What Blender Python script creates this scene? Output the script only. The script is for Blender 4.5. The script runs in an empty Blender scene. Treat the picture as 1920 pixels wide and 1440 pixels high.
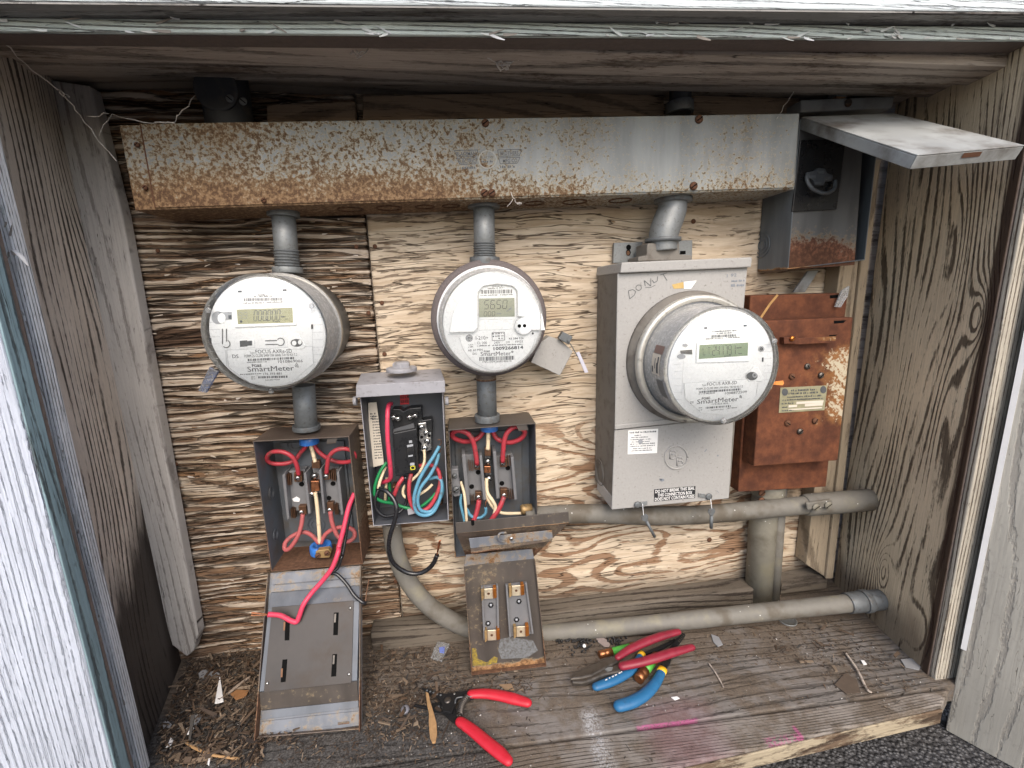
import bpy, bmesh, math, random
import numpy as np
from mathutils import Vector, noise as mnoise
random.seed(7)
D = bpy.data
SC = bpy.context.scene
COL = SC.collection

# ------------------------------------------------------------------ camera
CAM = np.array([0.0, -0.85, 1.0])
_P0 = np.array([960.0, 720.0])
_a = np.array([850.0, 552.0]) - _P0
_b = np.array([1085.0, 4800.0]) - _P0
F = math.sqrt(-(_a @ _b))
_d = np.array([*_a, F]); _d /= np.linalg.norm(_d)
_v = np.array([*_b, F]); _v /= np.linalg.norm(_v)
_h = np.cross(_v, _d)
cam = D.cameras.new('camera'); camo = D.objects.new('camera', cam); COL.objects.link(camo)
cam.sensor_width = 36.0; cam.lens = 36.0 * F / 1920.0; cam.clip_start = 0.01; cam.clip_end = 400.0
from mathutils import Matrix
camo.matrix_world = Matrix(((_h[0], -_h[1], -_h[2], CAM[0]), (_d[0], -_d[1], -_d[2], CAM[1]),
                            (-_v[0], _v[1], _v[2], CAM[2]), (0, 0, 0, 1)))
SC.camera = camo

# ------------------------------------------------------------------ daylight
W = D.worlds.new('World'); SC.world = W; W.use_nodes = True
wn = W.node_tree; wn.nodes.clear()
sky = wn.nodes.new('ShaderNodeTexSky'); sky.sky_type = 'NISHITA'; sky.sun_disc = False
SUN_EL, SUN_AZ = math.radians(44), math.radians(176)      # azimuth clockwise from +Y
sky.sun_elevation = SUN_EL; sky.sun_rotation = SUN_AZ; sky.air_density = 1.0; sky.dust_density = 3.0
bg = wn.nodes.new('ShaderNodeBackground'); bg.inputs[1].default_value = 0.15
wo = wn.nodes.new('ShaderNodeOutputWorld')
wn.links.new(sky.outputs[0], bg.inputs[0]); wn.links.new(bg.outputs[0], wo.inputs[0])
sun = D.lights.new('sun', 'SUN'); sun.energy = 0.95; sun.angle = math.radians(35); sun.color = (1.0, 0.935, 0.84)
suno = D.objects.new('sun', sun); COL.objects.link(suno)
sdir = Vector((math.sin(SUN_AZ) * math.cos(SUN_EL), math.cos(SUN_AZ) * math.cos(SUN_EL), math.sin(SUN_EL)))
suno.rotation_euler = sdir.to_track_quat('Z', 'Y').to_euler(); suno.location = (1, -3, 4)
vs = SC.view_settings
vs.view_transform = 'Standard'; vs.look = 'None'; vs.gamma = 1.0; vs.use_curve_mapping = False; vs.exposure = 1.05
try:
    SC.cycles.max_bounces = 8; SC.cycles.transparent_max_bounces = 12
    SC.cycles.use_denoising = True
except Exception: pass

# ------------------------------------------------------------------ measuring: photograph -> place
def ray(px, py):
    r = np.array([(px - 960) / F, (py - 720) / F, 1.0])
    return np.array([r @ _h, r @ _d, -(r @ _v)])
def P(px, py, y):                       # point of the place that lies at depth y
    r = ray(px, py); return CAM + r * ((y - CAM[1]) / r[1])
def PZ(px, py, z):
    r = ray(px, py); return CAM + r * ((z - CAM[2]) / r[2])
def PX(px, py, x):
    r = ray(px, py); return CAM + r * ((x - CAM[0]) / r[0])
def PL(px, py, pt, n, h=0.0):           # point on a plane (lifted by h)
    r = ray(px, py); q = np.asarray(pt) + np.asarray(n) * h
    return CAM + r * (((q - CAM) @ n) / (r @ n))
def wid(px, py, y, rpx):                # radius of rpx photograph pixels at that place
    return np.linalg.norm(P(px + rpx, py, y) - P(px, py, y))
FZ = 0.295                              # top of the shelf
Y = np.array([0.0, 1.0, 0.0]); Z = np.array([0.0, 0.0, 1.0]); X = np.array([1.0, 0.0, 0.0])

# ------------------------------------------------------------------ geometry
def spline(pts, n=5):
    p = [np.asarray(q, float) for q in pts]
    if len(p) < 3: return p
    out = []
    for i in range(len(p) - 1):
        p0 = p[max(i - 1, 0)]; p1 = p[i]; p2 = p[i + 1]; p3 = p[min(i + 2, len(p) - 1)]
        for k in range(n):
            t = k / n
            out.append(0.5 * (2 * p1 + (p2 - p0) * t + (2 * p0 - 5 * p1 + 4 * p2 - p3) * t * t + (3 * p1 - p0 - 3 * p2 + p3) * t ** 3))
    out.append(p[-1]); return out
class G:
    def __init__(s): s.v = []; s.f = []; s.m = []; s.s = []
    def add(s, vs, fs, m=0, smooth=False):
        o = len(s.v); s.v += [tuple(map(float, q)) for q in vs]
        for f in fs: s.f.append([o + i for i in f]); s.m.append(m); s.s.append(smooth)
        return s
    def hexa(s, a, b, m=0):             # a, b: four corners each, same order
        return s.add(list(a) + list(b), [(0, 1, 2, 3), (7, 6, 5, 4), (0, 4, 5, 1), (1, 5, 6, 2), (2, 6, 7, 3), (3, 7, 4, 0)], m)
    def prism(s, poly, off, m=0):
        n = len(poly); a = [np.asarray(p) for p in poly]; b = [p + np.asarray(off) for p in a]
        return s.add(a + b, [tuple(range(n)), tuple(range(2 * n - 1, n - 1, -1))] + [(i, n + i, n + (i + 1) % n, (i + 1) % n) for i in range(n)], m)
    def box(s, lo, hi, m=0):
        x0, y0, z0 = lo; x1, y1, z1 = hi
        return s.hexa([(x0, y0, z1), (x1, y0, z1), (x1, y0, z0), (x0, y0, z0)], [(x0, y1, z1), (x1, y1, z1), (x1, y1, z0), (x0, y1, z0)], m)
    def poly(s, pts, m=0): return s.add(pts, [tuple(range(len(pts)))], m)
    def shell(s, q, off, t=0.0016, mo=0, mi=1, floor=None):   # open box: q = front corners TL TR BR BL
        q = [np.asarray(p, float) for p in q]; c = sum(q) / 4; off = np.asarray(off, float)
        L = np.linalg.norm(off)
        def inset(p):
            e1 = q[1] - q[0]; e1 /= np.linalg.norm(e1); e2 = q[3] - q[0]; e2 /= np.linalg.norm(e2)
            return p + e1 * (t if (p - c) @ e1 < 0 else -t) + e2 * (t if (p - c) @ e2 < 0 else -t)
        i = [inset(p) for p in q]; ob = [p + off for p in q]; ib = [p + off * (1 - t / L) for p in i]
        v = q + i + ob + ib
        s.add(v, [(k, (k + 1) % 4, 4 + (k + 1) % 4, 4 + k) for k in range(4)] + [(k, 8 + k, 8 + (k + 1) % 4, (k + 1) % 4) for k in range(4)] + [(8, 9, 10, 11)], mo)
        o = len(s.v) - 16
        for k in range(4):
            s.f.append([o + 4 + k, o + 4 + (k + 1) % 4, o + 12 + (k + 1) % 4, o + 12 + k]); s.m.append(floor if (floor is not None and k == 2) else mi); s.s.append(False)
        s.f.append([o + 12, o + 13, o + 14, o + 15]); s.m.append(mi); s.s.append(False)
        return s
    def tube(s, pts, r, seg=10, m=0, smooth=True, sub=5, flat=1.0, up=None, cap=True, round_end=False):
        p = spline(pts, sub) if sub > 1 else [np.asarray(q, float) for q in pts]
        n = len(p)
        if np.isscalar(r): rr = [r] * n
        else: rr = list(np.interp(np.linspace(0, 1, n), np.linspace(0, 1, len(r)), r))
        if round_end:
            t0 = p[0] - p[1]; t0 /= np.linalg.norm(t0); t1 = p[-1] - p[-2]; t1 /= np.linalg.norm(t1)
            a = [(p[0] + t0 * rr[0] * math.sin(q), rr[0] * math.cos(q)) for q in (1.45, 1.15, 0.8, 0.4)]
            b = [(p[-1] + t1 * rr[-1] * math.sin(q), rr[-1] * math.cos(q)) for q in (0.4, 0.8, 1.15, 1.45)]
            p = [q[0] for q in a] + p + [q[0] for q in b]; rr = [q[1] for q in a] + rr + [q[1] for q in b]; n = len(p)
        tan = [p[min(i + 1, n - 1)] - p[max(i - 1, 0)] for i in range(n)]
        tan = [t / (np.linalg.norm(t) + 1e-12) for t in tan]
        nrm = np.asarray(up, float) if up is not None else (Z if abs(tan[0][2]) < 0.9 else X)
        V = []
        for i in range(n):
            base = np.asarray(up, float) if up is not None else nrm
            nrm = base - tan[i] * (base @ tan[i]); nrm = nrm / (np.linalg.norm(nrm) + 1e-12); bi = np.cross(tan[i], nrm)
            for k in range(seg):
                a = 2 * math.pi * k / seg
                V.append(p[i] + nrm * (math.cos(a) * rr[i] * flat) + bi * (math.sin(a) * rr[i]))
        fs = [(i * seg + k, i * seg + (k + 1) % seg, (i + 1) * seg + (k + 1) % seg, (i + 1) * seg + k) for i in range(n - 1) for k in range(seg)]
        s.add(V, fs, m, smooth)
        if cap:
            o = len(s.v) - len(V)
            for c in (range(seg), range((n - 1) * seg, n * seg)): s.f.append([o + i for i in c]); s.m.append(m); s.s.append(False)
        return s
    def lathe(s, c, axis, prof, seg=48, m=0, smooth=True, cap=(True, True)):   # prof: (radius, distance along axis)
        axis = np.asarray(axis, float); axis = axis / np.linalg.norm(axis)
        u = np.cross(axis, Z if abs(axis[2]) < 0.9 else X); u /= np.linalg.norm(u); w = np.cross(axis, u); c = np.asarray(c, float)
        V = []
        for r, h in prof:
            for k in range(seg):
                a = 2 * math.pi * k / seg; V.append(c + axis * h + (u * math.cos(a) + w * math.sin(a)) * r)
        n = len(prof)
        s.add(V, [(i * seg + k, i * seg + (k + 1) % seg, (i + 1) * seg + (k + 1) % seg, (i + 1) * seg + k) for i in range(n - 1) for k in range(seg)], m, smooth)
        o = len(s.v) - len(V)
        if cap[0]: s.f.append([o + k for k in range(seg)]); s.m.append(m); s.s.append(False)
        if cap[1]: s.f.append([o + (n - 1) * seg + k for k in range(seg)]); s.m.append(m); s.s.append(False)
        return s
    def ball(s, c, r, m=0, seg=10, sq=(1, 1, 1)):
        n = seg // 2; V = []; c = np.asarray(c, float)
        for i in range(n + 1):
            t = math.pi * i / n
            for k in range(seg):
                a = 2 * math.pi * k / seg
                V.append(c + np.array([math.sin(t) * math.cos(a) * sq[0], math.sin(t) * math.sin(a) * sq[1], math.cos(t) * sq[2]]) * r)
        return s.add(V, [(i * seg + k, i * seg + (k + 1) % seg, (i + 1) * seg + (k + 1) % seg, (i + 1) * seg + k) for i in range(n) for k in range(seg)], m, True)
def sheet(o, eu, ev, nu, nv, n, t):
    """finely divided board face: o + eu*i + ev*j, its normal towards n, with edges running back by t"""
    o, eu, ev, n = (np.asarray(q, float) for q in (o, eu, ev, n)); n = n / np.linalg.norm(n)
    flip = np.dot(np.cross(eu, ev), n) < 0
    g = G(); V = [o + eu * (i / nu) + ev * (j / nv) for j in range(nv + 1) for i in range(nu + 1)]
    q = lambda i, j: j * (nu + 1) + i
    fs = [(q(i, j), q(i + 1, j), q(i + 1, j + 1), q(i, j + 1)) for j in range(nv) for i in range(nu)]
    if flip: fs = [f[::-1] for f in fs]
    g.add(V, fs, 0, True)
    loop = [q(i, 0) for i in range(nu)] + [q(nu, j) for j in range(nv)] + [q(i, nv) for i in range(nu, 0, -1)] + [q(0, j) for j in range(nv, 0, -1)]
    base = len(g.v); g.v += [tuple(np.array(g.v[k]) - n * t) for k in loop]; L = len(loop)
    for a in range(L):
        b = (a + 1) % L; f = [loop[a], base + a, base + b, loop[b]]
        g.f.append(f[::-1] if flip else f); g.m.append(0); g.s.append(False)
    f = list(range(base, base + L)); g.f.append(f if flip else f[::-1]); g.m.append(0); g.s.append(False)
    return g
def rootloc(o):
    l = Vector((0, 0, 0))
    while o is not None: l = l + o.location; o = o.parent
    return l
def obj(name, g, mat, parent=None, bevel=0.0, at=None, seg=2, kind=None, norecalc=False, **props):
    me = D.meshes.new(name)
    loc = np.array(rootloc(parent)) if parent is not None else (np.asarray(at, float) if at is not None else np.zeros(3))
    v = np.array(g.v) - loc
    me.from_pydata([tuple(q) for q in v], [], g.f)
    for m in (mat if isinstance(mat, (list, tuple)) else [mat]): me.materials.append(m)
    me.polygons.foreach_set('material_index', g.m); me.polygons.foreach_set('use_smooth', g.s)
    bm = bmesh.new(); bm.from_mesh(me)
    if not norecalc: bmesh.ops.recalc_face_normals(bm, faces=bm.faces)
    bm.to_mesh(me); bm.free(); me.update()
    o = D.objects.new(name, me); COL.objects.link(o)
    if parent is not None: o.parent = parent
    else: o.location = tuple(loc)
    if bevel:
        b = o.modifiers.new('edge', 'BEVEL'); b.width = bevel; b.segments = seg; b.limit_method = 'ANGLE'; b.angle_limit = 0.6
    if kind: o['kind'] = kind
    for k, val in props.items(): o[k] = val
    return o
def thing(name, label, cat, at=(0, 0, 0), group=None):
    o = D.objects.new(name, None); COL.objects.link(o); o.location = tuple(map(float, at)); o.empty_display_size = 0.02
    o['label'] = label; o['category'] = cat
    if group: o['group'] = group
    return o
def single(name, label, cat, g, mat, bevel=0.0, group=None):
    at = np.mean(np.array(g.v), axis=0)
    o = obj(name, g, mat, None, bevel, at=at); o['label'] = label; o['category'] = cat
    if group: o['group'] = group
    return o

# ------------------------------------------------------------------ procedural materials
class S:
    def __init__(s, m, k): s.m = m; s.k = k
    def _o(s, op, b, r=False): return s.m.math(op, b, s) if r else s.m.math(op, s, b)
    def __add__(s, b): return s._o('ADD', b)
    __radd__ = __add__
    def __mul__(s, b): return s._o('MULTIPLY', b)
    __rmul__ = __mul__
    def __sub__(s, b): return s._o('SUBTRACT', b)
    def __rsub__(s, b): return s._o('SUBTRACT', b, True)
    def abs(s): return s.m.math('ABSOLUTE', s)
    def sin(s): return s.m.math('SINE', s)
class Mat:
    def __init__(s, name):
        s.mat = D.materials.new(name); s.mat.use_nodes = True; s.t = s.mat.node_tree; s.t.nodes.clear()
        s.o = s.t.nodes.new('ShaderNodeOutputMaterial'); s._tc = None
    def put(s, inp, v):
        if isinstance(v, S): s.t.links.new(v.k, inp)
        elif v is not None:
            if inp.type == 'RGBA' and len(v) == 3: v = (*v, 1)
            inp.default_value = v
    def math(s, op, a, b=None, c=None):
        n = s.t.nodes.new('ShaderNodeMath'); n.operation = op
        s.put(n.inputs[0], a)
        if b is not None: s.put(n.inputs[1], b)
        if c is not None: s.put(n.inputs[2], c)
        return S(s, n.outputs[0])
    def tc(s):
        if s._tc is None: s._tc = s.t.nodes.new('ShaderNodeTexCoord')
        return s._tc
    def sep(s, sock):
        n = s.t.nodes.new('ShaderNodeSeparateXYZ'); s.t.links.new(sock, n.inputs[0]); return [S(s, o) for o in n.outputs]
    def xyz(s): return s.sep(s.tc().outputs['Object'])
    def gen(s): return s.sep(s.tc().outputs['Generated'])
    def rnd(s):
        n = s.t.nodes.new('ShaderNodeObjectInfo'); return S(s, n.outputs['Random'])
    def vec(s, x, y, z):
        n = s.t.nodes.new('ShaderNodeCombineXYZ')
        for i, q in enumerate((x, y, z)): s.put(n.inputs[i], q)
        return S(s, n.outputs[0])
    def noise(s, v, scale=1.0, detail=3.0, rough=0.5, dist=0.0, color=False):
        n = s.t.nodes.new('ShaderNodeTexNoise'); n.inputs['Scale'].default_value = scale; n.inputs['Detail'].default_value = detail
        n.inputs['Roughness'].default_value = rough; n.inputs['Distortion'].default_value = dist
        if v is not None: s.put(n.inputs['Vector'], v)
        return S(s, n.outputs['Color' if color else 'Fac'])
    def voro(s, v, scale=1.0, feature='F1', rand=1.0):
        n = s.t.nodes.new('ShaderNodeTexVoronoi'); n.feature = feature; n.inputs['Scale'].default_value = scale; n.inputs['Randomness'].default_value = rand
        if v is not None: s.put(n.inputs['Vector'], v)
        return S(s, n.outputs['Distance'])
    def ss(s, v, a, b, lo=0.0, hi=1.0):
        n = s.t.nodes.new('ShaderNodeMapRange'); n.interpolation_type = 'SMOOTHSTEP'
        for k, q in (('Value', v), ('From Min', a), ('From Max', b), ('To Min', lo), ('To Max', hi)): s.put(n.inputs[k], q)
        return S(s, n.outputs[0])
    def mix(s, f, a, b, mode='MIX'):
        n = s.t.nodes.new('ShaderNodeMix'); n.data_type = 'RGBA'; n.blend_type = mode; n.clamp_factor = True
        s.put(n.inputs[0], f); s.put(n.inputs[6], a); s.put(n.inputs[7], b); return S(s, n.outputs[2])
    def max(s, a, b): return s.math('MAXIMUM', a, b)
    def min(s, a, b): return s.math('MINIMUM', a, b)
    def band(s, v, lo, hi, e): return s.ss(v, lo - e, lo + e) * s.ss(v, hi - e, hi + e, 1.0, 0.0)
    def out(s, color, rough=0.7, bump=None, dist=0.002, strength=0.6, metal=0.0, spec=0.35, trans=None, disp=0.0):
        b = s.t.nodes.new('ShaderNodeBsdfPrincipled')
        s.put(b.inputs['Base Color'], color); s.put(b.inputs['Roughness'], rough); s.put(b.inputs['Metallic'], metal); s.put(b.inputs['Specular IOR Level'], spec)
        if bump is not None:
            n = s.t.nodes.new('ShaderNodeBump'); n.inputs['Strength'].default_value = strength; n.inputs['Distance'].default_value = dist
            s.put(n.inputs['Height'], bump); s.t.links.new(n.outputs[0], b.inputs['Normal'])
        if trans is not None: s.put(b.inputs['Alpha'], trans)
        if disp:
            n = s.t.nodes.new('ShaderNodeDisplacement'); n.inputs['Scale'].default_value = disp; n.inputs['Midlevel'].default_value = 1.0
            s.put(n.inputs['Height'], bump); s.t.links.new(n.outputs[0], s.o.inputs['Displacement']); s.mat.displacement_method = 'BOTH'
        s.t.links.new(b.outputs[0], s.o.inputs[0]); return s.mat
def plain(name, col, rough=0.5, metal=0.0, var=0.12, scale=60.0, bump=0.0, spec=0.4, dirt=0.0, dirtcol=(0.09, 0.075, 0.06)):
    m = Mat(name); x, y, z = m.xyz(); v = m.vec(x, y, z)
    n = m.noise(v, scale, 4.0, 0.6)
    c = m.mix(n, tuple(q * (1 - var) for q in col), tuple(min(1, q * (1 + var)) for q in col))
    if dirt:
        d = m.ss(m.noise(v, scale * 0.7, 6.0, 0.65), 0.62 - dirt * 0.35, 0.75)
        c = m.mix(d * min(1, 0.5 + dirt), c, dirtcol)
    return m.out(c, m.ss(n, 0.3, 0.7, max(0.05, rough - 0.08), min(1, rough + 0.08)), n if bump else None, 0.001, bump, metal, spec)

def weathered(name, u, v, paint, wood, dark, wear=0.5, freq=90.0, ring=0.5, seed=0.0, crack=0.5, bump=0.7, extra=None, bw=6.0, speck=0.3, cath=1.6, dist=0.003, pl=0.8, lw=0.85, knots=(), disp=0.0, vm=0.0):
    """old painted board: grain runs along axis u; paint survives between the dark hard lines"""
    m = Mat(name); c = list(m.xyz()); U = c[u]; V = c[v] + c[3 - u - v] * vm if vm else c[v]; Wd = c[3 - u - v] + seed
    warp = m.noise(m.vec(U * 1.7, V * 5.0, Wd), 1.0, 2.0, 0.5) - 0.5
    low = m.noise(m.vec(U * 1.3 + seed, V * 6.5, Wd * 2.0), 1.0, 1.0, 0.4)
    h = V * freq + low * (freq * 0.16 * cath) + warp * 2.0
    for (ku, kv, ru, rv, am) in knots:
        p_ = (U - ku) * (1.0 / ru); q_ = (V - kv) * (1.0 / rv); d2 = p_ * p_ + q_ * q_
        h = h + m.math('DIVIDE', am, d2 * d2 * 0.6 + d2 + 1.0)
    wave = (h * 6.2832).sin() * 0.5 + 0.5
    fib = m.noise(m.vec(U * 11.0, V * 480.0, Wd * 9.0), 1.0, 4.0, 0.65)
    fl = m.noise(m.vec(U * 90.0, V * 220.0, Wd * 90.0), 1.0, 5.0, 0.65)
    big = m.noise(m.vec(U * 4.0 + seed * 3, V * 11.0, Wd), 1.0, 4.0, 0.6)
    brk = m.noise(m.vec(U * 9.0, V * 60.0, Wd + 3.1), 1.0, 4.0, 0.6)
    line = m.ss(wave + (brk - 0.5) * 0.7 + (fib - 0.5) * 0.7 + (fl - 0.5) * 0.7 + (big - 0.5) * ring * 2.0, 0.82 - 0.28 * wear, 1.10)
    ck = m.noise(m.vec(U * 4.0, V * 120.0, Wd + 7.7), 1.0, 3.0, 0.6)
    cr = m.ss((ck - 0.5).abs(), 0.002 + 0.014 * crack, 0.0) * m.ss(big, 0.42, 0.6)
    peel = m.ss(big * 0.55 + brk * 0.25 + fl * 0.2, 0.66 - 0.2 * wear, 0.74 - 0.2 * wear)
    sp = m.ss(m.noise(m.vec(U * 60.0, V * 150.0, Wd * 60), 1.0, 3.0, 0.6), 0.66, 0.74) * speck
    tone = m.noise(m.vec(U * 2.1, V * 3.3, Wd + 1.7), 1.0, 3.0, 0.6)
    pc = m.mix(m.ss(tone, 0.3, 0.7), tuple(q * 0.78 for q in paint), tuple(min(1, q * 1.12) for q in paint))
    pc = m.mix(m.ss(fib, 0.35, 0.7) * 0.5, pc, tuple(q * 0.66 for q in paint)); pc = m.mix(m.ss(fl, 0.52, 0.72) * 0.35, pc, tuple(q * 0.5 for q in paint))
    wc = m.mix(fib, tuple(q * 0.55 for q in wood), tuple(q * 1.35 for q in wood))
    col = m.mix(peel * pl, pc, wc)
    col = m.mix(m.max(line * lw, sp), col, dark)
    col = m.mix(cr, col, (0.012, 0.009, 0.007))
    ht = 1.0 - line * 0.6 - cr * 1.0 - peel * (0.35 * pl) + fib * 0.22 + brk * 0.15
    rough = 0.8
    if extra: col, ht = extra(m, c, col, ht, fib, big)
    return m.out(col, rough, ht, dist, bump, 0.0, 0.25, disp=disp)

# ------------------------------------------------------------------ materials
def ply_worn():
    m = Mat('plywood_flaking'); x, y, z = m.xyz(); v0 = m.vec(x, y, z)
    warp = m.noise(m.vec(x * 2.4, y, z * 7.0), 1.0, 3.0, 0.5) - 0.5
    zz = z + warp * 0.035
    big = m.noise(m.vec(x * 3.0, y, z * 6.0), 1.0, 3.0, 0.6)
    g1 = m.noise(m.vec(x * 6.5, y, zz * 72.0), 1.0, 4.0, 0.6)
    g2 = m.noise(m.vec(x * 18.0, y + 2, zz * 190.0), 1.0, 4.0, 0.6)
    fib = m.noise(m.vec(x * 12.0, y + 5, zz * 520.0), 1.0, 3.0, 0.6)
    ph = m.noise(m.vec(x * 2.2, y + 8, z * 9.0), 1.0, 2.0, 0.5)
    wv = ((zz * 62.0 + ph * 7.0) * 6.2832).sin() * 0.5 + 0.5
    low = m.ss(z, 0.74, 0.42)                        # more bare wood towards the shelf
    top = m.ss(z, 1.04, 1.2)
    f = wv * 0.16 + g1 * 0.52 + g2 * 0.32
    thr = 0.462 + low * 0.075 + top * 0.06 + (big - 0.5) * 0.2
    paint = m.ss(f, thr - 0.03, thr + 0.03)
    ck = m.noise(m.vec(x * 2.6, y + 9, zz * 42.0), 1.0, 1.5, 0.5)
    cr = m.ss((ck - 0.5).abs(), 0.02, 0.005)
    ck2 = m.noise(m.vec(x * 3.0, y + 3, zz * 85.0), 1.0, 1.5, 0.5)
    cr = m.max(m.max(cr, m.ss((ck2 - 0.5).abs(), 0.026, 0.006)), m.ss(wv + (g2 - 0.5) * 0.6 + m.ss(g1, 0.45, 0.6) * 0.4, 0.10, 0.0) * 0.9)
    wood = m.mix(m.ss(fib * 0.5 + g2 * 0.5, 0.34, 0.66), (0.065, 0.038, 0.026), (0.29, 0.19, 0.12))
    wood = m.mix(m.ss(m.noise(m.vec(x * 6, y + 4, z * 40.0), 1.0, 3.0), 0.5, 0.7) * 0.6, wood, (0.33, 0.175, 0.08))
    pc = m.mix(m.ss(m.noise(m.vec(x * 10, y, zz * 110.0), 1.0, 5.0, 0.65), 0.32, 0.68), (0.32, 0.24, 0.17), (0.66, 0.57, 0.47))
    pc = m.mix(m.ss(big, 0.5, 0.75) * 0.6, pc, (0.36, 0.25, 0.13))
    pc = m.mix(m.ss(fib, 0.45, 0.7) * 0.35, pc, (0.20, 0.13, 0.08))
    paint = m.ss(f, thr - 0.05, thr + 0.05)
    edge = m.ss((f - thr).abs(), 0.03, 0.0) * m.ss(g2, 0.42, 0.6)
    cr = m.max(cr, edge * 0.7)
    q1 = P(300, 652, 0); q2 = P(300, 620, 0)
    strip = m.band(z + (g1 - 0.5) * 0.006, q1[2], q2[2], 0.0015) * m.ss(x + (g2 - .5) * .05, -.18, -.24)
    paint = paint * (1.0 - strip); wood = m.mix(strip, wood, m.mix(fib, (0.06, 0.034, 0.022), (0.15, 0.095, 0.062)))
    col = m.mix(paint, wood, pc)
    col = m.mix(cr * 0.78, col, (0.025, 0.017, 0.012))
    ht = paint * 0.5 + g1 * 0.7 - cr * 0.9 + fib * 0.15
    return m.out(col, 0.8, ht, 0.004, 0.5, 0.0, 0.2, disp=0.0045)
def ply_cream():
    m = Mat('plywood_cream'); x, y, z = m.xyz()
    warp = m.noise(m.vec(x * 2.6, y, z * 5.0), 1.0, 2.0, 0.5) - 0.5
    zz = z + warp * 0.06
    big = m.noise(m.vec(x * 3.0, y + 1, z * 4.0), 1.0, 3.0, 0.6)
    fib = m.noise(m.vec(x * 14.0, y + 5, zz * 420.0), 1.0, 3.0, 0.6)
    s1 = m.noise(m.vec(x * 26.0, y, zz * 210.0), 1.0, 3.0, 0.55)
    s2 = m.noise(m.vec(x * 7.0, y + 4, zz * 60.0), 1.0, 4.0, 0.6)
    fl = m.noise(m.vec(x * 2.6, y + 2, z * 7.0), 1.0, 1.5, 0.5)
    h = fl * 16.0 + z * 30.0
    zeb = (h * 6.2832).sin() * 0.5 + 0.5
    frag = m.noise(m.vec(x * 11.0, y + 6, zz * 80.0), 1.0, 4.0, 0.65)
    lowm = m.ss(z + (big - 0.5) * 0.35 - (x - 0.3) * 0.15, 0.86, 0.66)
    left = m.ss(x, 0.06, -0.12)
    bare = m.ss(zeb * 0.42 + frag * 0.85 + (big - 0.5) * 0.6, 0.70, 0.80) * lowm
    thr = 0.592 - left * 0.05 - m.ss(z, 1.1, 1.2) * 0.03 + (big - 0.5) * 0.08
    ck = m.ss(s1 * 0.6 + s2 * 0.4, thr - 0.03, thr + 0.03)
    flake = m.ss(s2 * 0.55 + frag * 0.45, 0.655 - left * 0.04, 0.69 - left * 0.04)
    cn = m.noise(m.vec(x * 5.0, y + 9, zz * 85.0), 1.0, 1.5, 0.5)
    hair = m.ss((cn - 0.5).abs(), 0.012, 0.003) * m.ss(big, 0.4, 0.55)
    pc = m.mix(m.ss(m.noise(m.vec(x * 9, y, zz * 90.0), 1.0, 4.0, 0.65), 0.3, 0.72), (0.45, 0.345, 0.24), (0.69, 0.58, 0.445))
    pc = m.mix(m.ss(m.noise(m.vec(x * 4, y + 3, z * 4.0), 1.0, 4.0, 0.65), 0.55, 0.75) * 0.45, pc, (0.30, 0.22, 0.14))
    wood = m.mix(fib, (0.11, 0.055, 0.03), (0.33, 0.175, 0.09))
    col = m.mix(m.max(bare * 0.85, flake * 0.9), pc, wood)
    col = m.mix(ck * 0.62 * (1.0 - bare), col, (0.065, 0.038, 0.023))
    col = m.mix(hair * 0.8, col, (0.03, 0.018, 0.012))
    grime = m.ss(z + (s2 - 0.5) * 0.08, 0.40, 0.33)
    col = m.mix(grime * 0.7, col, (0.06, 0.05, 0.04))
    ht = 1.0 - bare * 0.6 - flake * 0.5 - ck * 0.5 - hair * 0.6 + fib * 0.15 + s1 * 0.2
    return m.out(col, 0.8, ht, 0.002, 0.6, 0.0, 0.2, disp=0.0015)
def stain_shade_jamb(m, c, col, ht, fib, big):
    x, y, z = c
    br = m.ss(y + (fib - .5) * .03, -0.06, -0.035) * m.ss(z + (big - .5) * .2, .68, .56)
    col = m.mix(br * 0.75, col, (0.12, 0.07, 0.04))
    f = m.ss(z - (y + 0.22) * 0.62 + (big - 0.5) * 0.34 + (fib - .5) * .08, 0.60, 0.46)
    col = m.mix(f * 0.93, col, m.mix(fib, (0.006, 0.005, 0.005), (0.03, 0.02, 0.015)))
    top = m.ss(z + (big - 0.5) * 0.2, 1.02, 1.25)  # shade under the ceiling, painted into the board colour
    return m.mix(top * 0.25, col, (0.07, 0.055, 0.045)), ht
def stain_shade_right(m, c, col, ht, fib, big):
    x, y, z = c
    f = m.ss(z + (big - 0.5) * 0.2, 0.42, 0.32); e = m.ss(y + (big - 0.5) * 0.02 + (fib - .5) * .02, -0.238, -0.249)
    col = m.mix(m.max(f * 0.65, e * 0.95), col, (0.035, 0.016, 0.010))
    top = m.ss(z + (big - 0.5) * 0.2, 1.05, 1.28)  # painted shade again: board colour darkened towards the ceiling
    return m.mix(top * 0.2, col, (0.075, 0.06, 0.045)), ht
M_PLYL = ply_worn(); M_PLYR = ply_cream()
M_JAMBL = weathered('jamb_taupe', 2, 1, (0.74, 0.645, 0.55), (0.34, 0.26, 0.19), (0.05, 0.037, 0.03), 0.36, 85, 0.95, 1.3, 0.5, 0.8, stain_shade_jamb, cath=1.0, pl=0.45, lw=0.9)
def on_jamb(px, py):
    q = PL(px, py, np.array([0.868, -0.001, 0]), np.array([0.259, -0.05, 0.0]) / np.hypot(.259, .05)); return q[2], q[1]
KN = [(*on_jamb(1835, 592), .05, .016, 4.0), (*on_jamb(1655, 1070), .05, .018, -4.0), (*on_jamb(1765, 800), .16, .02, -2.5), (*on_jamb(1790, 480), .13, .02, 2.5), (*on_jamb(1720, 1180), .06, .03, 2.0)]
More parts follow.
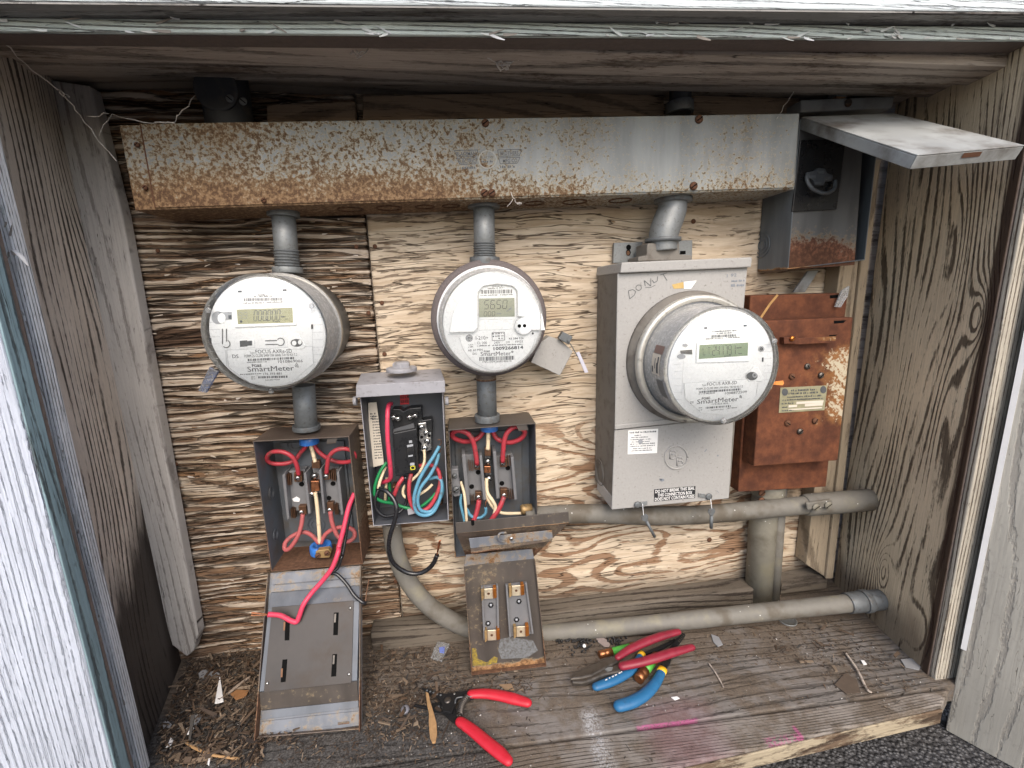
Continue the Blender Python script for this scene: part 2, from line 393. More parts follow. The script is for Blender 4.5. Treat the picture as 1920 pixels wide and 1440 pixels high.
M_JAMBR = weathered('jamb_olive', 2, 1, (0.74, 0.61, 0.43), (0.31, 0.205, 0.115), (0.05, 0.032, 0.021), 0.36, 68, 1.05, 4.1, 0.35, 0.8, stain_shade_right, cath=1.15, pl=0.4, lw=0.85, knots=KN)
M_TRIM = weathered('trim_grey', 2, 0, (0.50, 0.47, 0.44), (0.30, 0.25, 0.21), (0.10, 0.08, 0.07), 0.1, 45, 0.5, 2.0, 0.5, 0.5, pl=0.4, lw=0.5)
M_DARK = weathered('ceiling_brown', 0, 1, (0.46, 0.39, 0.33), (0.17, 0.12, 0.085), (0.05, 0.036, 0.028), 0.55, 30, 0.7, 5.0, 0.5, 0.9, cath=0.8, pl=0.85, lw=0.5, vm=1.0)
M_BACKTOP = weathered('back_board_brown', 0, 2, (0.42, 0.30, 0.20), (0.22, 0.14, 0.09), (0.05, 0.034, 0.025), 0.4, 40, 0.6, 6.0, 0.6, 0.7, pl=0.5, lw=0.5)
M_RIB = weathered('ribbed_white', 2, 0, (0.80, 0.80, 0.80), (0.50, 0.46, 0.43), (0.19, 0.175, 0.17), 0.40, 230, 0.12, 3.0, 0.1, 1.0, cath=0.25, dist=0.004, pl=0.25, lw=0.8, vm=1.0)
M_RIBR = weathered('ribbed_tan', 2, 0, (0.44, 0.40, 0.33), (0.28, 0.22, 0.165), (0.10, 0.072, 0.05), 0.40, 150, 0.12, 8.0, 0.1, 1.0, cath=0.4, dist=0.004, pl=0.3, lw=0.8, vm=1.0)
M_RIBT = weathered('ribbed_mint', 0, 2, (0.60, 0.66, 0.62), (0.36, 0.33, 0.28), (0.15, 0.14, 0.125), 0.30, 190, 0.12, 9.0, 0.1, 1.0, cath=0.25, dist=0.004, pl=0.3, lw=0.8, vm=1.0)
M_WHITE = weathered('siding_white', 2, 0, (0.47, 0.50, 0.57), (0.42, 0.44, 0.50), (0.33, 0.35, 0.41), 0.05, 130, 0.3, 11.0, 0.05, 1.0, speck=0.1, cath=0.3, pl=0.35, lw=0.28, dist=0.006)
M_WHITET = weathered('fascia_white', 0, 2, (0.62, 0.67, 0.68), (0.45, 0.46, 0.47), (0.25, 0.26, 0.28), 0.12, 120, 0.3, 12.0, 0.7, 1.0, cath=0.25, pl=0.3, lw=0.5)
M_BLUE = weathered('edge_blue', 2, 1, (0.23, 0.32, 0.35), (0.10, 0.085, 0.075), (0.03, 0.026, 0.024), 0.42, 60, 0.5, 13.0, 0.8, 0.9, cath=0.3, pl=0.8, lw=0.7)
M_DOORSHADE = weathered('door_white_shaded', 2, 0, (0.40, 0.38, 0.335), (0.30, 0.27, 0.23), (0.19, 0.17, 0.15), 0.1, 60, 0.3, 14.0, 0.02, 0.7, speck=0.1, cath=0.3, pl=0.4, lw=0.4)  # same white paint as the left door, its shade mixed in as grey
M_POST = weathered('post_brown', 2, 0, (0.36, 0.29, 0.205), (0.16, 0.11, 0.07), (0.05, 0.033, 0.022), 0.3, 50, 0.5, 15.0, 0.5, 0.7, pl=0.5, lw=0.5)
M_ENDG = plain('flaked_edge', (0.13, 0.10, 0.085), 0.85, var=0.5, scale=140, bump=0.8)

def mark_floor(m, c, col, ht, fib, big):
    x, y, z = c; n = m.noise(m.vec(x, y, z), 45.0, 5.0, 0.65); n2 = m.noise(m.vec(x, y, z), 320.0, 3.0, 0.7); n3 = m.noise(m.vec(x, y, z), 11.0, 5.0, 0.65)
    dirt = m.ss(n3 * 0.6 + n * 0.4 + m.ss(y, -0.2, -0.02) * 0.16 - m.ss(x, 0.2, 0.6) * 0.02, 0.40, 0.58)
    dcol = m.mix(n2, (0.042, 0.033, 0.025), (0.20, 0.155, 0.115))
    col = m.mix(dirt * 0.9, col, dcol)
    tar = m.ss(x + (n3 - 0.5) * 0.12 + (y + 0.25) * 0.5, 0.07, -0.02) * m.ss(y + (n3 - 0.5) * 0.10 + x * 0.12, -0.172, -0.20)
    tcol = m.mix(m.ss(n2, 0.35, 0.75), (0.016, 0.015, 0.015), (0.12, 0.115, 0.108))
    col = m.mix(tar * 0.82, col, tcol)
    sx0 = PZ(1122, 1390, FZ)[0]; p0 = PZ(698, 1433, FZ); p1 = PZ(1760, 1290, FZ); sl = (p1[1] - p0[1]) / (p1[0] - p0[0])
    sd = y - (x - p0[0]) * sl - p0[1]                     # distance behind the seam between shelf and sill
    spray = m.band(x + (n - 0.5) * 0.03, sx0 - 0.013, sx0 + 0.013, 0.010) * m.ss(sd, 0.055, 0.03) * m.ss(n2 * 0.6 + n * 0.4, 0.42, 0.62)
    col = m.mix(spray * 0.6, col, (0.52, 0.54, 0.56))
    a = PZ(1194, 1366, FZ); b = PZ(1306, 1347, FZ)
    pk = m.band(x + (n - 0.5) * 0.02, a[0], b[0], 0.004) * m.band(sd + (n - 0.5) * 0.004, 0.000, 0.004, 0.0015) * m.ss(n2, 0.35, 0.5)
    q = PZ(1440, 1395, FZ); q2 = PZ(1512, 1390, FZ); qs = q[1] - (q[0] - p0[0]) * sl - p0[1]
    pk2 = m.band(x + (n - 0.5) * 0.02, q[0], q2[0], 0.004) * m.band(sd + (n - 0.5) * 0.02, qs - 0.012, qs + 0.010, 0.004) * m.ss(n2 * 0.5 + n * 0.5, 0.46, 0.54)
    bar = m.band(x + (n - 0.5) * 0.008, q2[0] - 0.004, q2[0] + 0.002, 0.002) * m.band(sd, qs - 0.014, qs + 0.022, 0.003)
    tint = m.ss(x + (n3 - 0.5) * 0.06, a[0] - 0.02, a[0] + 0.05) * m.ss(x, b[0] + 0.06, b[0] - 0.01) * m.ss(sd, 0.06, 0.02) * 0.15
    col = m.mix(tint, col, (0.36, 0.14, 0.24))
    col = m.mix(m.max(m.max(pk, pk2), bar) * 0.6, col, (0.42, 0.07, 0.22))
    return col, ht + n * 0.3 + n2 * 0.25 * (dirt + tar)
M_FLOOR = weathered('shelf_grey', 0, 1, (0.19, 0.172, 0.157), (0.125, 0.105, 0.088), (0.05, 0.042, 0.036), 0.3, 70, 0.5, 21.0, 0.5, 0.8, mark_floor, cath=0.7, dist=0.004, pl=.5, lw=.6)
M_SILL = weathered('sill_grey', 0, 1, (0.25, 0.222, 0.196), (0.17, 0.14, 0.11), (0.055, 0.045, 0.036), 0.4, 150, 0.3, 22.0, 0.3, 0.9, mark_floor, cath=0.8, dist=0.004, pl=.5, lw=.75)
M_SILLF = weathered('sill_face_peeling', 0, 2, (0.36, 0.30, 0.21), (0.13, 0.085, 0.055), (0.05, 0.03, 0.02), 1.1, 50, 1.0, 23.0, 0.5, 0.9, pl=0.95)
M_CLEAT = weathered('cleat_grey', 0, 1, (0.14, 0.117, 0.092), (0.08, 0.06, 0.042), (0.03, 0.022, 0.017), 0.4, 40, 0.6, 24.0, 0.4, 0.7, vm=1.0)

def rust_mat(name, paint, amount=0.5, lo=0.3, side=0.0, blot=0.0, metal=0.0, spotscale=160, dirty=0.25, rc0=(0.085, 0.042, 0.02), rc1=(0.23, 0.125, 0.055), big=9.0, bb=0.34, fw=(0.5, 0.42)):
    m = Mat(name); x, y, z = m.xyz(); gx, gy, gz = m.gen(); v = m.vec(x, y, z)
    n1 = m.noise(v, big, 4.0, 0.6); n2 = m.noise(v, spotscale, 5.0, 0.7); n3 = m.noise(v, 500.0, 3.0, 0.6)
    bias = m.ss(gz, lo, 0.0) * bb + (m.ss(gx, 0.72, 0.2) * side if side else 0.0)
    f = n2 * fw[0] + n3 * 0.08 + n1 * fw[1] + bias + (amount - 0.5) * 0.4
    r = m.ss(f, 0.575, 0.675)
    core = m.ss(f, 0.68, 0.80)
    halo = m.ss(f, 0.53, 0.62)
    rc = m.mix(m.ss(n3, 0.3, 0.7), rc0, rc1)
    rc = m.mix(m.ss(n2, 0.62, 0.4), rc, tuple(q * 1.5 for q in rc1))
    rc = m.mix(core * 0.6, rc, (0.075, 0.033, 0.016))
    pc = m.mix(m.ss(m.noise(m.vec(x * 30, y * 30, z * 5), 1.0, 4.0, 0.6), 0.3, 0.7), tuple(q * 0.8 for q in paint), tuple(min(1, q * 1.15) for q in paint))
    pc = m.mix(m.ss(n1, 0.5, 0.75) * dirty, pc, (0.12, 0.095, 0.07))
    pc = m.mix(halo * 0.6, pc, tuple(min(1, q * 1.2) for q in (0.40, 0.34, 0.22)) if blot else (0.28, 0.22, 0.14))
    col = m.mix(r, pc, rc)
    return m.out(col, m.ss(r, 0, 1, 0.45, 0.85), r * 0.7 + n3 * 0.5 * r + n2 * 0.1, 0.001, 0.6, 0.0, 0.4)
M_TROUGH = rust_mat('trough_blue_grey_rust', (0.255, 0.265, 0.258), 0.43, 0.5, 0.13, blot=1.0, spotscale=185, big=7.0, bb=0.135, fw=(0.68, 0.28), rc0=(.075, .043, .024), rc1=(.175, .108, .056), dirty=.4)
M_GREYIN = plain('box_slate_inside', (0.098, 0.11, 0.126), 0.5, var=0.25, scale=25, dirt=0.6)
M_RUSTBR = rust_mat('box_brown_rust', (0.10, 0.075, 0.06), 0.56, 0.5, 0.0, spotscale=150, rc0=(.05, .026, .016), rc1=(.13, .07, .04))
M_LIDGREY = rust_mat('lid_blue_grey', (0.115, 0.126, 0.145), 0.40, 0.0, 0.0, spotscale=90, dirty=.7)
M_LIDRUST = rust_mat('lid_rust_streaked', (0.14, 0.15, 0.17), 0.60, 0.0, 0.0, spotscale=60)
M_PANBROWN = rust_mat('pan_brown_grey', (0.068, 0.058, 0.051), 0.45, 0.1, 0.0, spotscale=110, dirty=0.6)
M_BREAKBOX = plain('box_lavender_grey', (0.30, 0.298, 0.32), 0.55, var=0.12, scale=70, dirt=0.3)
M_BREAKIN = plain('box_dark_inside', (0.075, 0.08, 0.092), 0.5, var=0.2, scale=25, dirt=0.3)
M_METERBOX = plain('box_warm_grey', (0.335, 0.325, 0.31), 0.5, var=0.14, scale=260, bump=0.15, dirt=0.12)
M_METERBOXD = plain('box_dark_grey', (0.17, 0.155, 0.135), 0.65, var=0.25, scale=60, dirt=0.45)  # darker, dirtier copy of the warm box grey
M_DISC = rust_mat('disconnect_grey', (0.115, 0.13, 0.142), 0.24, 0.04, 0.0, spotscale=50)
M_DISCF = rust_mat('deadfront_grey', (0.11, 0.11, 0.11), 0.42, 0.40, 0.0, spotscale=120, rc0=(.05, .022, .014), rc1=(.12, .05, .028))
M_FLAP = plain('flap_pale_grey', (0.32, 0.33, 0.325), 0.55, var=0.3, scale=16, dirt=0.6)
M_GALV = plain('galvanised', (0.22, 0.23, 0.23), 0.5, 0.35, 0.25, 260, 0.1, dirt=0.25)
M_GALVD = plain('galvanised_dark', (0.14, 0.15, 0.155), 0.55, 0.3, 0.25, 160, 0.1, dirt=0.4)
def specked(name, col, dirtcol):
    m = Mat(name); x, y, z = m.xyz(); v = m.vec(x, y, z)
    n = m.noise(v, 110.0, 5.0, 0.65); b = m.noise(v, 14.0, 4.0, 0.6); sp = m.voro(v, 75.0); lo = m.noise(v, 9.0, 2.0, 0.5)
    c = m.mix(n, tuple(q * .75 for q in col), tuple(q * 1.25 for q in col)); c = m.mix(m.ss(b, .48, .68) * .75, c, dirtcol)
    c = m.mix(m.ss(b, .45, .3) * .35, c, (.30, .27, .17))
    c = m.mix(m.ss(sp + (n - .5) * .12, .10, .07) * m.ss(lo, .50, .56) * .9, c, (.66, .65, .62))
    return m.out(c, m.ss(n, .3, .7, .5, .8), n, .001, .25, .05, .35)
M_EMT = specked('conduit_grey', (0.165, 0.155, 0.135), (0.09, 0.072, 0.05))
M_PLUMP = specked('pipe_tan', (0.22, 0.205, 0.165), (0.10, 0.085, 0.06))
M_BLACKPIPE = plain('pipe_black', (0.035, 0.036, 0.04), 0.6, 0.1, 0.4, 60, 0.3, dirt=0.3)
M_SOCKR = plain('socket_purple_rust', (0.12, 0.10, 0.098), 0.75, 0.0, 0.6, 330, 0.6)
M_METERW = plain('meter_white', (0.80, 0.81, 0.82), 0.4, var=0.03, scale=30)
M_METERP = plain('meter_label_white', (0.86, 0.87, 0.88), 0.45, var=0.02, scale=30)
M_DUSTY = plain('meter_barrel_dusty', (0.64, 0.62, 0.58), 0.6, var=0.3, scale=240, dirt=0.3, dirtcol=(0.16, 0.14, 0.115))
M_RINGAL = plain('ring_aluminium', (0.55, 0.53, 0.48), 0.4, 0.55, 0.15, 90, dirt=0.2)
M_SHADOWBK = plain('black_gap', (0.006, 0.006, 0.006), 0.9, spec=0.05)
M_LCD1 = plain('lcd_olive', (0.34, 0.335, 0.20), 0.2, var=0.06, scale=20)
M_LCD2 = plain('lcd_grey_green', (0.33, 0.355, 0.28), 0.2, var=0.12, scale=60)
M_LCD3 = plain('lcd_green', (0.22, 0.285, 0.19), 0.2, var=0.06, scale=20)
M_INK = plain('ink_dark', (0.045, 0.05, 0.06), 0.6)
M_INKG = plain('ink_grey', (0.20, 0.22, 0.25), 0.6)
M_LINE = plain('moulded_line', (0.50, 0.51, 0.53), 0.5)
M_GREYP = plain('grey_plastic', (0.33, 0.34, 0.36), 0.4)
M_DKGREY = plain('dark_grey_plastic', (0.085, 0.09, 0.095), 0.4, var=0.3, scale=200)
M_BLACKP = plain('black_plastic', (0.014, 0.0145, 0.016), 0.32, spec=0.5, dirt=0.1)
M_BAKE = plain('bakelite_grey', (0.15, 0.15, 0.155), 0.55, var=0.15, scale=80, dirt=0.15)
M_LUG = plain('lug_bronze', (0.16, 0.085, 0.05), 0.4, 0.7, 0.35, 200)
M_COPPER = plain('copper', (0.62, 0.26, 0.13), 0.32, 1.0, 0.2, 200)
M_GOLD = plain('clip_brass', (0.80, 0.70, 0.52), 0.42, 0.75, 0.15, 200)
M_ORANGEC = plain('clip_copper', (0.60, 0.22, 0.05), 0.35, 0.9, 0.2, 200)
M_STEEL = plain('screw_steel', (0.60, 0.59, 0.57), 0.28, 1.0, 0.15, 300)
M_PLATE = plain('bare_steel_plate', (0.062, 0.056, 0.053), 0.45, 0.4, 0.45, 14, dirt=0.5, dirtcol=(.05, .035, .025))
M_RUSTSCREW = plain('screw_rust', (0.12, 0.055, 0.03), 0.8, 0.2, 0.4, 300)
M_RED = plain('wire_red', (0.40, 0.04, 0.055), 0.42, var=0.2, scale=90, dirt=0.35)
M_PINK = plain('wire_red_bright', (0.58, 0.05, 0.10), 0.36, var=0.14, scale=90, dirt=0.22, dirtcol=(.25, .06, .06))
M_DULLRED = plain('wire_red_dusty', (0.36, 0.085, 0.085), 0.6, var=0.2, scale=120, dirt=0.3)
M_CREAM = plain('wire_cream', (0.66, 0.54, 0.36), 0.45, var=0.1, scale=120, dirt=0.2)
M_WBLUE = plain('wire_blue', (0.10, 0.27, 0.38), 0.4, var=0.15, scale=80, dirt=0.3)
M_WGREEN = plain('wire_green', (0.012, 0.19, 0.06), 0.35, var=0.1, scale=80)
M_WBLACK = plain('wire_black', (0.013, 0.013, 0.015), 0.28, spec=0.6)
M_BUSH = plain('bushing_blue', (0.035, 0.16, 0.50), 0.45, var=0.2, scale=120, dirt=0.25, dirtcol=(0.5, 0.5, 0.5))
M_BRASSY = plain('clamp_brass', (0.36, 0.24, 0.11), 0.5, 0.5, 0.3, 150, dirt=0.3)
M_PAPER = plain('paper_cream', (0.62, 0.56, 0.47), 0.7, var=0.08, scale=40)
M_PAPERW = plain('paper_white', (0.80, 0.79, 0.77), 0.7, var=0.05, scale=40)
M_STRED = plain('sticker_red', (0.55, 0.02, 0.03), 0.5)
M_STICKBK = plain('sticker_black', (0.02, 0.02, 0.022), 0.5, var=0.3, scale=150)
M_GRIPRED = plain('grip_red', (0.46, 0.016, 0.03), 0.42, var=0.14, scale=60, bump=.25, dirt=0.22, dirtcol=(.16, .02, .02))
M_GRIPMAR = plain('grip_maroon', (0.22, 0.016, 0.032), 0.4, var=0.2, scale=60, bump=.25, dirt=0.25, dirtcol=(.09, .012, .018))
M_GRIPBLUE = plain('grip_blue', (0.018, 0.115, 0.25), 0.45, var=0.15, scale=60, bump=.25, dirt=0.25, dirtcol=(.03, .07, .12))
M_YELLOW = plain('band_yellow', (0.75, 0.42, 0.02), 0.5)
M_TOOLBK = plain('tool_black', (0.02, 0.02, 0.021), 0.38, 0.4, 0.3, 150)
M_TOOLST = plain('tool_steel_worn', (0.14, 0.125, 0.11), 0.4, 0.8, 0.45, 90, dirt=0.3)
M_GREEN = plain('fuse_green', (0.08, 0.36, 0.05), 0.5, var=0.1, scale=60)
M_CAPCU = plain('fuse_cap', (0.36, 0.15, 0.065), 0.4, 0.85, 0.35, 120)
M_SPLINT = plain('splinter_wood', (0.34, 0.20, 0.09), 0.8, var=0.4, scale=160, bump=0.6)
M_CHIPW = plain('paint_chip', (0.72, 0.71, 0.70), 0.7, var=0.1)
M_CHIPG = plain('grey_chip', (0.23, 0.23, 0.235), 0.75, var=0.2)
M_SLUG = plain('slug_grey', (0.33, 0.33, 0.37), 0.35, 0.5, 0.15, 80)
M_DROP = plain('dropping_black', (0.018, 0.017, 0.017), 0.35)
M_WEB = plain('cobweb', (0.62, 0.58, 0.54), 0.9)
def rusty_panel():
    m = Mat('fuse_panel_red_rust'); x, y, z = m.xyz(); gx, gy, gz = m.gen(); v = m.vec(x, y, z)
    n1 = m.noise(v, 9.0, 5.0, 0.65); n2 = m.noise(v, 190.0, 4.0, 0.65); n3 = m.noise(v, 60.0, 4.0, 0.6)
    col = m.mix(m.ss(n1 * 0.6 + n3 * 0.4, 0.35, 0.68), (0.07, 0.024, 0.013), (0.22, 0.076, 0.033))
    col = m.mix(n2 * 0.5, col, (0.06, 0.022, 0.012))
    diag = gx * 0.9 + gz * 0.15
    reg = m.ss(diag + (n1 - 0.5) * 0.7, 0.35, 0.95) * m.ss(gz, 0.93, 0.72) * m.ss(gz, 0.16, 0.34)
    st = m.noise(m.vec((x - z) * 14.0, y, (x + z) * 60.0), 1.0, 3.0, 0.6)
    pale = m.ss(n2 * 0.5 + st * 0.5 + reg * 0.27, 0.715, 0.80)
    ora = m.ss(n3 * 0.5 + reg * 0.5 + n2 * 0.2, 0.52, 0.85)
    col = m.mix(ora * 0.7, col, (0.27, 0.125, 0.04))
    col = m.mix(pale * m.ss(reg, 0.1, 0.4), col, (0.46, 0.40, 0.29))
    return m.out(col, 0.75, n2 * 0.6 + n3 * 0.3, 0.001, 0.5, 0.0, 0.3)
M_RUSTP = rusty_panel()
def glass_mat(name, tint, rough=0.04, dust=0.12, film=0.0):
    m = Mat(name); x, y, z = m.xyz(); v = m.vec(x, y, z)
    tr = m.t.nodes.new('ShaderNodeBsdfTransparent'); tr.inputs[0].default_value = (*tint, 1)
    gl = m.t.nodes.new('ShaderNodeBsdfGlossy'); gl.inputs['Roughness'].default_value = rough; gl.inputs['Color'].default_value = (1, 1, 1, 1)
    df = m.t.nodes.new('ShaderNodeBsdfDiffuse'); df.inputs[0].default_value = (0.55, 0.54, 0.52, 1)
    fr = m.t.nodes.new('ShaderNodeFresnel'); fr.inputs[0].default_value = 1.45
    m1 = m.t.nodes.new('ShaderNodeMixShader'); m2 = m.t.nodes.new('ShaderNodeMixShader')
    m.t.links.new(fr.outputs[0], m1.inputs[0]); m.t.links.new(tr.outputs[0], m1.inputs[1]); m.t.links.new(gl.outputs[0], m1.inputs[2])
    d = m.ss(m.noise(v, 200.0, 5.0, 0.7), 0.45, 0.8, film, film + dust)
    m.put(m2.inputs[0], d); m.t.links.new(m1.outputs[0], m2.inputs[1]); m.t.links.new(df.outputs[0], m2.inputs[2])
    m.t.links.new(m2.outputs[0], m.o.inputs[0]); return m.mat
M_GLASS = glass_mat('meter_glass', (0.97, 0.98, 0.98), dust=0.20, film=0.025)
M_GLASSD = glass_mat('meter_glass_side', (0.95, 0.955, 0.95), dust=0.45, film=0.42)
M_CLEAR = glass_mat('clear_plastic', (0.85, 0.87, 0.9), 0.1, 0.3, 0.25)
M_CLEARB = glass_mat('clear_blue_plastic', (0.35, 0.5, 0.85), 0.1, 0.35, 0.2)
def asphalt():
    m = Mat('asphalt'); x, y, z = m.xyz(); v = m.vec(x, y, z)
    vo = m.voro(v, 160.0); n = m.noise(v, 90.0, 4.0, 0.7); b = m.noise(v, 3.0, 4.0, 0.6)
    c = m.mix(m.ss(vo + (n - 0.5) * 0.6, 0.15, 0.6), (0.15, 0.15, 0.155), (0.035, 0.035, 0.038))
    c = m.mix(m.ss(b, 0.4, 0.7) * 0.3, c, (0.10, 0.09, 0.08))
    return m.out(c, 0.85, vo * -1.0 + n * 0.5, 0.006, 0.9, 0.0, 0.3)
M_ASPH = asphalt()
def tinted(name, cols, rough=0.8):
    m = Mat(name); r = m.t.nodes.new('ShaderNodeNewGeometry')
    n = m.t.nodes.new('ShaderNodeValToRGB'); n.color_ramp.interpolation = 'CONSTANT'
    e = n.color_ramp.elements
    while len(e) < len(cols): e.new(0.5)
    for i, c in enumerate(cols): e[i].position = i / len(cols); e[i].color = (*c, 1)
    m.t.links.new(r.outputs['Random Per Island'], n.inputs[0])
    return m.out(S(m, n.outputs[0]), rough)
M_LITTER = tinted('wood_litter', [(0.04, 0.027, 0.019), (0.07, 0.047, 0.031), (0.11, 0.075, 0.05), (0.028, 0.021, 0.017), (0.15, 0.108, 0.073), (0.055, 0.038, 0.027), (0.09, 0.064, 0.045), (0.20, 0.15, 0.105), (0.05, 0.045, 0.04), (0.075, 0.045, 0.026)])
M_SPECKS = tinted('paint_specks', [(0.55, 0.53, 0.5), (0.32, 0.3, 0.27), (0.22, 0.2, 0.18), (0.3, 0.28, 0.26), (.14, .12, .1)])

# ------------------------------------------------------------------ print: letters, digits, bars
_font = D.curves.new('font_tmp', 'FONT')
_fo = D.objects.new('font_tmp', _font); COL.objects.link(_fo)
_tc = {}
def glyphs(s, bold=0.0):
    k = (s, bold)
    if k not in _tc:
        _font.body = s; _font.size = 1.0; _font.offset = bold; _font.resolution_u = 2
        bpy.context.view_layer.update()
        e = _fo.evaluated_get(bpy.context.evaluated_depsgraph_get()); me = e.to_mesh()
        v = np.array([q.co[:2] for q in me.vertices]); f = [tuple(p.vertices) for p in me.polygons]; e.to_mesh_clear()
        _tc[k] = (v, f)
    return _tc[k]
class Face:
    """a printed face lying at depth y; everything is given by where it shows in the photograph"""
    def __init__(s, zx, zy, sc, y, m3=None): s.z = (zx, zy, sc); s.y = y
    def p(s, X_, Y_, h=0.0): return P(s.z[0] + X_ / s.z[2], s.z[1] + Y_ / s.z[2], s.y - h)
    def text(s, g, t, A, B, cap, h=0.0006, bold=0.0, m=0):
        v, f = glyphs(t, bold); x0, x1 = v[:, 0].min(), v[:, 0].max()
        a = s.p(*A, h); b = s.p(*B, h); up = Z * np.linalg.norm(s.p(A[0], A[1] - cap, h) - a)
        r = (b - a) / (x1 - x0)
        ref = glyphs('H', bold)[0][:, 1].max()
        return g.add([a + r * (q[0] - x0) + up * (q[1] / ref) for q in v], f, m)
    def quad(s, g, q, h=0.0006, m=0): return g.add([s.p(*k, h) for k in q], [(0, 1, 2, 3)], m)
    def slab(s, g, q, h=0.001, m=0):
        return g.prism([s.p(*k, h) for k in q], Y * h * 0.98, m)
    def line(s, g, pts, w, h=0.0006, m=0, closed=False):
        q = [np.array(k, float) for k in pts]
        if closed: q.append(q[0])
        for a, b in zip(q[:-1], q[1:]):
            d = b - a; d /= (np.hypot(*d) + 1e-9); n = np.array([-d[1], d[0]]) * w / 2
            g.add([s.p(*k, h) for k in (a + n, b + n, b - n, a - n)], [(0, 1, 2, 3)], m)
    def disc(s, g, c, rx, ry=None, h=0.0006, m=0, n=20):
        ry = ry or rx
        g.add([s.p(c[0] + rx * math.cos(2 * math.pi * k / n), c[1] + ry * math.sin(2 * math.pi * k / n), h) for k in range(n)], [tuple(range(n))], m)
    def ring(s, g, c, r, w, h=0.0006, m=0, n=20, a0=0, a1=2 * math.pi):
        pts = [(c[0] + r * math.cos(a0 + (a1 - a0) * k / n), c[1] + r * math.sin(a0 + (a1 - a0) * k / n)) for k in range(n + 1)]
        s.line(g, pts, w, h, m)
    def bars(s, g, A, B, hgt, n=34, h=0.0006, m=0):
        A = np.array(A, float); B = np.array(B, float); rr = random.Random(int(A[0] * 7 + A[1])); t = 0
        while t < 1:
            w = rr.choice((.5, .8, 1.2)) / n
            if t + w > 1: break
            a = A + (B - A) * t; b = A + (B - A) * (t + w)
            s.quad(g, [a, b, b - [0, -hgt], a - [0, -hgt]], h, m); t += w + rr.choice((.45, .7, 1.0)) / n
    def micro(s, g, A, B, hgt, h=0.0006, m=0):   # print too small to read: broken strokes
        A = np.array(A, float); B = np.array(B, float); rr = random.Random(int(A[0] * 3 + A[1])); L = np.hypot(*(B - A)); t = 0
        while t < L:
            w = rr.uniform(.25, .75) * hgt
            a = A + (B - A) * (t / L); b = A + (B - A) * (min(t + w, L) / L); o = [0, hgt * rr.uniform(.6, 1.0)]
            s.quad(g, [a - o, b - o, b, a], h, m); t += w + hgt * (rr.uniform(.15, .35) if rr.random() < .8 else .8)
    SEG = {'0': 'abcdef', '1': 'bc', '2': 'abged', '3': 'abgcd', '4': 'fgbc', '5': 'afgcd', '6': 'afgedc', '7': 'abc', '8': 'abcdefg', '9': 'abcdfg', 'L': 'fed', 'T': 'aih', ' ': ''}
    def seg7(s, g, t, A, B, hgt, h=0.0006, m=0, w=0.16, lean=0.06):
        A = np.array(A, float); B = np.array(B, float); n = len(t.replace('.', '')); st = (B - A) / n; i = 0
        for ch in t:
            if ch == '.':
                c = A + st * (i - 0.1); s.disc(g, c + [0, -hgt * .04], hgt * .08, None, h, m, 8); continue
            o = A + st * i; W = st * 0.66; cw = np.hypot(*W)
            q = lambda u, v: o + W * u + np.array([lean * hgt * v, -hgt * v])
            k = {'a': (q(.08, 1), q(.92, 1)), 'b': (q(1, .95), q(1, .54)), 'c': (q(1, .46), q(1, .05)), 'd': (q(.08, 0), q(.92, 0)), 'e': (q(0, .46), q(0, .05)),
                 'f': (q(0, .95), q(0, .54)), 'g': (q(.08, .5), q(.92, .5)), 'h': (q(.5, .45), q(.5, .05)), 'i': (q(.5, .95), q(.5, .5))}
            for sg in s.SEG[ch]: s.line(g, k[sg], w * cw, h, m)
            i += 1
def center(px, py, y): return P(px, py, y)
def lathe_px(g, px, py, yref, prof, seg=64, m=0, cap=(True, True)):
    """turned about the axis into the wall; prof = [(radius in photograph px at yref, depth y)]"""
    c = P(px, py, yref); k = wid(px, py, yref, 1.0)
    return g.lathe([c[0], 0, c[2]], Y, [(r * k, yy) for r, yy in prof], seg, m, True, cap)
def dome_screw(px, py, y, rpx, hgt=0.002, mat=None, parent=None, name='screw', slot=True, ang=0.6):
    c = P(px, py, y); r = wid(px, py, y, rpx)
    g = G(); g.lathe(c, -Y, [(r, 0), (r, hgt * .5), (r * .8, hgt * .85), (r * .4, hgt)], 16)
    ms = [mat or M_STEEL, M_SHADOWBK]
    if slot:
        d = np.array([math.cos(ang), 0, math.sin(ang)]); n = np.array([-d[2], 0, d[0]]); y0 = -Y * (hgt + .0002)
        g.add([c + d * r * .85 + n * r * .13 + y0, c + d * r * .85 - n * r * .13 + y0, c - d * r * .85 - n * r * .13 + y0, c - d * r * .85 + n * r * .13 + y0], [(0, 1, 2, 3)], 1)
    return obj(name, g, ms, parent)
def pipe_px(pts, rpx, y=None, seg=20, sub=6):
    """pts: (px, py, depth); radius in photograph px at first point"""
    return [P(*q) for q in pts], wid(*pts[0], rpx)

# ------------------------------------------------------------------ ground, wall, cupboard
g = G(); g.poly([(-60, -60, .195), (60, -60, .195), (60, 60, .195), (-60, 60, .195)])
obj('ground', g, M_ASPH, kind='structure')

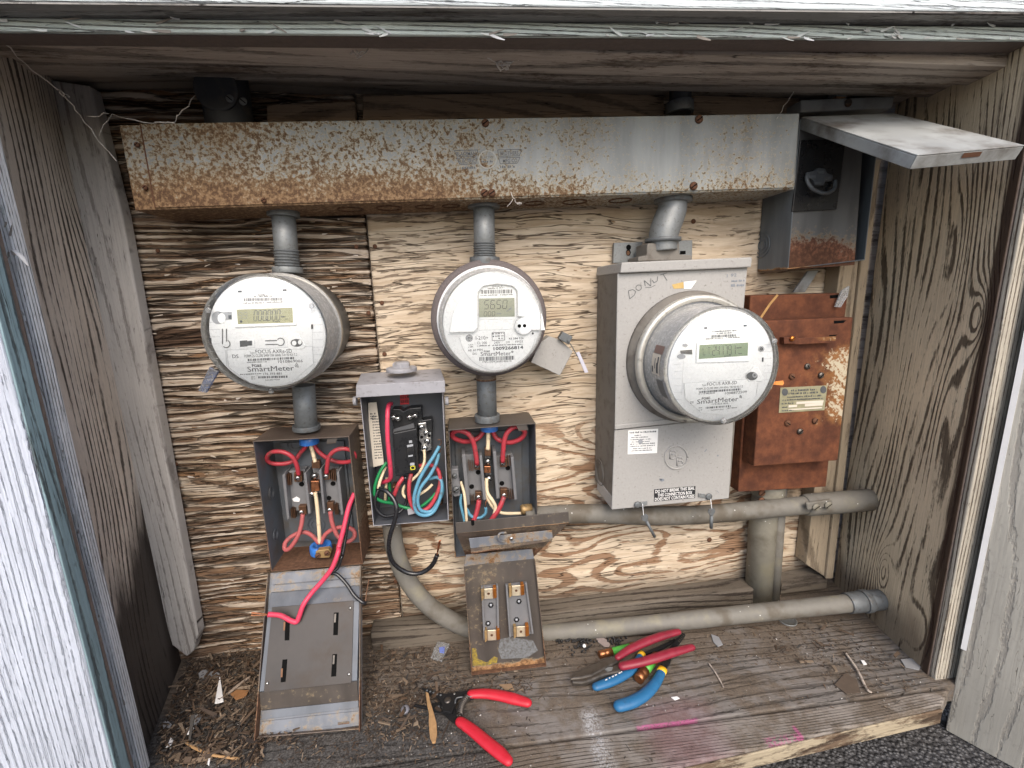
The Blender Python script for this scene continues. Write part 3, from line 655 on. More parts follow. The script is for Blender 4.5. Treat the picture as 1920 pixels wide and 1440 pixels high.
wall = thing('exterior_wall', 'white painted board wall round the cupboard opening, only its edges in view', 'wall', (0, -0.2, 0))
g = G(); g.box((-3.0, -0.225, 0.0), (-0.62, -0.19, 2.6)); obj('wall_board', g, M_WHITE, wall)
g = G(); g.box((0.93, -0.225, 0.0), (3.2, -0.19, 2.6)); obj('wall_board', g, M_WHITE, wall)
g = G(); g.box((-0.62, -0.225, 1.40), (0.93, -0.19, 2.6)); obj('wall_board', g, M_WHITE, wall)
g = G(); g.box((-0.62, -0.2, 0.0), (0.93, -0.17, FZ - 0.05)); obj('wall_board', g, M_DARK, wall)
def hline(p0, p1, y, xa, xb):           # extend an image line at depth y to x = xa .. xb
    a = P(*p0, y); b = P(*p1, y); t = lambda x: a + (b - a) * ((x - a[0]) / (b[0] - a[0]))
    return t(xa), t(xb)
a0, a1 = hline((0, 1), (1920, 22), -0.275, -0.95, 1.3)
g = G(); g.prism([a0 + Z * 0.14, a1 + Z * 0.14, a1, a0], Y * 0.03); 
obj('fascia_board', g, M_WHITET, wall, 0.002)
g = G(); g.prism([a0 + Y * .001 - Z * .0005, a1 + Y * .001 - Z * .0005, a1 + Y * .0295 - Z * .0005, a0 + Y * .0295 - Z * .0005], -Z * .0016); obj('flaked_underside', g, weathered('underside_grey', 0, 1, (0.30, 0.29, 0.275), (0.12, 0.095, 0.075), (0.05, 0.04, 0.035), 0.5, 40, 0.7, 31.0, 0.6, 1.0, cath=.5, pl=.9, lw=.6), wall)
g = G(); g.prism([a0 + Y * 0.0305 + Z * .1, a1 + Y * 0.0305 + Z * .1, a1 + Y * 0.0305 - Z * 0.002, a0 + Y * 0.0305 - Z * .002], Y * 0.02); obj('backing_board', g, M_ENDG, wall, 0.002)

cup = thing('meter_cupboard', 'weathered open timber cupboard recessed in the wall holding the meters', 'cupboard', (0, 0, 0))
cl = np.array(cup.location)
def cpart(name, g, mat, bevel=0.0015): return obj(name, g, mat, cup, bevel)
# the masks of these materials are written in place coordinates: keep the roots of textured boards at the origin of the cupboard
h0, h1 = hline((0, 32), (1920, 50), -0.25, -0.75, 1.05)
e0, e1 = hline((0, 58), (1920, 75), -0.25, -0.75, 1.05)
g = G(); g.prism([h0, h1, e1, e0], Y * 0.006); cpart('header_face', g, M_RIBT); HD = (h0, h1, e0, e1)
u0, u1 = hline((0, 86), (1920, 101), -0.212, -0.75, 1.05)
g = G(); g.hexa([h0 + Y * 0.0062, h1 + Y * 0.0062, e1 + Y * 0.0062, e0 + Y * .0062], [h0 + Y * .04, h1 + Y * .04, u1, u0]); cpart('header_beam', g, M_ENDG)
z_c = P(960, 92, -0.212)[2]
g = G(); g.box((-0.62, -0.2115, z_c), (0.93, -0.150, z_c + 0.05)); cpart('ceiling_board', g, M_DARK)
g = G(); g.box((-0.62, -0.148, z_c + 0.012), (0.93, -0.075, z_c + 0.05)); cpart('ceiling_board', g, M_DARK)
g = G(); g.box((-0.62, -0.073, z_c + 0.028), (0.93, 0.03, z_c + 0.07)); cpart('ceiling_board', g, M_DARK)
# back wall: two plywood sheets that meet in a seam
sx = P(718, 760, 0)[0]; zt = z_c + 0.028; zb = 0.29
obj('plywood_sheet', sheet((-0.64, 0, zb), (sx - .0016 + .64, 0, 0), (0, 0, zt - zb), 110, 680, (0, -1, 0), .012), M_PLYL, cup, norecalc=True)
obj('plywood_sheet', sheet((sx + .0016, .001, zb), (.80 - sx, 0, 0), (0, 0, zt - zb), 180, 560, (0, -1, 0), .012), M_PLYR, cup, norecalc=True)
g = G(); g.box((-0.7, 0.016, 0.2), (0.95, 0.03, 1.5)); cpart('backing_sheet', g, M_DARK, 0.0)
ta, tb = P(668, 180, -0.02), P(1236, 212, -0.02)
g = G(); g.prism([P(680, 180, -.02), P(1245, 166, -.02), P(1245, 216, -.02), P(680, 226, -.02)], Y * 0.018); cpart('back_batten', g, M_BACKTOP)
g = G(); g.prism([P(500, 196, -.018), P(666, 190, -.018), P(666, 240, -.018), P(500, 240, -.018)], Y * 0.016); cpart('back_batten', g, M_BACKTOP)
g = G(); g.prism([P(1300, 178, -.02), P(1500, 172, -.02), P(1500, 216, -.02), P(1300, 216, -.02)], Y * 0.018); cpart('back_batten', g, M_BACKTOP)
# side boards
zj0, zj1 = 0.10, z_c + 0.03
def vslab(xa, ya, xb, yb, t, z0=zj0, z1=zj1):
    d = np.array([xb - xa, yb - ya]); n = np.array([-d[1], d[0]]) / np.linalg.norm(d) * t
    q = [(xa, ya), (xb, yb), (xb + n[0], yb + n[1]), (xa + n[0], ya + n[1])]
    return G().prism([np.array([*p, z1]) for p in q], (0, 0, z0 - z1))
LJ = ((-0.524, -0.215), (-0.582, -0.004)); RJ = ((0.818, -0.26), (0.868, -0.001))
def jsheet(a, b, t): 
    e = np.array([b[0] - a[0], b[1] - a[1], 0]); n = np.array([-e[1], e[0], 0]); n = n if n[0] * (0 - a[0]) > 0 else -n
    return sheet((*a, zj0), e, (0, 0, zj1 - zj0), 170, 260, n, t)
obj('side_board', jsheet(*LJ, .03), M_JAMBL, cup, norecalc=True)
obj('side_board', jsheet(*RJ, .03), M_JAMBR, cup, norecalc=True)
# left trim board with its rounded foot, and its beading
yt = -0.03
g = G(); g.prism([P(70, 145, yt), P(168, 160, yt), P(228, 400, yt), P(372, 1190, yt), P(362, 1222, yt), P(350, 1232, yt), P(322, 1210, yt), P(240, 915, yt)], Y * 0.024); cpart('trim_board', g, M_TRIM, 0.003)
for px, py in ((668, 463), (703, 462), (716, 568), (691, 587), (721, 664), (296, 470), (1330, 1012), (1300, 415), (742, 1090), (330, 870)):
    dome_screw(px, py, -.0005, 4.2, .0016, M_RUSTSCREW, cup, 'nail_head', False)
# right corner post and batten
g = G(); g.prism([P(1598, 300, -.035), P(1638, 300, -.035), P(1552, 1085, -.035), P(1511, 1058, -.035)], Y * 0.034); cpart('corner_post', g, M_POST)
g = G(); g.prism([P(1636, 300, -.042), P(1652, 300, -.042), P(1562, 1085, -.042), P(1549, 1085, -.042)], Y * 0.0065); cpart('corner_bead', g, M_POST)
# shelf
ys = PZ(1220, 1362, FZ)[1]
fl = lambda x0, x1, y0, y1, z: G().box((x0, y0, z - 0.035), (x1, y1, z))

a = PZ(1402, 1405, FZ); b = PZ(1765, 1322, FZ); c0 = PZ(1760, 1290, FZ); c1 = PZ(698, 1433, FZ)
lf = lambda p, q, x: p + (q - p) * ((x - p[0]) / (q[0] - p[0]))
A, B_, C1, C0 = lf(a, b, -0.62), b, lf(c1, c0, 0.83), lf(c1, c0, -0.62)
A[1] = min(A[1], -0.335)
g = G(); g.prism([np.array([-.60, .02, FZ]), np.array([.90, .02, FZ]), lf(c1, c0, .90) + Y * .0015, lf(c1, c0, -.60) + Y * .0015], -Z * .035); cpart('shelf_plank', g, M_FLOOR, 0.002)
g = G(); top = [C0 - Y * 0.002, C1 - Y * .002, B_, A]; g.prism([t - Z * 0.001 for t in top], -Z * 0.036); cpart('sill_plank', g, M_SILL, 0.004)
g = G(); g.prism([A - Y * 0.0005 - Z * .006, B_ - Y * 0.0005 - Z * .006, B_ - Y * .0005 - Z * 0.034, A - Y * .0005 - Z * 0.034], -Y * 0.003); cpart('peeling_face_strip', g, M_SILLF, 0.001)
# cleats along the foot of the back wall
g = G(); g.prism([P(1000, 1128, -.004) * [1, 0, 1] + Y * -0.001, P(1392, 1080, 0) - Y * .001, P(1392, 1080, 0) - Y * .045, P(1000, 1128, 0) - Y * .045], -Z * 0.05); cpart('cleat', g, M_CLEAT, 0.004)
g = G(); g.prism([P(700, 1160, 0) - Y * .001, P(1000, 1130, 0) - Y * .001, P(1000, 1130, 0) - Y * .04, P(700, 1160, 0) - Y * .04], -Z * 0.05); cpart('cleat', g, M_CLEAT, 0.004)
g = G(); g.prism([P(1460, 1072, 0) - Y * .001, P(1530, 1060, 0) - Y * .001, P(1552, 1088, -.04), P(1465, 1098, -.04)], -Z * 0.022); cpart('cleat', g, M_CLEAT, 0.002)
# casings (ribbed front edges)
cx1 = P(266, 1440, -.232)[0]
g = G(); g.box((cx1 - 0.05, -0.232, 0.05), (cx1, -0.2155, z_c + 0.01)); cpart('casing_strip', g, M_RIB, 0.002)
pr = P(1751, 1270, -.272); pw = P(1796, 1250, -.272)
poly = [np.array([pr[0] + 0.004, -.272, z_c + 0.0]), np.array([pw[0] + .012, -.272, z_c]), np.array([pw[0] + .012, -.272, P(1775, 1318, -.272)[2]])] + [P(*q, -.272) for q in ((1772, 1322), (1764, 1306), (1757, 1314), (1752, 1296))] + [np.array([pr[0] + .004, -.272, pr[2]])]
g = G(); g.prism(poly, Y * 0.011); cpart('casing_strip', g, M_RIBR, 0.002)
g = G(); g.box((0.8185, -0.2608, 0.28), (0.87, -0.2585, z_c)); cpart('casing_backing', g, M_ENDG, 0.002)
# doors
hx = P(210, 1440, -.30)[0]
ldoor = thing('cupboard_door', 'bright white painted cupboard door with blue edge, folded open at the left', 'door', (hx, -0.28, 0.06))
g = G(); zb_, zt_ = 0.205, 1.42
q = [(hx, -0.30), (hx - 0.62, -0.335), (hx - 0.62, -0.305), (hx, -0.2695)]
g.prism([np.array([*p, zt_]) for p in q], (0, 0, zb_ - zt_)); obj('door_leaf', g, M_WHITE, ldoor, 0.002)
g = G(); g.box((hx + 0.0004, -0.2985, zb_ + .004), (hx + 0.003, -0.277, zt_ - .004)); obj('door_edge', g, M_BLUE, ldoor, 0.0008)
g = G(); g.box((hx + 0.0003, -0.2768, zb_ + .004), (hx + 0.0022, -0.271, zt_ - .004)); obj('bare_edge_strip', g, M_ENDG, ldoor, 0.0008)
wx = P(1792, 1262, -.285)
rd = thing('cupboard_door', 'white cupboard door, its shade coloured in as grey, swung out at the right of the shelf', 'door', (wx[0], -0.285, 0.02))
ang = math.radians(29)
dv = np.array([math.sin(ang), -math.cos(ang), 0]); nv = np.array([math.cos(ang), math.sin(ang), 0])
base = np.array([wx[0] + 0.002, -0.285, 0])
zbr = 0.197
g = G(); q = [base, base + dv * 0.62, base + dv * 0.62 + nv * 0.03, base + nv * 0.03]
g.prism([p * [1, 1, 0] + Z * 1.42 for p in q], (0, 0, zbr - 1.42)); obj('door_leaf', g, M_DOORSHADE, rd, 0.002)
g = G(); q = [base + dv * 0.006 - nv * 0.002 , base - dv * 0.001 - nv * 0.002, base - dv * 0.001 - nv * 0.0002, base + dv * 0.006 - nv * .0002]
g.prism([p * [1, 1, 0] + Z * 1.41 for p in q], (0, 0, PX(1800, 1215, wx[0])[2] - 1.41)); obj('paint_line', g, M_CHIPW, rd)

# ------------------------------------------------------------------ wireway trough
tq = [(222, 234), (1500, 212), (1490, 355), (253, 395)]
TY = -0.10
tr = thing('wireway_trough', 'long blue grey metal wiring trough with rust spots below the ceiling', 'wiring trough', P(860, 300, -.05))
g = G(); g.prism([P(*q, TY) for q in tq], Y * 0.098); obj('trough_body', g, M_TROUGH, tr, 0.002)
g = G(); g.prism([P(265, 233, TY) - Y * .0003, P(1496, 214, TY) - Y * .0003, P(1486, 352, TY) - Y * .0003, P(293, 390, TY) - Y * .0003], -Y * 0.0018); obj('cover', g, M_TROUGH, tr, 0.0008)
g = G(); g.prism([P(263.5, 234, TY) - Y * .0003, P(266, 234, TY) - Y * .0003, P(294, 390, TY) - Y * .0003, P(291.5, 390, TY) - Y * .0003], -Y * .0021); obj('cover_edge', g, M_RUSTSCREW, tr)
for px, py, mt in ((910, 231, M_RUSTSCREW), (908, 362, M_RUSTSCREW), (922, 362, M_RUSTSCREW), (1300, 349, M_RUSTSCREW), (1310, 224, M_RUSTSCREW), (258, 272, M_RUSTSCREW), (273, 352, M_RUSTSCREW), (495, 376, M_RUSTSCREW)):
    dome_screw(px, py, TY - .0022, 7 if 880 < px < 1320 else 5, .004, mt, tr)
fc = Face(0, 0, 1.0, TY - 0.0022)
g = G()
fc.ring(g, (914, 299), 16.5, 2.2, .0006, 1); fc.disc(g, (914, 299), 15.5, None, .0003, 2)
for (q, t, a, b) in ((((852, 282), (896, 281), (893, 293), (857, 294)), 'BLAKEMAN', (856, 292), (892, 291)), (((856, 297), (894, 296), (892, 307), (862, 308)), 'ELECTRIC', (860, 306), (891, 305)),
                     (((933, 281), (978, 280), (974, 292), (935, 293)), 'BROTHERS', (938, 291), (972, 290)), (((935, 296), (975, 295), (970, 306), (938, 307)), 'MFG CO', (943, 305), (970, 304))):
    fc.line(g, q, 1.1, .0005, 0, True); fc.text(g, t, a, b, 7.0, .0006, .01)
fc.micro(g, (866, 317), (892, 316), 5); fc.micro(g, (938, 315), (965, 314), 5)
fc.text(g, 'ELECTRIC', (902, 297), (927, 296.5), 4); fc.micro(g, (903, 305), (926, 304), 4)
obj('stamped_nameplate', g, [M_DKGREY, plain('nameplate_ring', (.36, .35, .31), .5), M_TROUGH], tr)
for px, w in ((645, 26), (722, 26), (793, 20), (845, 18), (950, 16), (1010, 20), (1090, 24), (1180, 22)):
    t = (px - 253) / 1237.0; c = P(px, 395 - 40 * t, TY); r = wid(px, 380, TY, w)
    g = G(); g.lathe([c[0], TY + 0.042, c[2] - .0004], -Z, [(r, -0.004), (r, 0.0014), (r * .88, 0.0014), (r * .88, -0.004)], 28); obj('knockout', g, M_RUSTBR, tr)

# ------------------------------------------------------------------ pipes near the ceiling
cb = thing('pipe_elbow', 'black rounded conduit elbow standing on the left end of the trough', 'conduit fitting', P(428, 215, -.05))
c = P(430, 222, -.05); r = wid(430, 222, -.05, 43)
g = G(); g.tube([c - Z * 0.01, c + Z * .03, c + Z * .06 + Y * .002, c + Z * .085 + Y * .02], [r, r, r * .98, r * .6], 24, round_end=True); obj('elbow_body', g, M_BLACKPIPE, cb)
g = G(); g.lathe(c + Z * .028, -Y, [(r * .3, r * .9), (r * .92, r * .86), (r * .92, r * .97), (r * .8, r * 1.02)], 28); o = obj('cover_plate', g, M_BLACKPIPE, cb, 0.001)
for px, py in ((431, 185), (456, 190)): dome_screw(px, py, -.05 - r * 1.03, 7.5, .0015, M_GALVD, cb, ang=-.7)
g = G(); p_, r_ = pipe_px([(1276, 120, -.05), (1275, 214, -.05)], 19); g.tube(p_, r_, 20, sub=1)
rp = thing('conduit_riser', 'dark vertical conduit rising from the trough top into the ceiling', 'conduit', p_[1])
obj('pipe', g, M_BLACKPIPE, rp)
g = G(); p_, r_ = pipe_px([(1274, 192, -.05), (1274, 213, -.05)], 24); g.tube(p_, r_, 24, sub=1); obj('coupling', g, M_GALVD, rp, .001)

def nipple(name, label, x0, y0, x1, y1, dep, r, mat, collars=(), threads=None):
    p, rr = pipe_px([(x0, y0, dep), (x1, y1, dep)], r)
    t = thing(name, label, 'conduit', p[1], 'conduit nipples joining trough, meters and boxes')
    g = G(); g.tube(p, rr, 24, sub=1); obj('pipe', g, mat, t)
    for (k0, k1, sc, mt) in collars:
        a = p[0] + (p[1] - p[0]) * k0; b = p[0] + (p[1] - p[0]) * k1
        g = G(); g.tube([a, b], rr * sc, 24, sub=1); obj('locknut', g, mt, t, .0008)
    if threads:
        a = p[0] + (p[1] - p[0]) * threads[0]; b = p[0] + (p[1] - p[0]) * threads[1]
        n = 13; g = G(); g.tube([a + (b - a) * k / (n - 1) for k in range(n)], [rr * (1.09 if k % 2 else .99) for k in range(n)], 24, sub=1, smooth=False); obj('thread', g, M_LUG if threads[0] > .5 and mat is M_GALVD else M_GALVD, t)
    return t
nipple('conduit_nipple', 'grey threaded conduit between the trough and the left meter', 531, 396, 540, 512, -.05, 22, M_GALV, ((-.02, .09, 1.35, M_GALVD), (.9, 1.0, 1.3, M_GALV)), (.62, .9))
nipple('conduit_nipple', 'short conduit between the left meter and the open fuse box below it', 569, 722, 575, 806, -.046, 21, M_GALV, ((.88, .99, 1.25, M_GALVD),))
nipple('conduit_nipple', 'grey threaded conduit between the trough and the middle meter', 907, 380, 909, 496, -.05, 20, M_GALV, ((-.03, .09, 1.5, M_GALVD), (.88, 1.0, 1.45, M_GALVD)), (.64, .88))
nipple('conduit_nipple', 'short conduit between the middle meter and the open fuse box under it', 911, 690, 914, 790, -.046, 18.5, M_GALVD, ((.86, .99, 1.3, M_GALVD), (.1, .22, 1.03, M_RUSTBR)))
t = thing('offset_nipple', 'grey kinked conduit between the trough and the square meter box', 'conduit', P(1243, 470, -.06), 'conduit nipples joining trough, meters and boxes')
p_, r_ = pipe_px([(1261, 368, -.055), (1260, 392, -.055), (1254, 410, -.056), (1246, 432, -.059), (1243, 450, -.06), (1243, 470, -.06)], 25)
g = G(); g.tube(p_, [r_, r_, r_ * 1.04, r_ * 1.04, r_, r_], 24); obj('pipe', g, M_GALV, t)
g = G(); c = P(1243, 450, -.06); g.lathe(c, Z, [(r_ * 1.0, -.004), (r_ * 1.25, -.003), (r_ * 1.25, .003), (r_, .004)], 28); obj('locknut', g, M_GALVD, t)
g = G(); c = P(1262, 376, -.055); g.lathe(c, Z, [(r_ * 1.0, -.004), (r_ * 1.3, -.003), (r_ * 1.3, .006), (r_, .008)], 28); obj('locknut', g, M_GALVD, t)

# ------------------------------------------------------------------ left meter
def glass_cover(g, px, py, yref, R, y0, y1, m_side=1, m_front=0, lip=1.03):
    c = P(px, py, yref); k = wid(px, py, yref, 1.0); C = [c[0], 0, c[2]]
    g.lathe(C, Y, [(R * k * lip, y0), (R * k, y0 - .004), (R * k * .985, y1 + .008)], 64, m_side, True, (False, False))
    g.lathe(C, Y, [(R * k * .985, y1 + .008), (R * k * .97, y1 + .002), (R * k * .93, y1), (0.0005, y1 - .004)], 64, m_front, True, (False, True))
m1c = P(498, 625.5, -.165)
mt = thing('electric_meter', 'round white digital meter reading 000.000, left one under the trough', 'electric meter', [m1c[0], 0, m1c[2]], 'round smart electric meters')
g = G(); lathe_px(g, 498, 625.5, -.165, [(113, -.004), (113, -.06), (116, -.066), (116, -.078)]); obj('socket_can', g, M_GALV, mt)
g = G(); lathe_px(g, 498, 625.5, -.165, [(112, -.0785), (121, -.079), (121, -.092), (116, -.093)], cap=(False, False)); obj('seal_ring', g, M_RINGAL, mt)
g = G(); lathe_px(g, 498, 625.5, -.165, [(114, -.08), (114, -.098), (105, -.0985)]); obj('base_disc', g, M_DKGREY, mt)
g = G(); lathe_px(g, 498, 625.5, -.165, [(110, -.0985), (115, -.148), (109, -.149)], cap=(False, False)); obj('inner_barrel', g, M_DUSTY, mt)
YF = -.158
g = G(); lathe_px(g, 499.5, 625, -.165, [(110.5, -.150), (110.5, YF + .001), (109.5, YF)]); obj('face_plate', g, M_METERW, mt)
g = G(); glass_cover(g, 498, 625.5, -.165, 119, -.096, -.172); obj('glass_cover', g, [M_GLASS, M_GLASSD], mt)
f = Face(360, 480, 5.144, YF)
g = G(); f.slab(g, [(385, 495), (990, 480), (1005, 665), (410, 690)], .003); obj('display_bezel', g, M_METERP, mt, .0006)
g = G(); f.quad(g, [(430, 517), (970, 497), (975, 643), (443, 657)], .0032); obj('display', g, M_LCD1, mt)
g = G()
f.seg7(g, '99', (449, 606), (545, 602), 58, .0036, 1, .10); f.seg7(g, '000.000', (595, 626), (860, 616), 98, .0036, 0, .2)
f.micro(g, (862, 592), (898, 590), 18, .0036, 0); f.micro(g, (780, 636), (850, 634), 10, .0036, 0); f.micro(g, (895, 612), (925, 611), 8, .0036); f.disc(g, (474, 632), 12, None, .0036)
obj('display_digits', g, [M_INK, M_INKG], mt)
g = G(); f.slab(g, [(460, 362), (900, 346), (905, 462), (462, 476)], .0005); obj('label_sticker', g, M_PAPERW, mt)
g = G(); f.slab(g, [(335, 908), (1160, 872), (1172, 1040), (960, 1215), (760, 1262), (560, 1225), (355, 1075)], .0009); f.slab(g, [(455, 812), (600, 802), (604, 880), (458, 890)], .001)
obj('nameplate', g, M_METERP, mt, .0004)
g = G()
f.bars(g, (503, 408), (876, 402), 28, 44); f.micro(g, (640, 382), (720, 379), 14); f.micro(g, (598, 398), (775, 392), 14); f.micro(g, (490, 462), (695, 456), 14, .0008); f.micro(g, (720, 453), (880, 448), 14, .0008)
for q in (((442, 336), (479, 333), (480, 350), (443, 352)), ((874, 322), (911, 319), (912, 337), (875, 339)), ((1148, 660), (1168, 659), (1169, 703), (1149, 704)), ((165, 790), (187, 790), (187, 822), (165, 822))): f.quad(g, q)
h = .0013
f.text(g, 'Type', (556, 942), (606, 940), 18, h); f.text(g, 'FOCUS AXRe-SD', (615, 941), (966, 933), 36, h)
f.text(g, 'DS', (391, 985), (450, 983), 33, h); f.text(g, 'FORM 2S CL200 240V 3W 60Hz TA=30 Kh 7.2', (505, 978), (1016, 962), 25, h)
f.bars(g, (538, 992), (995, 972), 22, 46, h); f.micro(g, (530, 1030), (722, 1024), 10, h); f.text(g, '1010869006', (832, 1031), (1070, 1024), 25, h)
f.text(g, 'PG&E', (580, 1070), (673, 1070), 26, h, .02); f.text(g, 'SmartMeter', (538, 1117), (985, 1103), 48, h)
for rr_ in (14, 26, 38): f.ring(g, (985, 1068), rr_, 5, h, 0, 8, -1.15, .25)
f.micro(g, (464, 1147), (668, 1139), 12, h); f.text(g, '176 393 881', (688, 1147), (866, 1143), 20, h)
f.bars(g, (640, 1160), (926, 1154), 20, 30, h); f.micro(g, (570, 1172), (608, 1170), 10, h); f.micro(g, (572, 1190), (608, 1188), 10, h); f.text(g, 'Landis+Gyr', (710, 1202), (850, 1196), 13, h)
obj('printed_lettering', g, M_INK, mt)
g = G()
for k in range(8):
    x0 = 445 + k * 68; f.line(g, [(x0, 250 - (2 if k in (3, 4) else 0)), (x0 + 2, 322)], 3, .0005)
f.line(g, [(380, 320), (960, 296)], 3, .0005)
for k in range(7):
    f.line(g, [(165, 640 + k * 70), (270, 637 + k * 70)], 3, .0005); f.line(g, [(1165, 592 + k * 72), (1262, 590 + k * 72)], 3, .0005)
f.line(g, [(1155, 500), (1165, 960)], 3, .0005); f.line(g, [(322, 905), (335, 1060)], 3, .001)
f.line(g, [(335, 908), (1160, 872), (1172, 1040)], 4, .0012); f.line(g, [(335, 908), (355, 1075), (560, 1225), (760, 1262)], 3, .0012)
obj('moulded_ribs', g, M_LINE, mt)
g = G(); f.disc(g, (250, 595), 62, None, .0006); f.quad(g, [(262, 545), (382, 538), (384, 612), (262, 625)], .0006); f.disc(g, (285, 600), 38, 50, .0009, 1); f.quad(g, [(350, 572), (380, 570), (381, 606), (352, 608)], .0009, 2); obj('optical_port', g, [M_GREYP, M_METERP, M_INK], mt)
g = G()
for pts in (((293, 702), (293, 850), ), ((332, 702), (332, 825)), ((705, 818), (820, 815)), ((708, 854), (822, 852))): f.line(g, pts, 9, .0008)
f.ring(g, (330, 848), 36, 8, .0008, 0, 16, -1.2, 2.4); f.ring(g, (853, 828), 36, 8, .0008, 0, 18, -2.5, 2.5)
f.quad(g, [(460, 818), (532, 812), (534, 872), (463, 878)], .0014); f.quad(g, [(532, 822), (578, 816), (580, 862), (534, 866)], .0014)
obj('key_slots', g, M_DKGREY, mt)
g = G(); f.slab(g, [(970, 745), (1015, 745), (1098, 868), (1070, 900), (930, 900), (915, 865)], .002)
obj('reset_knob', g, M_METERP, mt, .001)
g = G(); f.disc(g, (1008, 838), 58, 38, .0024, 0); f.disc(g, (985, 840), 22, 24, .0027, 1); f.disc(g, (1040, 832), 18, 22, .0027, 1); obj('knob_core', g, [M_DKGREY, M_METERP], mt)
g = G()
for X_, Y_ in ((158, 522), (1152, 482), (762, 1304)): c = f.p(X_, Y_, .008); g.ball(c, wid(520, 600, YF, 5.5), 0, 10, (1, .6, 1))
obj('cover_stud', g, M_CLEAR, mt)
tg = G(); q = [P(381, 735, -.085), P(398, 734, -.085), P(408, 692, -.09), P(391, 688, -.09)]; tg.prism([P(371, 733, -.085), P(386, 737, -.085), P(409, 697, -.09), P(392, 688, -.09)], Y * .006)
single('seal_tag', 'translucent blue plastic seal tag hanging left under the left meter', 'seal tag', tg, M_CLEARB, .001)

# ------------------------------------------------------------------ middle meter
mc = P(921, 602, -.12)
mt = thing('electric_meter', 'round white digital meter reading 5650 in a rusty purple ring, middle one', 'electric meter', [mc[0], 0, mc[2]], 'round smart electric meters')
g = G(); lathe_px(g, 918, 598.5, -.075, [(104, -.003), (106, -.05), (108.5, -.058), (108.5, -.074), (101, -.076)]); obj('socket_can', g, M_SOCKR, mt)
g = G(); lathe_px(g, 919.5, 600, -.09, [(98, -.06), (99.5, -.077), (99.5, -.084), (97, -.087), (93, -.0875)]); obj('seal_ring', g, M_METERW, mt)
g = G(); lathe_px(g, 919.5, 600, -.09, [(88, -.0872), (87, -.118)], cap=(False, False)); obj('inner_barrel', g, plain('barrel_grey_white', (0.52, 0.51, 0.47), 0.5, var=.2, scale=200, dirt=.3, dirtcol=(.3, .28, .22)), mt)
YF = -.122
g = G(); lathe_px(g, 925, 606, -.122, [(93, -.112), (94, YF + .002), (92, YF)]); obj('face_plate', g, M_METERW, mt)
f = Face(790, 470, 5.5375, YF)
g = G(); arc = [(790 + 500 * math.cos(a) , 780 + 500 * math.sin(a)) for a in np.linspace(math.pi * 1.0, 2 * math.pi, 22)]
up = [(290, 850)] + [(790 + 485 * math.cos(a), 800 + 470 * math.sin(a)) for a in np.linspace(math.pi + .12, 2 * math.pi - .04, 22)] + [(1288, 826), (1140, 828), (1130, 790), (1075, 690), (1000, 680), (996, 420), (950, 370), (790, 345), (640, 372), (588, 430), (592, 790), (560, 845)]
g.prism([f.p(*q, .006) for q in up], Y * .0058); obj('upper_cover', g, M_METERP, mt, .001)
g = G(); f.slab(g, [(598, 410), (640, 375), (790, 350), (940, 375), (985, 420), (985, 690), (970, 712), (605, 712)], .0015, 0); obj('window_panel', g, M_METERP, mt)
g = G(); f.quad(g, [(597, 497), (966, 490), (970, 684), (600, 692)], .002); obj('display', g, M_LCD2, mt)
g = G(); f.seg7(g, '5650', (652, 606), (905, 600), 88, .0024, 0, .15, .1); f.seg7(g, '000', (650, 680), (775, 677), 48, .0024, 0, .16, .08); f.micro(g, (780, 660), (830, 658), 14, .0024, 1); f.micro(g, (885, 640), (940, 600), 20, .0024, 1); obj('display_digits', g, [M_INK, M_INKG], mt)
g = G(); f.slab(g, [(605, 718), (960, 712), (960, 815), (600, 826)], .001); obj('blank_panel', g, M_METERP, mt, .0005)
g = G(); lathe_px(g, 981, 611, YF, [(16, YF), (16, YF - .007), (14.5, YF - .0085), (1, YF - .0086)], 32); obj('optical_port', g, M_METERP, mt)
g = G(); f.disc(g, (1018, 782), 19, None, .0090); f.disc(g, (1072, 779), 19, None, .0090); obj('port_hole', g, M_SHADOWBK, mt)
g = G(); low = [(405, 880), (540, 872), (590, 838), (930, 826), (960, 880), (1130, 870), (1135, 905)] + [(790 + 395 * math.cos(a), 850 + 365 * math.sin(a)) for a in np.linspace(.15, math.pi - .12, 20)]
g.prism([f.p(*q, .0009) for q in low], Y * .00085); obj('nameplate', g, M_METERP, mt)
g = G(); h = .0013
f.bars(g, (618, 408), (948, 402), 40, 40, .0018); f.micro(g, (690, 398), (860, 390), 14, .0018); f.micro(g, (615, 470), (790, 465), 12, .0018); f.micro(g, (820, 464), (948, 460), 12, .0018); f.micro(g, (735, 375), (850, 372), 14, .0018)
f.text(g, 'I-210+', (566, 926), (695, 922), 36, h); f.text(g, '43 584 526', (908, 924), (1062, 918), 20, h, .01)
f.line(g, [(733, 852), (863, 846), (866, 928), (736, 934)], 5, h, 0, True)
for X_, Y_ in ((745, 864), (748, 890), (806, 860), (806, 886), (808, 910)): f.disc(g, (X_, Y_), 8, None, h)
for X_, Y_ in ((765, 868), (825, 864), (765, 893), (828, 890), (828, 914)): f.micro(g, (X_, Y_), (X_ + 30, Y_ - 1), 12, h)
f.text(g, 'CL 200', (580, 972), (681, 969), 26, h); f.text(g, '240V', (755, 967), (821, 964), 24, h); f.text(g, '3W', (880, 962), (921, 960), 22, h); f.text(g, 'FM2S', (976, 957), (1056, 952), 22, h)
f.text(g, 'USA', (490, 985), (540, 983), 14, h); f.micro(g, (487, 1006), (540, 1003), 14, h); f.micro(g, (580, 995), (712, 990), 14, h); f.micro(g, (738, 988), (1056, 976), 13, h)
f.text(g, '1009266814', (750, 1033), (1058, 1018), 32, h, .025); f.text(g, 'AR 60 MIN', (484, 1048), (636, 1040), 24, h); f.text(g, 'DS', (534, 1082), (575, 1080), 22, h)
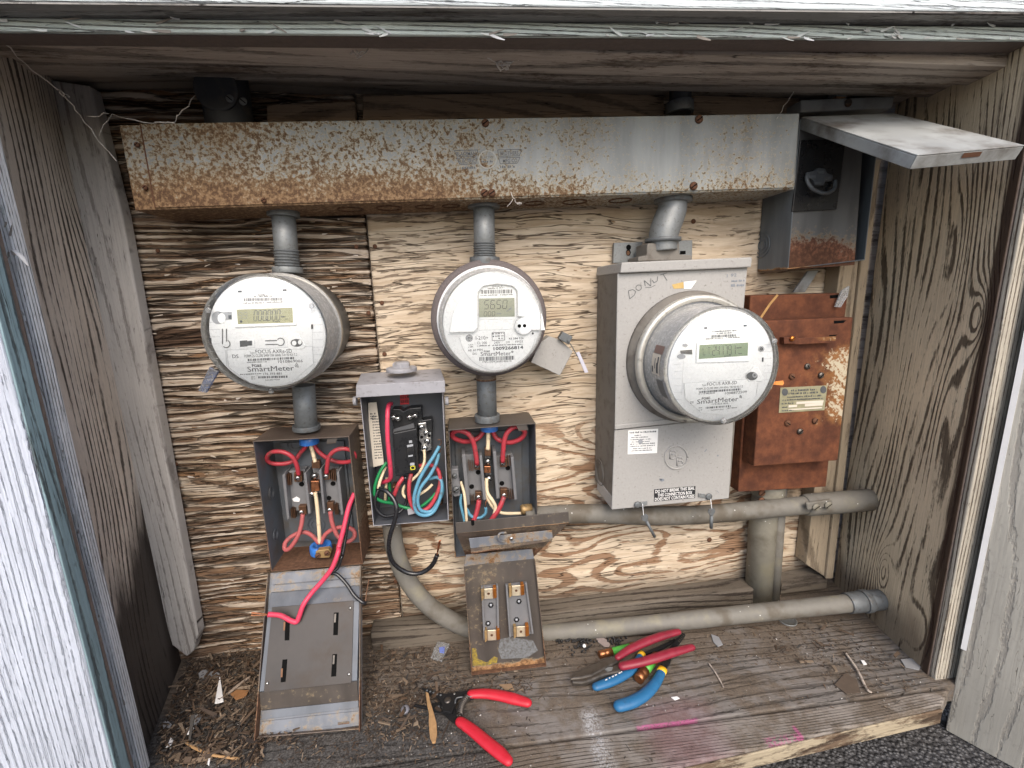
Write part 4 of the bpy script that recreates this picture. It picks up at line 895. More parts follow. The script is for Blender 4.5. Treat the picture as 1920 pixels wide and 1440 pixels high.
f.text(g, 'PG&E', (650, 1056), (712, 1054), 20, h, .02); f.text(g, 'SmartMeter', (616, 1094), (930, 1085), 42, h); f.ring(g, (945, 1050), 10, 4, h, 0, 8); f.ring(g, (945, 1050), 4, 3, h, 0, 6)
f.bars(g, (603, 1105), (968, 1092), 40, 42, h); f.text(g, '1NG10092668140610', (635, 1165), (936, 1156), 20, h)
f.disc(g, (1157, 860), 11, None, .0005)
obj('printed_lettering', g, M_INK, mt)
g = G(); f.disc(g, (497, 908), 37, None, h, 0, 24); 
for k in range(4):
    a = math.pi / 4 + k * math.pi / 2; f.ring(g, (497 + 12 * math.cos(a), 908 + 12 * math.sin(a)), 9, 5, h + .0003, 1, 12)
f.ring(g, (497, 908), 30, 3.5, h + .0003, 1, 20); obj('round_emblem', g, [M_INK, M_METERP], mt)
g = G(); f.line(g, [(275, 872), (530, 862), (585, 800)], 8, .0064); f.line(g, [(588, 790), (585, 430), (640, 365), (790, 340), (955, 362), (1000, 420), (1000, 670)], 5, .0064); f.ring(g, (1055, 775), 88, 5, .0064, 0, 20, -3.9, .6); f.ring(g, (790, 850), 395, 4, .0012, 0, 30, .15, 3.0); obj('moulded_ribs', g, M_LINE, mt)
YG = -.128
g = G(); c = P(922.5, 603.5, YG); k = wid(922.5, 603.5, YG, 1); C = [c[0], 0, c[2]]
g.lathe(C, Y, [(101 * k, -.088), (99 * k, YG + .006)], 64, 1, True, (False, False)); g.lathe(C, Y, [(99 * k, YG + .006), (97 * k, YG + .001), (92 * k, YG - .001)], 64, 1, True, (False, False)); g.lathe(C, Y, [(92 * k, YG - .001), (.0005, YG - .005)], 64, 0, True, (False, True))
obj('glass_cover', g, [M_GLASS, M_GLASSD], mt)
g = G(); q = [(1225, 960), (1330, 890), (1448, 930), (1575, 1045), (1440, 1298), (1140, 1160)]
g.prism([P(790 + a / 5.5375, 470 + b / 5.5375, -.052) for a, b in q], Y * .03); obj('lock_bracket', g, M_METERBOX, mt, .001)
g = G(); g.prism([P(790 + a / 5.5375, 470 + b / 5.5375, -.062) for a, b in ((1470, 840), (1575, 895), (1530, 975), (1425, 915))], Y * .014); obj('lock_hasp', g, M_GALVD, mt, .001)
z2 = lambda a, b, y: P(790 + a / 5.5375, 470 + b / 5.5375, y)
g = G(); g.tube([z2(1515, 925, -.064), z2(1560, 990, -.066), z2(1600, 1060, -.066), z2(1625, 1100, -.066)], .0009, 6, 0); g.prism([z2(1610, 1060, -.067), z2(1640, 1050, -.067), z2(1735, 1262, -.064), z2(1700, 1270, -.064)], Y * .003, 1)
single('seal_tag', 'pale lilac seal tag and wire hanging from the bracket of the middle meter', 'seal tag', g, [M_GALVD, plain('tag_lilac', (.55, .54, .62), .5)], 0.0)

# ------------------------------------------------------------------ square meter box with the right meter
BY = -.12
bx = thing('meter_box', 'tall warm grey steel meter box with DONUT scrawl, right meter plugged in it', 'meter box', P(1260, 720, 0))
fq = lambda pts, y: [P(*q, y) for q in pts]
g = G(); g.prism(fq([(1160, 500), (1402, 490), (1369, 925), (1150, 946)], BY + .004), Y * .112); obj('box_body', g, M_METERBOXD, bx, .002)
g = G(); g.prism(fq([(1158, 513), (1402, 501), (1376.5, 781), (1153, 804)], BY), Y * .0038); g.prism(fq([(1153, 797), (1377, 774), (1376.5, 782), (1153, 806)], BY - .004), Y * .0038); obj('upper_cover', g, M_METERBOX, bx, .0015)
g = G(); g.prism(fq([(1152.5, 807), (1375.8, 783.5), (1367, 935), (1147, 956)], BY), Y * .0038); g.prism(fq([(1150, 936), (1367.5, 918), (1367, 935), (1147, 956)], BY + .0005), Y * .09); obj('lower_cover', g, M_METERBOX, bx, .0015)
g = G(); g.prism(fq([(1166, 492), (1411, 482), (1409, 501), (1163, 512)], BY - .008), Y * .1285); obj('top_cap', g, M_METERBOX, bx, .002)
g = G(); kx = lambda X_, Y_: (1100 + X_ / 5.818, 440 + Y_ / 5.818)
g.prism([P(*kx(*q), -.012) for q in ((300, 88), (612, 78), (606, 190), (580, 215), (575, 262), (550, 300), (290, 310))], Y * .008); obj('mounting_flange', g, M_GALV, bx, .0008); g = G(); g.prism([P(*kx(*q), -.012) for q in ((900, 70), (1155, 58), (1150, 280), (900, 290))], Y * .008); obj('mounting_flange', g, M_GALV, bx, .0008)
g = G()
fk = Face(1100, 440, 5.818, -.0122); fk.disc(g, (458, 138), 27, 30, .0006, 0); fk.disc(g, (455, 195), 26, 36, .0006, 0); fk.disc(g, (452, 200), 18, 26, .001, 1); fk.quad(g, [(1020, 178), (1080, 175), (1080, 212), (1020, 215)], .0006, 0); obj('keyhole', g, [M_SHADOWBK, M_LUG], bx)
g = G(); g.prism([P(*kx(*q), -.075) for q in ((662, 95), (1012, 75), (1015, 215), (1150, 225), (1150, 280), (560, 290), (565, 240), (655, 225))], Y * .05); obj('hub_casting', g, M_METERBOXD, bx, .002)
# flat things on its front
f4 = Face(1100, 440, 5.818, BY); g = G()
f4.line(g, [(455, 612), (470, 700), (520, 660), (535, 620), (505, 598), (455, 612)], 6)          # D
f4.ring(g, (567, 578), 30, 6, .0006, 0, 16)                                                     # O
f4.line(g, [(640, 560), (628, 500), (700, 560), (700, 478)], 6)                                  # N
f4.line(g, [(715, 495), (735, 525), (770, 505), (775, 455)], 6)                                  # U
f4.line(g, [(800, 440), (880, 415)], 6); f4.line(g, [(835, 432), (878, 500)], 6); f4.line(g, [(640, 575), (700, 575), (750, 550)], 4)
obj('scrawled_writing', g, M_DKGREY, bx)
g = G(); f4.text(g, '1 92', (1530, 465), (1635, 455), 34); f4.micro(g, (1580, 515), (1720, 508), 22); f4.micro(g, (1575, 566), (1720, 560), 28); obj('pencil_note', g, M_INKG, bx)
g = G(); f4.quad(g, [(930, 545), (1055, 515), (1060, 585), (950, 590)], .0005, 0); f4.quad(g, [(1060, 515), (1200, 500), (1140, 590), (1062, 590)], .0005, 1); obj('sticker_remnant', g, [plain('label_gold', (.48, .33, .12), .6, var=.3, scale=150), M_PAPERW], bx)
f5 = Face(1100, 780, 6.26, BY)
g = G(); f5.slab(g, [(488, 170), (840, 150), (826, 435), (482, 450)], .0005); obj('paper_notice', g, M_PAPERW, bx)
g = G(); random.seed(3)
for k, (a, b) in enumerate(((505, 818), (560, 640), (525, 720), (510, 760), (520, 740), (510, 800), (500, 800), (540, 760), (520, 770))):
    yy = 208 + k * 26 if k else 205
    f5.micro(g, (a, yy + (820 - a) * 0), (b, yy - (b - a) * .05), 20 if k == 0 else 13, .0009)
f5.disc(g, (632, 300), 28, None, .001, 1); obj('notice_writing', g, [M_INK, M_GREYP], bx)
g = G(); f5.slab(g, [(793, 862), (1278, 822), (1272, 962), (790, 1005)], .0005); obj('black_sticker', g, M_STICKBK, bx)
g = G()
f5.text(g, 'DO NOT BREAK THIS SEAL', (806, 905), (1266, 862), 36, .001, .015); f5.text(g, 'THIS CONNECTION BOX', (832, 948), (1238, 915), 36, .001, .015); f5.text(g, 'DOES NOT CONTAIN FUSES', (800, 997), (1264, 957), 36, .001, .015)
obj('sticker_lettering', g, M_PAPERW, bx)
g = G(); c5 = [(1050 + 133 * math.cos(a), 487 + 135 * math.sin(a)) for a in np.linspace(0, 2 * math.pi, 41)]
g.tube([f5.p(*q, .0005) for q in c5], wid(1268, 858, BY, 1.7), 8, sub=1); 
v_, f_ = glyphs('B', .0)
for (ox, oy, sc_) in ((980, 502, 92), (1062, 580, 92)):
    outl = [[(0, 0), (0, 1)], [(0, 1), (.5, 1), (.68, .88), (.68, .64), (.5, .53), (.15, .53)], [(.5, .53), (.75, .42), (.75, .14), (.55, 0), (0, 0)]]
    for pl in outl: g.tube([f5.p(ox + p[0] * sc_, oy - p[1] * sc_ - p[0] * 4, .0005) for p in pl], wid(1268, 858, BY, 1.4), 6, sub=1)
obj('embossed_emblem', g, M_METERBOX, bx)
g = G(); f5.disc(g, (885, 752), 26, 16, .0008); f5.line(g, [(855, 738), (885, 752)], 10, .0008); f5.line(g, [(1385, 420), (1410, 390)], 10); f5.disc(g, (1540, 465), 10); f5.line(g, [(1525, 875), (1550, 900)], 5); obj('scratch_marks', g, M_INKG, bx)
g = G(); c = P(1128, 880, -.07)
xl = P(1152, 800, BY)[0] - .0006
cc = PX(1124, 885, xl)
for kk in (.026, .019): g.tube([[xl, cc[1] + math.cos(a) * kk, cc[2] + math.sin(a) * kk] for a in np.linspace(0, 2 * math.pi, 31)], .0009, 6, sub=1, cap=False)
obj('knockout', g, M_METERBOXD, bx, kind='stuff')
for sx_, sy_, px, py in ((1, 1, 1195, 946), (-1, 1, 1329, 931)):
    dome_screw(px, py, BY - .002, 6, .003, M_GALVD, bx, slot=False)
    g = G(); g.prism([P(px + sx_ * 6, py - 4, BY - .003), P(px + sx_ * 19, py - 6, BY - .003), P(px + sx_ * 19, py + 1, BY - .003), P(px + sx_ * 6, py + 3, BY - .003)], Y * .002); obj('seal_hasp', g, M_GALV, bx, .0006)

RM = thing('electric_meter', 'round white digital meter with green display in the square grey box, right one', 'electric meter', P(1359, 688, -.12), 'round smart electric meters')
YR = -.222
cR = P(1357, 688.5, YR)
def lr(g, prof, m=0, seg=64, cap=(True, True)):
    k = wid(1357, 688.5, YR, 1.0); return g.lathe([cR[0], 0, cR[2]], Y, [(r * k, yy) for r, yy in prof], seg, m, True, cap)
g = G(); lr(g, [(132, BY - .0005), (131, BY - .006), (124, BY - .012), (120, BY - .02)]); obj('socket_rim', g, M_METERBOXD, RM)
g = G(); lr(g, [(118, BY - .012), (124, BY - .0205), (124, BY - .032), (117, BY - .034), (112, BY - .030)], cap=(False, False)); obj('seal_ring', g, M_RINGAL, RM)
g = G(); lr(g, [(117, BY - .018), (117, BY - .029), (104, BY - .0295)]); obj('base_disc', g, M_DKGREY, RM)
g = G(); lr(g, [(104, BY - .029), (103.5, YR + .013), (97, YR + .0125)], cap=(False, False)); obj('inner_barrel', g, M_DUSTY, RM)
YF = YR + .010
g = G(); lathe_px(g, 1353, 688, YF, [(98, YF + .006), (98, YF + .001), (97, YF)]); obj('face_plate', g, M_METERW, RM)
g = G(); k = wid(1357, 688.5, YR, 1.0)
g.lathe([cR[0], 0, cR[2]], Y, [(109 * k, BY - .028), (105.5 * k, BY - .034), (105.5 * k, YR + .008)], 64, 1, True, (False, False))
g.lathe([cR[0], 0, cR[2]], Y, [(105.5 * k, YR + .008), (105 * k, YR + .001), (100 * k, YR - .001), (.0005, YR - .005)], 64, 0, True, (False, True)); obj('glass_cover', g, [M_GLASS, M_GLASSD], RM)
f = Face(1160, 540, 5.5375, YF)
g = G(); f.slab(g, [(815, 572), (1380, 548), (1366, 760), (808, 778)], .003); obj('display_bezel', g, M_METERP, RM, .0006)
g = G(); f.quad(g, [(840, 592), (1346, 566), (1339, 702), (832, 738)], .0032); obj('display', g, M_LCD3, RM)
g = G(); f.seg7(g, 'LT', (876, 696), (970, 690), 75, .0036, 0, .12, 0); f.seg7(g, '241791', (975, 700), (1225, 688), 98, .0036, 0, .18, 0); f.micro(g, (1225, 628), (1285, 625), 18, .0036); f.micro(g, (1095, 712), (1165, 708), 9, .0036); f.micro(g, (1245, 684), (1280, 682), 10, .0036); obj('display_digits', g, M_INK, RM)
g = G(); f.slab(g, [(890, 422), (1303, 410), (1297, 535), (888, 548)], .0005); obj('label_sticker', g, M_PAPERW, RM)
g = G(); f.slab(g, [(682, 988), (1325, 945), (1445, 975), (1425, 1115), (1300, 1250), (1100, 1320), (860, 1300), (690, 1150)], .0009); obj('nameplate', g, M_METERP, RM, .0004)
g = G(); h = .0013
f.bars(g, (965, 490), (1225, 476), 26, 36, .0009); f.micro(g, (975, 460), (1222, 447), 16, .0009); f.micro(g, (1018, 478), (1172, 470), 13, .0009); f.micro(g, (905, 535), (1082, 525), 13, .0009); f.micro(g, (1120, 522), (1262, 515), 13, .0009)
for q in (((888, 408), (920, 406), (921, 424), (889, 426)), ((1297, 384), (1330, 381), (1331, 398), (1298, 401)), ((1488, 722), (1505, 721), (1504, 765), (1487, 766))): f.quad(g, q)
f.text(g, 'Type', (865, 1018), (908, 1015), 18, h); f.text(g, 'FOCUS AXR-SD', (917, 1016), (1227, 998), 34, h); f.text(g, 'FORM 2S CL200 240V 3W 60Hz TA=30 Kh 7.2', (808, 1060), (1290, 1032), 22, h)
f.bars(g, (835, 1070), (1266, 1040), 22, 44, h); f.micro(g, (825, 1106), (1000, 1094), 10, h); f.text(g, '1008872509', (1104, 1106), (1330, 1089), 25, h)
f.text(g, 'PG&E', (863, 1160), (948, 1154), 25, h, .02); f.text(g, 'SmartMeter', (813, 1205), (1242, 1172), 46, h)
for rr_ in (10, 20, 30): f.ring(g, (1248, 1138), rr_, 5, h, 0, 8, -1.15, .25)
f.text(g, 'DS', (743, 1200), (777, 1197), 22, h); f.text(g, '119 423 496', (968, 1216), (1136, 1204), 17, h); f.bars(g, (905, 1236), (1176, 1216), 18, 26, h); f.text(g, 'Landis+Gyr', (958, 1274), (1092, 1264), 13, h); f.micro(g, (1130, 1252), (1225, 1246), 10, h); f.micro(g, (832, 1250), (868, 1247), 10, h); f.micro(g, (832, 1272), (868, 1269), 10, h)
obj('printed_lettering', g, M_INK, RM)
g = G()
for k in range(6): f.line(g, [(975 + k * 74, 312 - k * 3), (977 + k * 74, 398 - k * 5)], 3, .0005)
for k in range(6): f.line(g, [(572, 795 + k * 73), (655, 790 + k * 73)], 3, .0005); f.line(g, [(1505, 590 + k * 73), (1585, 586 + k * 73)], 3, .0005)
f.line(g, [(672, 755), (655, 1110)], 3, .0005); f.line(g, [(672, 990), (1325, 946)], 4, .0012); f.line(g, [(672, 990), (690, 1150), (860, 1300)], 3, .0012); f.line(g, [(1445, 985), (1425, 1115)], 4, .0012)
obj('moulded_ribs', g, M_LINE, RM)
g = G(); f.quad(g, [(640, 650), (762, 640), (765, 690), (645, 682)], .0012, 0); f.disc(g, (690, 595), 28, 18, .0008, 1); f.disc(g, (650, 712), 45, 26, .0008, 1); f.disc(g, (1482, 632), 20, None, .0012, 0); f.ring(g, (1482, 632), 28, 6, .0012, 1); obj('optical_port', g, [M_DKGREY, M_GREYP], RM)
g = G(); f.slab(g, [(1405, 820), (1450, 825), (1510, 930), (1490, 970), (1350, 975), (1325, 925)], .002); obj('reset_knob', g, M_METERP, RM, .001)
g = G(); f.disc(g, (1385, 915), 58, 44, .0024, 0); f.disc(g, (1412, 905), 26, None, .0028, 1); f.disc(g, (1412, 905), 12, None, .003, 0); obj('knob_core', g, [M_DKGREY, M_GREYP], RM)
g = G(); g.ball(f.p(1090, 1380, .011), wid(1357, 780, YF, 6), 0, 10, (1, .6, 1)); g.ball(f.p(1618, 550, .011), wid(1357, 780, YF, 5), 0, 10, (1, .6, 1)); obj('cover_stud', g, M_CLEAR, RM)
# stickers wrapped round the barrel glass
def wrap(g, a0, a1, y0, y1, m, R=106.3, n=8):
    k = wid(1357, 688.5, YR, 1.0) * R; V = []
    for i in range(n + 1):
        a = math.radians(a0 + (a1 - a0) * i / n)
        for yy in (y0, y1): V.append([cR[0] + k * math.cos(a), yy, cR[2] + k * math.sin(a)])
    g.add(V, [(2 * i, 2 * i + 1, 2 * i + 3, 2 * i + 2) for i in range(n)], m)
g = G(); wrap(g, 159, 167, YR + .018, YR + .048, 0); obj('brown_tape', g, plain('tape_brown', (.20, .13, .11), .6, var=.3), RM)
g = G(); wrap(g, 167.5, 188, YR + .022, YR + .050, 0, 106.4); wrap(g, 170, 176, YR + .026, YR + .030, 1, 106.6); wrap(g, 176, 186, YR + .027, YR + .033, 1, 106.6); wrap(g, 172, 182, YR + .037, YR + .039, 1, 106.6); wrap(g, 180, 186, YR + .044, YR + .048, 1, 106.6); obj('side_label', g, [M_PAPER, M_INK], RM)
g = G(); wrap(g, 192, 211, YR + .014, YR + .036, 0, 106.4); wrap(g, 192, 211, YR + .002, YR + .013, 1, 106.6); obj('dark_strap', g, [M_DKGREY, M_GREYP], RM)
for n_, pts, lab in (('key', ((656, 1040), (668, 1165), (640, 1190), (735, 1280), (800, 1420)), 'small barrel key hanging by a wire at the left corner of the meter box'), ('key', ((1455, 985), (1470, 1090), (1425, 1110), (1465, 1190), (1465, 1320)), 'small ridged key hanging by a wire at the right corner of the meter box')):
    q = [f5.p(a, b, .006) for a, b in pts]
    t = thing(n_, lab, 'key', q[1]); g = G(); g.tube([f5.p(pts[0][0], pts[0][1], .004), q[0], q[1]], .0006, 6); obj('wire_loop', g, M_METERP, t)
    d = q[4] - q[1]; d /= np.linalg.norm(d); s_ = np.cross(d, Y); L = np.linalg.norm(q[4] - q[1])
    g = G(); g.prism([q[1] - s_ * .005, q[1] + s_ * .005, q[1] + s_ * .0075 + d * .006, q[1] + s_ * .003 + d * .014, q[1] - s_ * .003 + d * .014, q[1] - s_ * .0075 + d * .006], Y * .0025); obj('key_bow', g, M_GALVD, t, .0005)
    g = G(); g.tube([q[1] + d * .0142 + Y * .001, q[1] + d * L + Y * .001], .0028 if pts[0][0] < 1000 else .0032, 10, sub=1); obj('key_stem', g, M_GALVD, t)

# ------------------------------------------------------------------ helpers for wiring
class View:
    """zoomed view of the photograph: X, Y in that zoom, at depth y"""
    def __init__(s, zx, zy, sc): s.z = (zx, zy, sc)
    def px(s, X_, Y_): return (s.z[0] + X_ / s.z[2], s.z[1] + Y_ / s.z[2])
    def p(s, X_, Y_, y): return P(*s.px(X_, Y_), y)
    def slab(s, g, pts, y, d, m=0): return g.prism([s.p(a, b, y) for a, b in pts], Y * d, m)
    def wire(s, parent, name, pts, rpx, mat, y=None, tip=None, tipmat=None):
        q = [s.p(*(k if len(k) == 3 else (*k, y))) for k in pts]
        r = np.linalg.norm(s.p(pts[0][0] + rpx, pts[0][1], pts[0][2] if len(pts[0]) == 3 else y) - q[0])
        g = G(); g.tube(q, r, 10, 0, sub=5); return obj(name, g, mat, parent)
    def screw(s, parent, X_, Y_, y, r, mat=None, hgt=.002, ang=.6): return dome_screw(*s.px(X_, Y_), y, r / s.z[2], hgt, mat or M_STEEL, parent, ang=ang)
def lug(v, parent, x0, y0, x1, y1, y, mat, d=.010, sk=4):
    g = G(); v.slab(g, [(x0, y0), (x1, y0 - sk * .3), (x1 + sk, y1), (x0 + sk, y1 + sk * .3)], y, d); return obj('terminal_lug', g, mat, parent, .0006)
def fins(v, parent, x0, y0, x1, y1, y, n=3):
    g = G(); w = (x1 - x0) / n
    for k in range(n): v.slab(g, [(x0 + k * w, y0), (x0 + k * w + w * .38, y0), (x0 + k * w + w * .38 + 5, y1), (x0 + k * w + 5, y1)], y + .002 * k, .012)
    return obj('contact_spring', g, M_LUG, parent, kind='stuff')
def bushing(parent, c, r, h, mat=None):
    g = G(); g.lathe(c, Z, [(r * .7, -h), (r, -h), (r * 1.02, 0), (r * .96, h), (r * .7, h), (r * .7, -h)], 28, cap=(False, False)); return obj('bushing', g, mat or M_BUSH, parent, .0006)
def concentric(parent, v, X_, Y_, y, r):
    for k in (1.0, .62):
        c = v.p(X_, Y_, y); rr = np.linalg.norm(v.p(X_ + r * k, Y_, y) - c); g = G(); g.tube([c + np.array([math.cos(a) * rr, 0, math.sin(a) * rr]) for a in np.linspace(0, 2 * math.pi, 29)], .0007, 6, sub=1, cap=False); obj('knockout_ring', g, M_GREYIN, parent)

# ------------------------------------------------------------------ left open fuse box
v4 = View(440, 760, 4.5)
lb = thing('fuse_box', 'open rusty brown fuse box with red wires below the left meter, lid hanging down', 'fuse box', P(580, 940, 0))
FB = -.08
q = [P(473.5, 827, FB), P(654.5, 818, FB), P(680.5, 1058, FB), P(508, 1072, FB)]
g = G(); g.shell(q, Y * .077, .0018, 0, 1, 0); obj('box_shell', g, [M_RUSTBR, M_GREYIN], lb, .0006)
g = G(); v4.slab(g, [(385, 320), (920, 300), (1010, 1130), (475, 1150)], -.012, .006); obj('back_pan', g, M_GREYIN, lb, .0008)
concentric(lb, v4, 515, 330, -.0145, 70); concentric(lb, v4, 690, 1010, -.0135, 70)
xi = q[0][0] + .0022
for X_, Y_, r in ((315, 740, .011), (350, 1090, .010)):
    c = PX(*v4.px(X_, Y_), xi + .001)
    for k in (1, .6): g = G(); g.tube([[xi, c[1] + math.cos(a) * r * k, c[2] + math.sin(a) * r * k] for a in np.linspace(0, 2 * math.pi, 25)], .0006, 6, sub=1, cap=False); obj('knockout_ring', g, M_GREYIN, lb)
for wl, base, wr in (([(398, 590), (424, 573), (462, 955), (440, 968)], [(420, 560), (590, 540), (628, 880), (455, 900)], [(580, 575), (640, 510), (660, 880), (618, 920)]),
                     ([(708, 548), (730, 535), (764, 912), (746, 918)], [(725, 550), (870, 540), (900, 880), (758, 890)], [(858, 565), (905, 500), (940, 900), (895, 930)])):
    b = thing('holder', '', '', v4.p(*base[0], -.03)); del b['label'], b['category']; b.name = 'fuse_holder'; b.parent = lb; b.location = Vector(v4.p(*base[0], -.03)) - lb.location
    g = G(); v4.slab(g, wl, -.052, .038); v4.slab(g, [wr[0], (wr[0][0] + 22, wr[0][1] - 8), (wr[3][0] + 24, wr[3][1] - 6), wr[3]], -.052, .038); v4.slab(g, base, -.034, .02); obj('holder_block', g, M_BAKE, b, .0012, kind='stuff')
for a in ((500, 570, 565, 645), (538, 850, 602, 925), (748, 560, 802, 628), (778, 822, 832, 898)): lug(v4, lb, *a, -.044, M_LUG)
for X_, Y_ in ((532, 614), (562, 902), (772, 598), (801, 884)): v4.screw(lb, X_, Y_, -.0445, 21, M_STEEL, .003)
for a in ((436, 585, 480, 675), (473, 875, 515, 955), (812, 548, 858, 640), (842, 840, 876, 925)): fins(v4, lb, *a, -.046)
for X_, Y_ in ((565, 665), (795, 782), (830, 660)): g = G(); c = v4.p(X_, Y_, -.0345); g.lathe(c, -Y, [(.0045, 0), (.0045, .0004)], 16); obj('screw_hole', g, M_SHADOWBK, lb)
g = G(); v4.slab(g, [(485, 790), (520, 770), (552, 790), (545, 815), (500, 812)], -.0355, .001); obj('paint_splash', g, M_CHIPW, lb)
g = G(); v4.slab(g, [(655, 520), (712, 515), (735, 740), (680, 745)], -.03, .016); obj('neutral_bar', g, M_BAKE, lb, .001)
lug(v4, lb, 648, 470, 716, 532, -.042, M_LUG); lug(v4, lb, 642, 640, 710, 722, -.042, M_COPPER)
v4.screw(lb, 680, 588, -.032, 28, M_STEEL, .009); v4.screw(lb, 660, 735, -.034, 28, M_STEEL, .011, -.5)
W = v4.wire
W(lb, 'wire', [(590, 300, -.03), (600, 345, -.03), (555, 400, -.028), (505, 462, -.03), (420, 492, -.034), (310, 488, -.04), (272, 445, -.048), (312, 396, -.055), (400, 392, -.058), (480, 430, -.058), (522, 500, -.054), (540, 585, -.048)], 19, M_RED)
W(lb, 'wire', [(665, 300, -.03), (672, 340, -.03), (720, 400, -.03), (800, 455, -.03), (890, 480, -.034), (985, 470, -.042), (1015, 425, -.05), (975, 378, -.055), (900, 366, -.058), (832, 392, -.058), (790, 455, -.055), (775, 575, -.048)], 19, M_RED)
W(lb, 'wire', [(635, 300, -.035), (645, 345, -.035), (665, 420, -.038), (680, 480, -.042)], 17, M_CREAM)
W(lb, 'wire', [(680, 735, -.045), (690, 800, -.045), (702, 920, -.046), (712, 1050, -.048), (718, 1165, -.045)], 17, M_CREAM)
W(lb, 'wire', [(575, 920, -.048), (560, 1020, -.054), (525, 1120, -.06), (465, 1205, -.062), (425, 1215, -.06), (430, 1155, -.055), (500, 1095, -.05), (585, 1070, -.046), (655, 1100, -.044), (712, 1165, -.045)], 19, M_DULLRED)
W(lb, 'wire', [(806, 895, -.048), (825, 1000, -.05), (862, 1090, -.052), (905, 1135, -.054), (960, 1150, -.054), (1010, 1110, -.052), (1005, 1060, -.05), (955, 1030, -.048), (880, 1030, -.046), (800, 1060, -.044), (752, 1110, -.044), (728, 1165, -.045)], 19, M_DULLRED)
bushing(lb, v4.p(630, 296, -.04), .0165, .006); 
c = v4.p(728, 1205, -.045); bushing(lb, c, .0195, .008)
g = G(); v4.slab(g, [(680, 1240), (705, 1225), (790, 1215), (812, 1240), (800, 1285), (690, 1292)], -.068, .012); obj('cable_clamp', g, M_BRASSY, lb, .001)
for X_, Y_ in ((703, 1265), (780, 1245)): v4.screw(lb, X_, Y_, -.0685, 24, M_RUSTSCREW, .004)
g = G(); v4.slab(g, [(782, 278), (872, 268), (852, 318), (772, 322)], -.0765, .001); obj('latch_tab', g, M_PANBROWN, lb, .0005)
g = G(); v4.slab(g, [(398, 1180), (1050, 1140), (1085, 1335), (330, 1385)], -.0015, .0005)
# its lid, hanging from the lower edge down to the shelf
z6 = View(440, 1020, 3.79)
pt0 = P(*z6.px(255, 205), FB); 
bl = PZ(*z6.px(170, 1362), FZ + .001); br = PZ(*z6.px(905, 1300), FZ + .001); tl = P(*z6.px(250, 205), FB); trr = P(*z6.px(905, 150), FB)
bl[1] = br[1] = (bl[1] + br[1]) / 2
n_ = np.cross(trr - tl, bl - tl); n_ /= np.linalg.norm(n_)
if n_[1] > 0: n_ = -n_
lp = lambda X_, Y_, h=0.0: PL(*z6.px(X_, Y_), tl, n_, h)
lid = thing('lid', '', '', tl); del lid['label'], lid['category']; lid.name = 'box_lid'; lid.parent = lb; lid.location = Vector(tl) - lb.location
BL, BR, TLc, TR = lp(170, 1362), lp(905, 1300), lp(250, 205), lp(905, 150)
def lslab(name, pts, h, mat, t=None, bev=.0006):
    g = G(); g.prism([lp(a, b, h) for a, b in pts], -n_ * (t if t else h * .98)); return obj(name, g, mat, lid, bev)
lslab('lid_plate', [(250, 208), (905, 152), (905, 1300), (170, 1362)], .0016, M_LIDRUST)
g = G()
for a, b in ((TLc, BL), (TR, BR)):
    e = (TR - TLc) / np.linalg.norm(TR - TLc) * .0016 * (1 if a is TLc else -1)
    g.prism([a + n_ * .0017, b + n_ * .0017, b + n_ * .018, a + n_ * .012], e)
obj('lid_flange', g, M_RUSTBR, lid, .0004, kind='stuff')
g = G(); e = (TLc - BL) / np.linalg.norm(TLc - BL) * .0016; g.prism([BL + n_ * .0017, BR + n_ * .0017, BR + n_ * .009, BL + n_ * .009], e); obj('lid_lip', g, M_RUSTBR, lid, .0004)
lslab('rusty_strip', [(268, 212), (903, 160), (903, 235), (262, 290)], .0035, M_LIDRUST, .0018)
lslab('rusty_strip', [(262, 296), (900, 240), (898, 292), (255, 345)], .0048, M_LIDRUST, .003)
g = G(); g.hexa([lp(258, 348, .0035), lp(898, 296, .0035), lp(886, 402, .016), lp(240, 458, .016)], [lp(258, 348, .002), lp(898, 296, .002), lp(886, 402, .002), lp(240, 458, .002)]); obj('sloped_face', g, M_LIDGREY, lid, .0008)
lslab('insert_pan', [(238, 458), (886, 403), (870, 972), (175, 1052)], .016, M_LIDGREY, .0139, .001)
lslab('steel_plate', [(265, 450), (846, 403), (830, 988), (206, 1054)], .0178, M_PLATE, .0017, .0005)
for k, sl in enumerate((((358, 545), (392, 542), (388, 684), (355, 686)), ((705, 488), (739, 486), (733, 647), (700, 648)), ((340, 822), (374, 819), (362, 980), (327, 983)), ((695, 784), (728, 781), (721, 940), (685, 943)))):
    g = G(); g.poly([lp(a, b, .0182) for a, b in sl]); o = obj('slot', g, M_SHADOWBK, lid)
    x0, y0 = sl[0]; off = -14 if k in (0, 2) else 0
    g = G(); yy = 0 if k in (0, 1, 3) else 55
    g.prism([lp(x0 + off + a, y0 + yy + b, .0195) for a, b in ((3, 8), (17, 7), (13, 70), (-1, 71))], -n_ * .001); obj('contact_blade', g, M_LUG if k in (0, 2) else M_TOOLST, lid, .0003)
for X_, Y_ in ((232, 990), (822, 455), (813, 925)): g = G(); g.ball(lp(X_, Y_, .0185), .0024, 0, 10); obj('rivet', g, M_STEEL, lid)
g = G(); g.hexa([lp(176, 1056, .016), lp(870, 975, .016), lp(880, 1112, .0045), lp(184, 1182, .0045)], [lp(176, 1056, .002), lp(870, 975, .002), lp(880, 1112, .002), lp(184, 1182, .002)]); obj('sloped_face', g, M_PANBROWN, lid, .0008)
lslab('pale_strip', [(188, 1186), (879, 1113), (877, 1165), (188, 1250)], .0055, M_LIDGREY, .0037)
lslab('end_strip', [(185, 1264), (885, 1187), (895, 1272), (172, 1350)], .0036, M_LIDRUST, .0018)
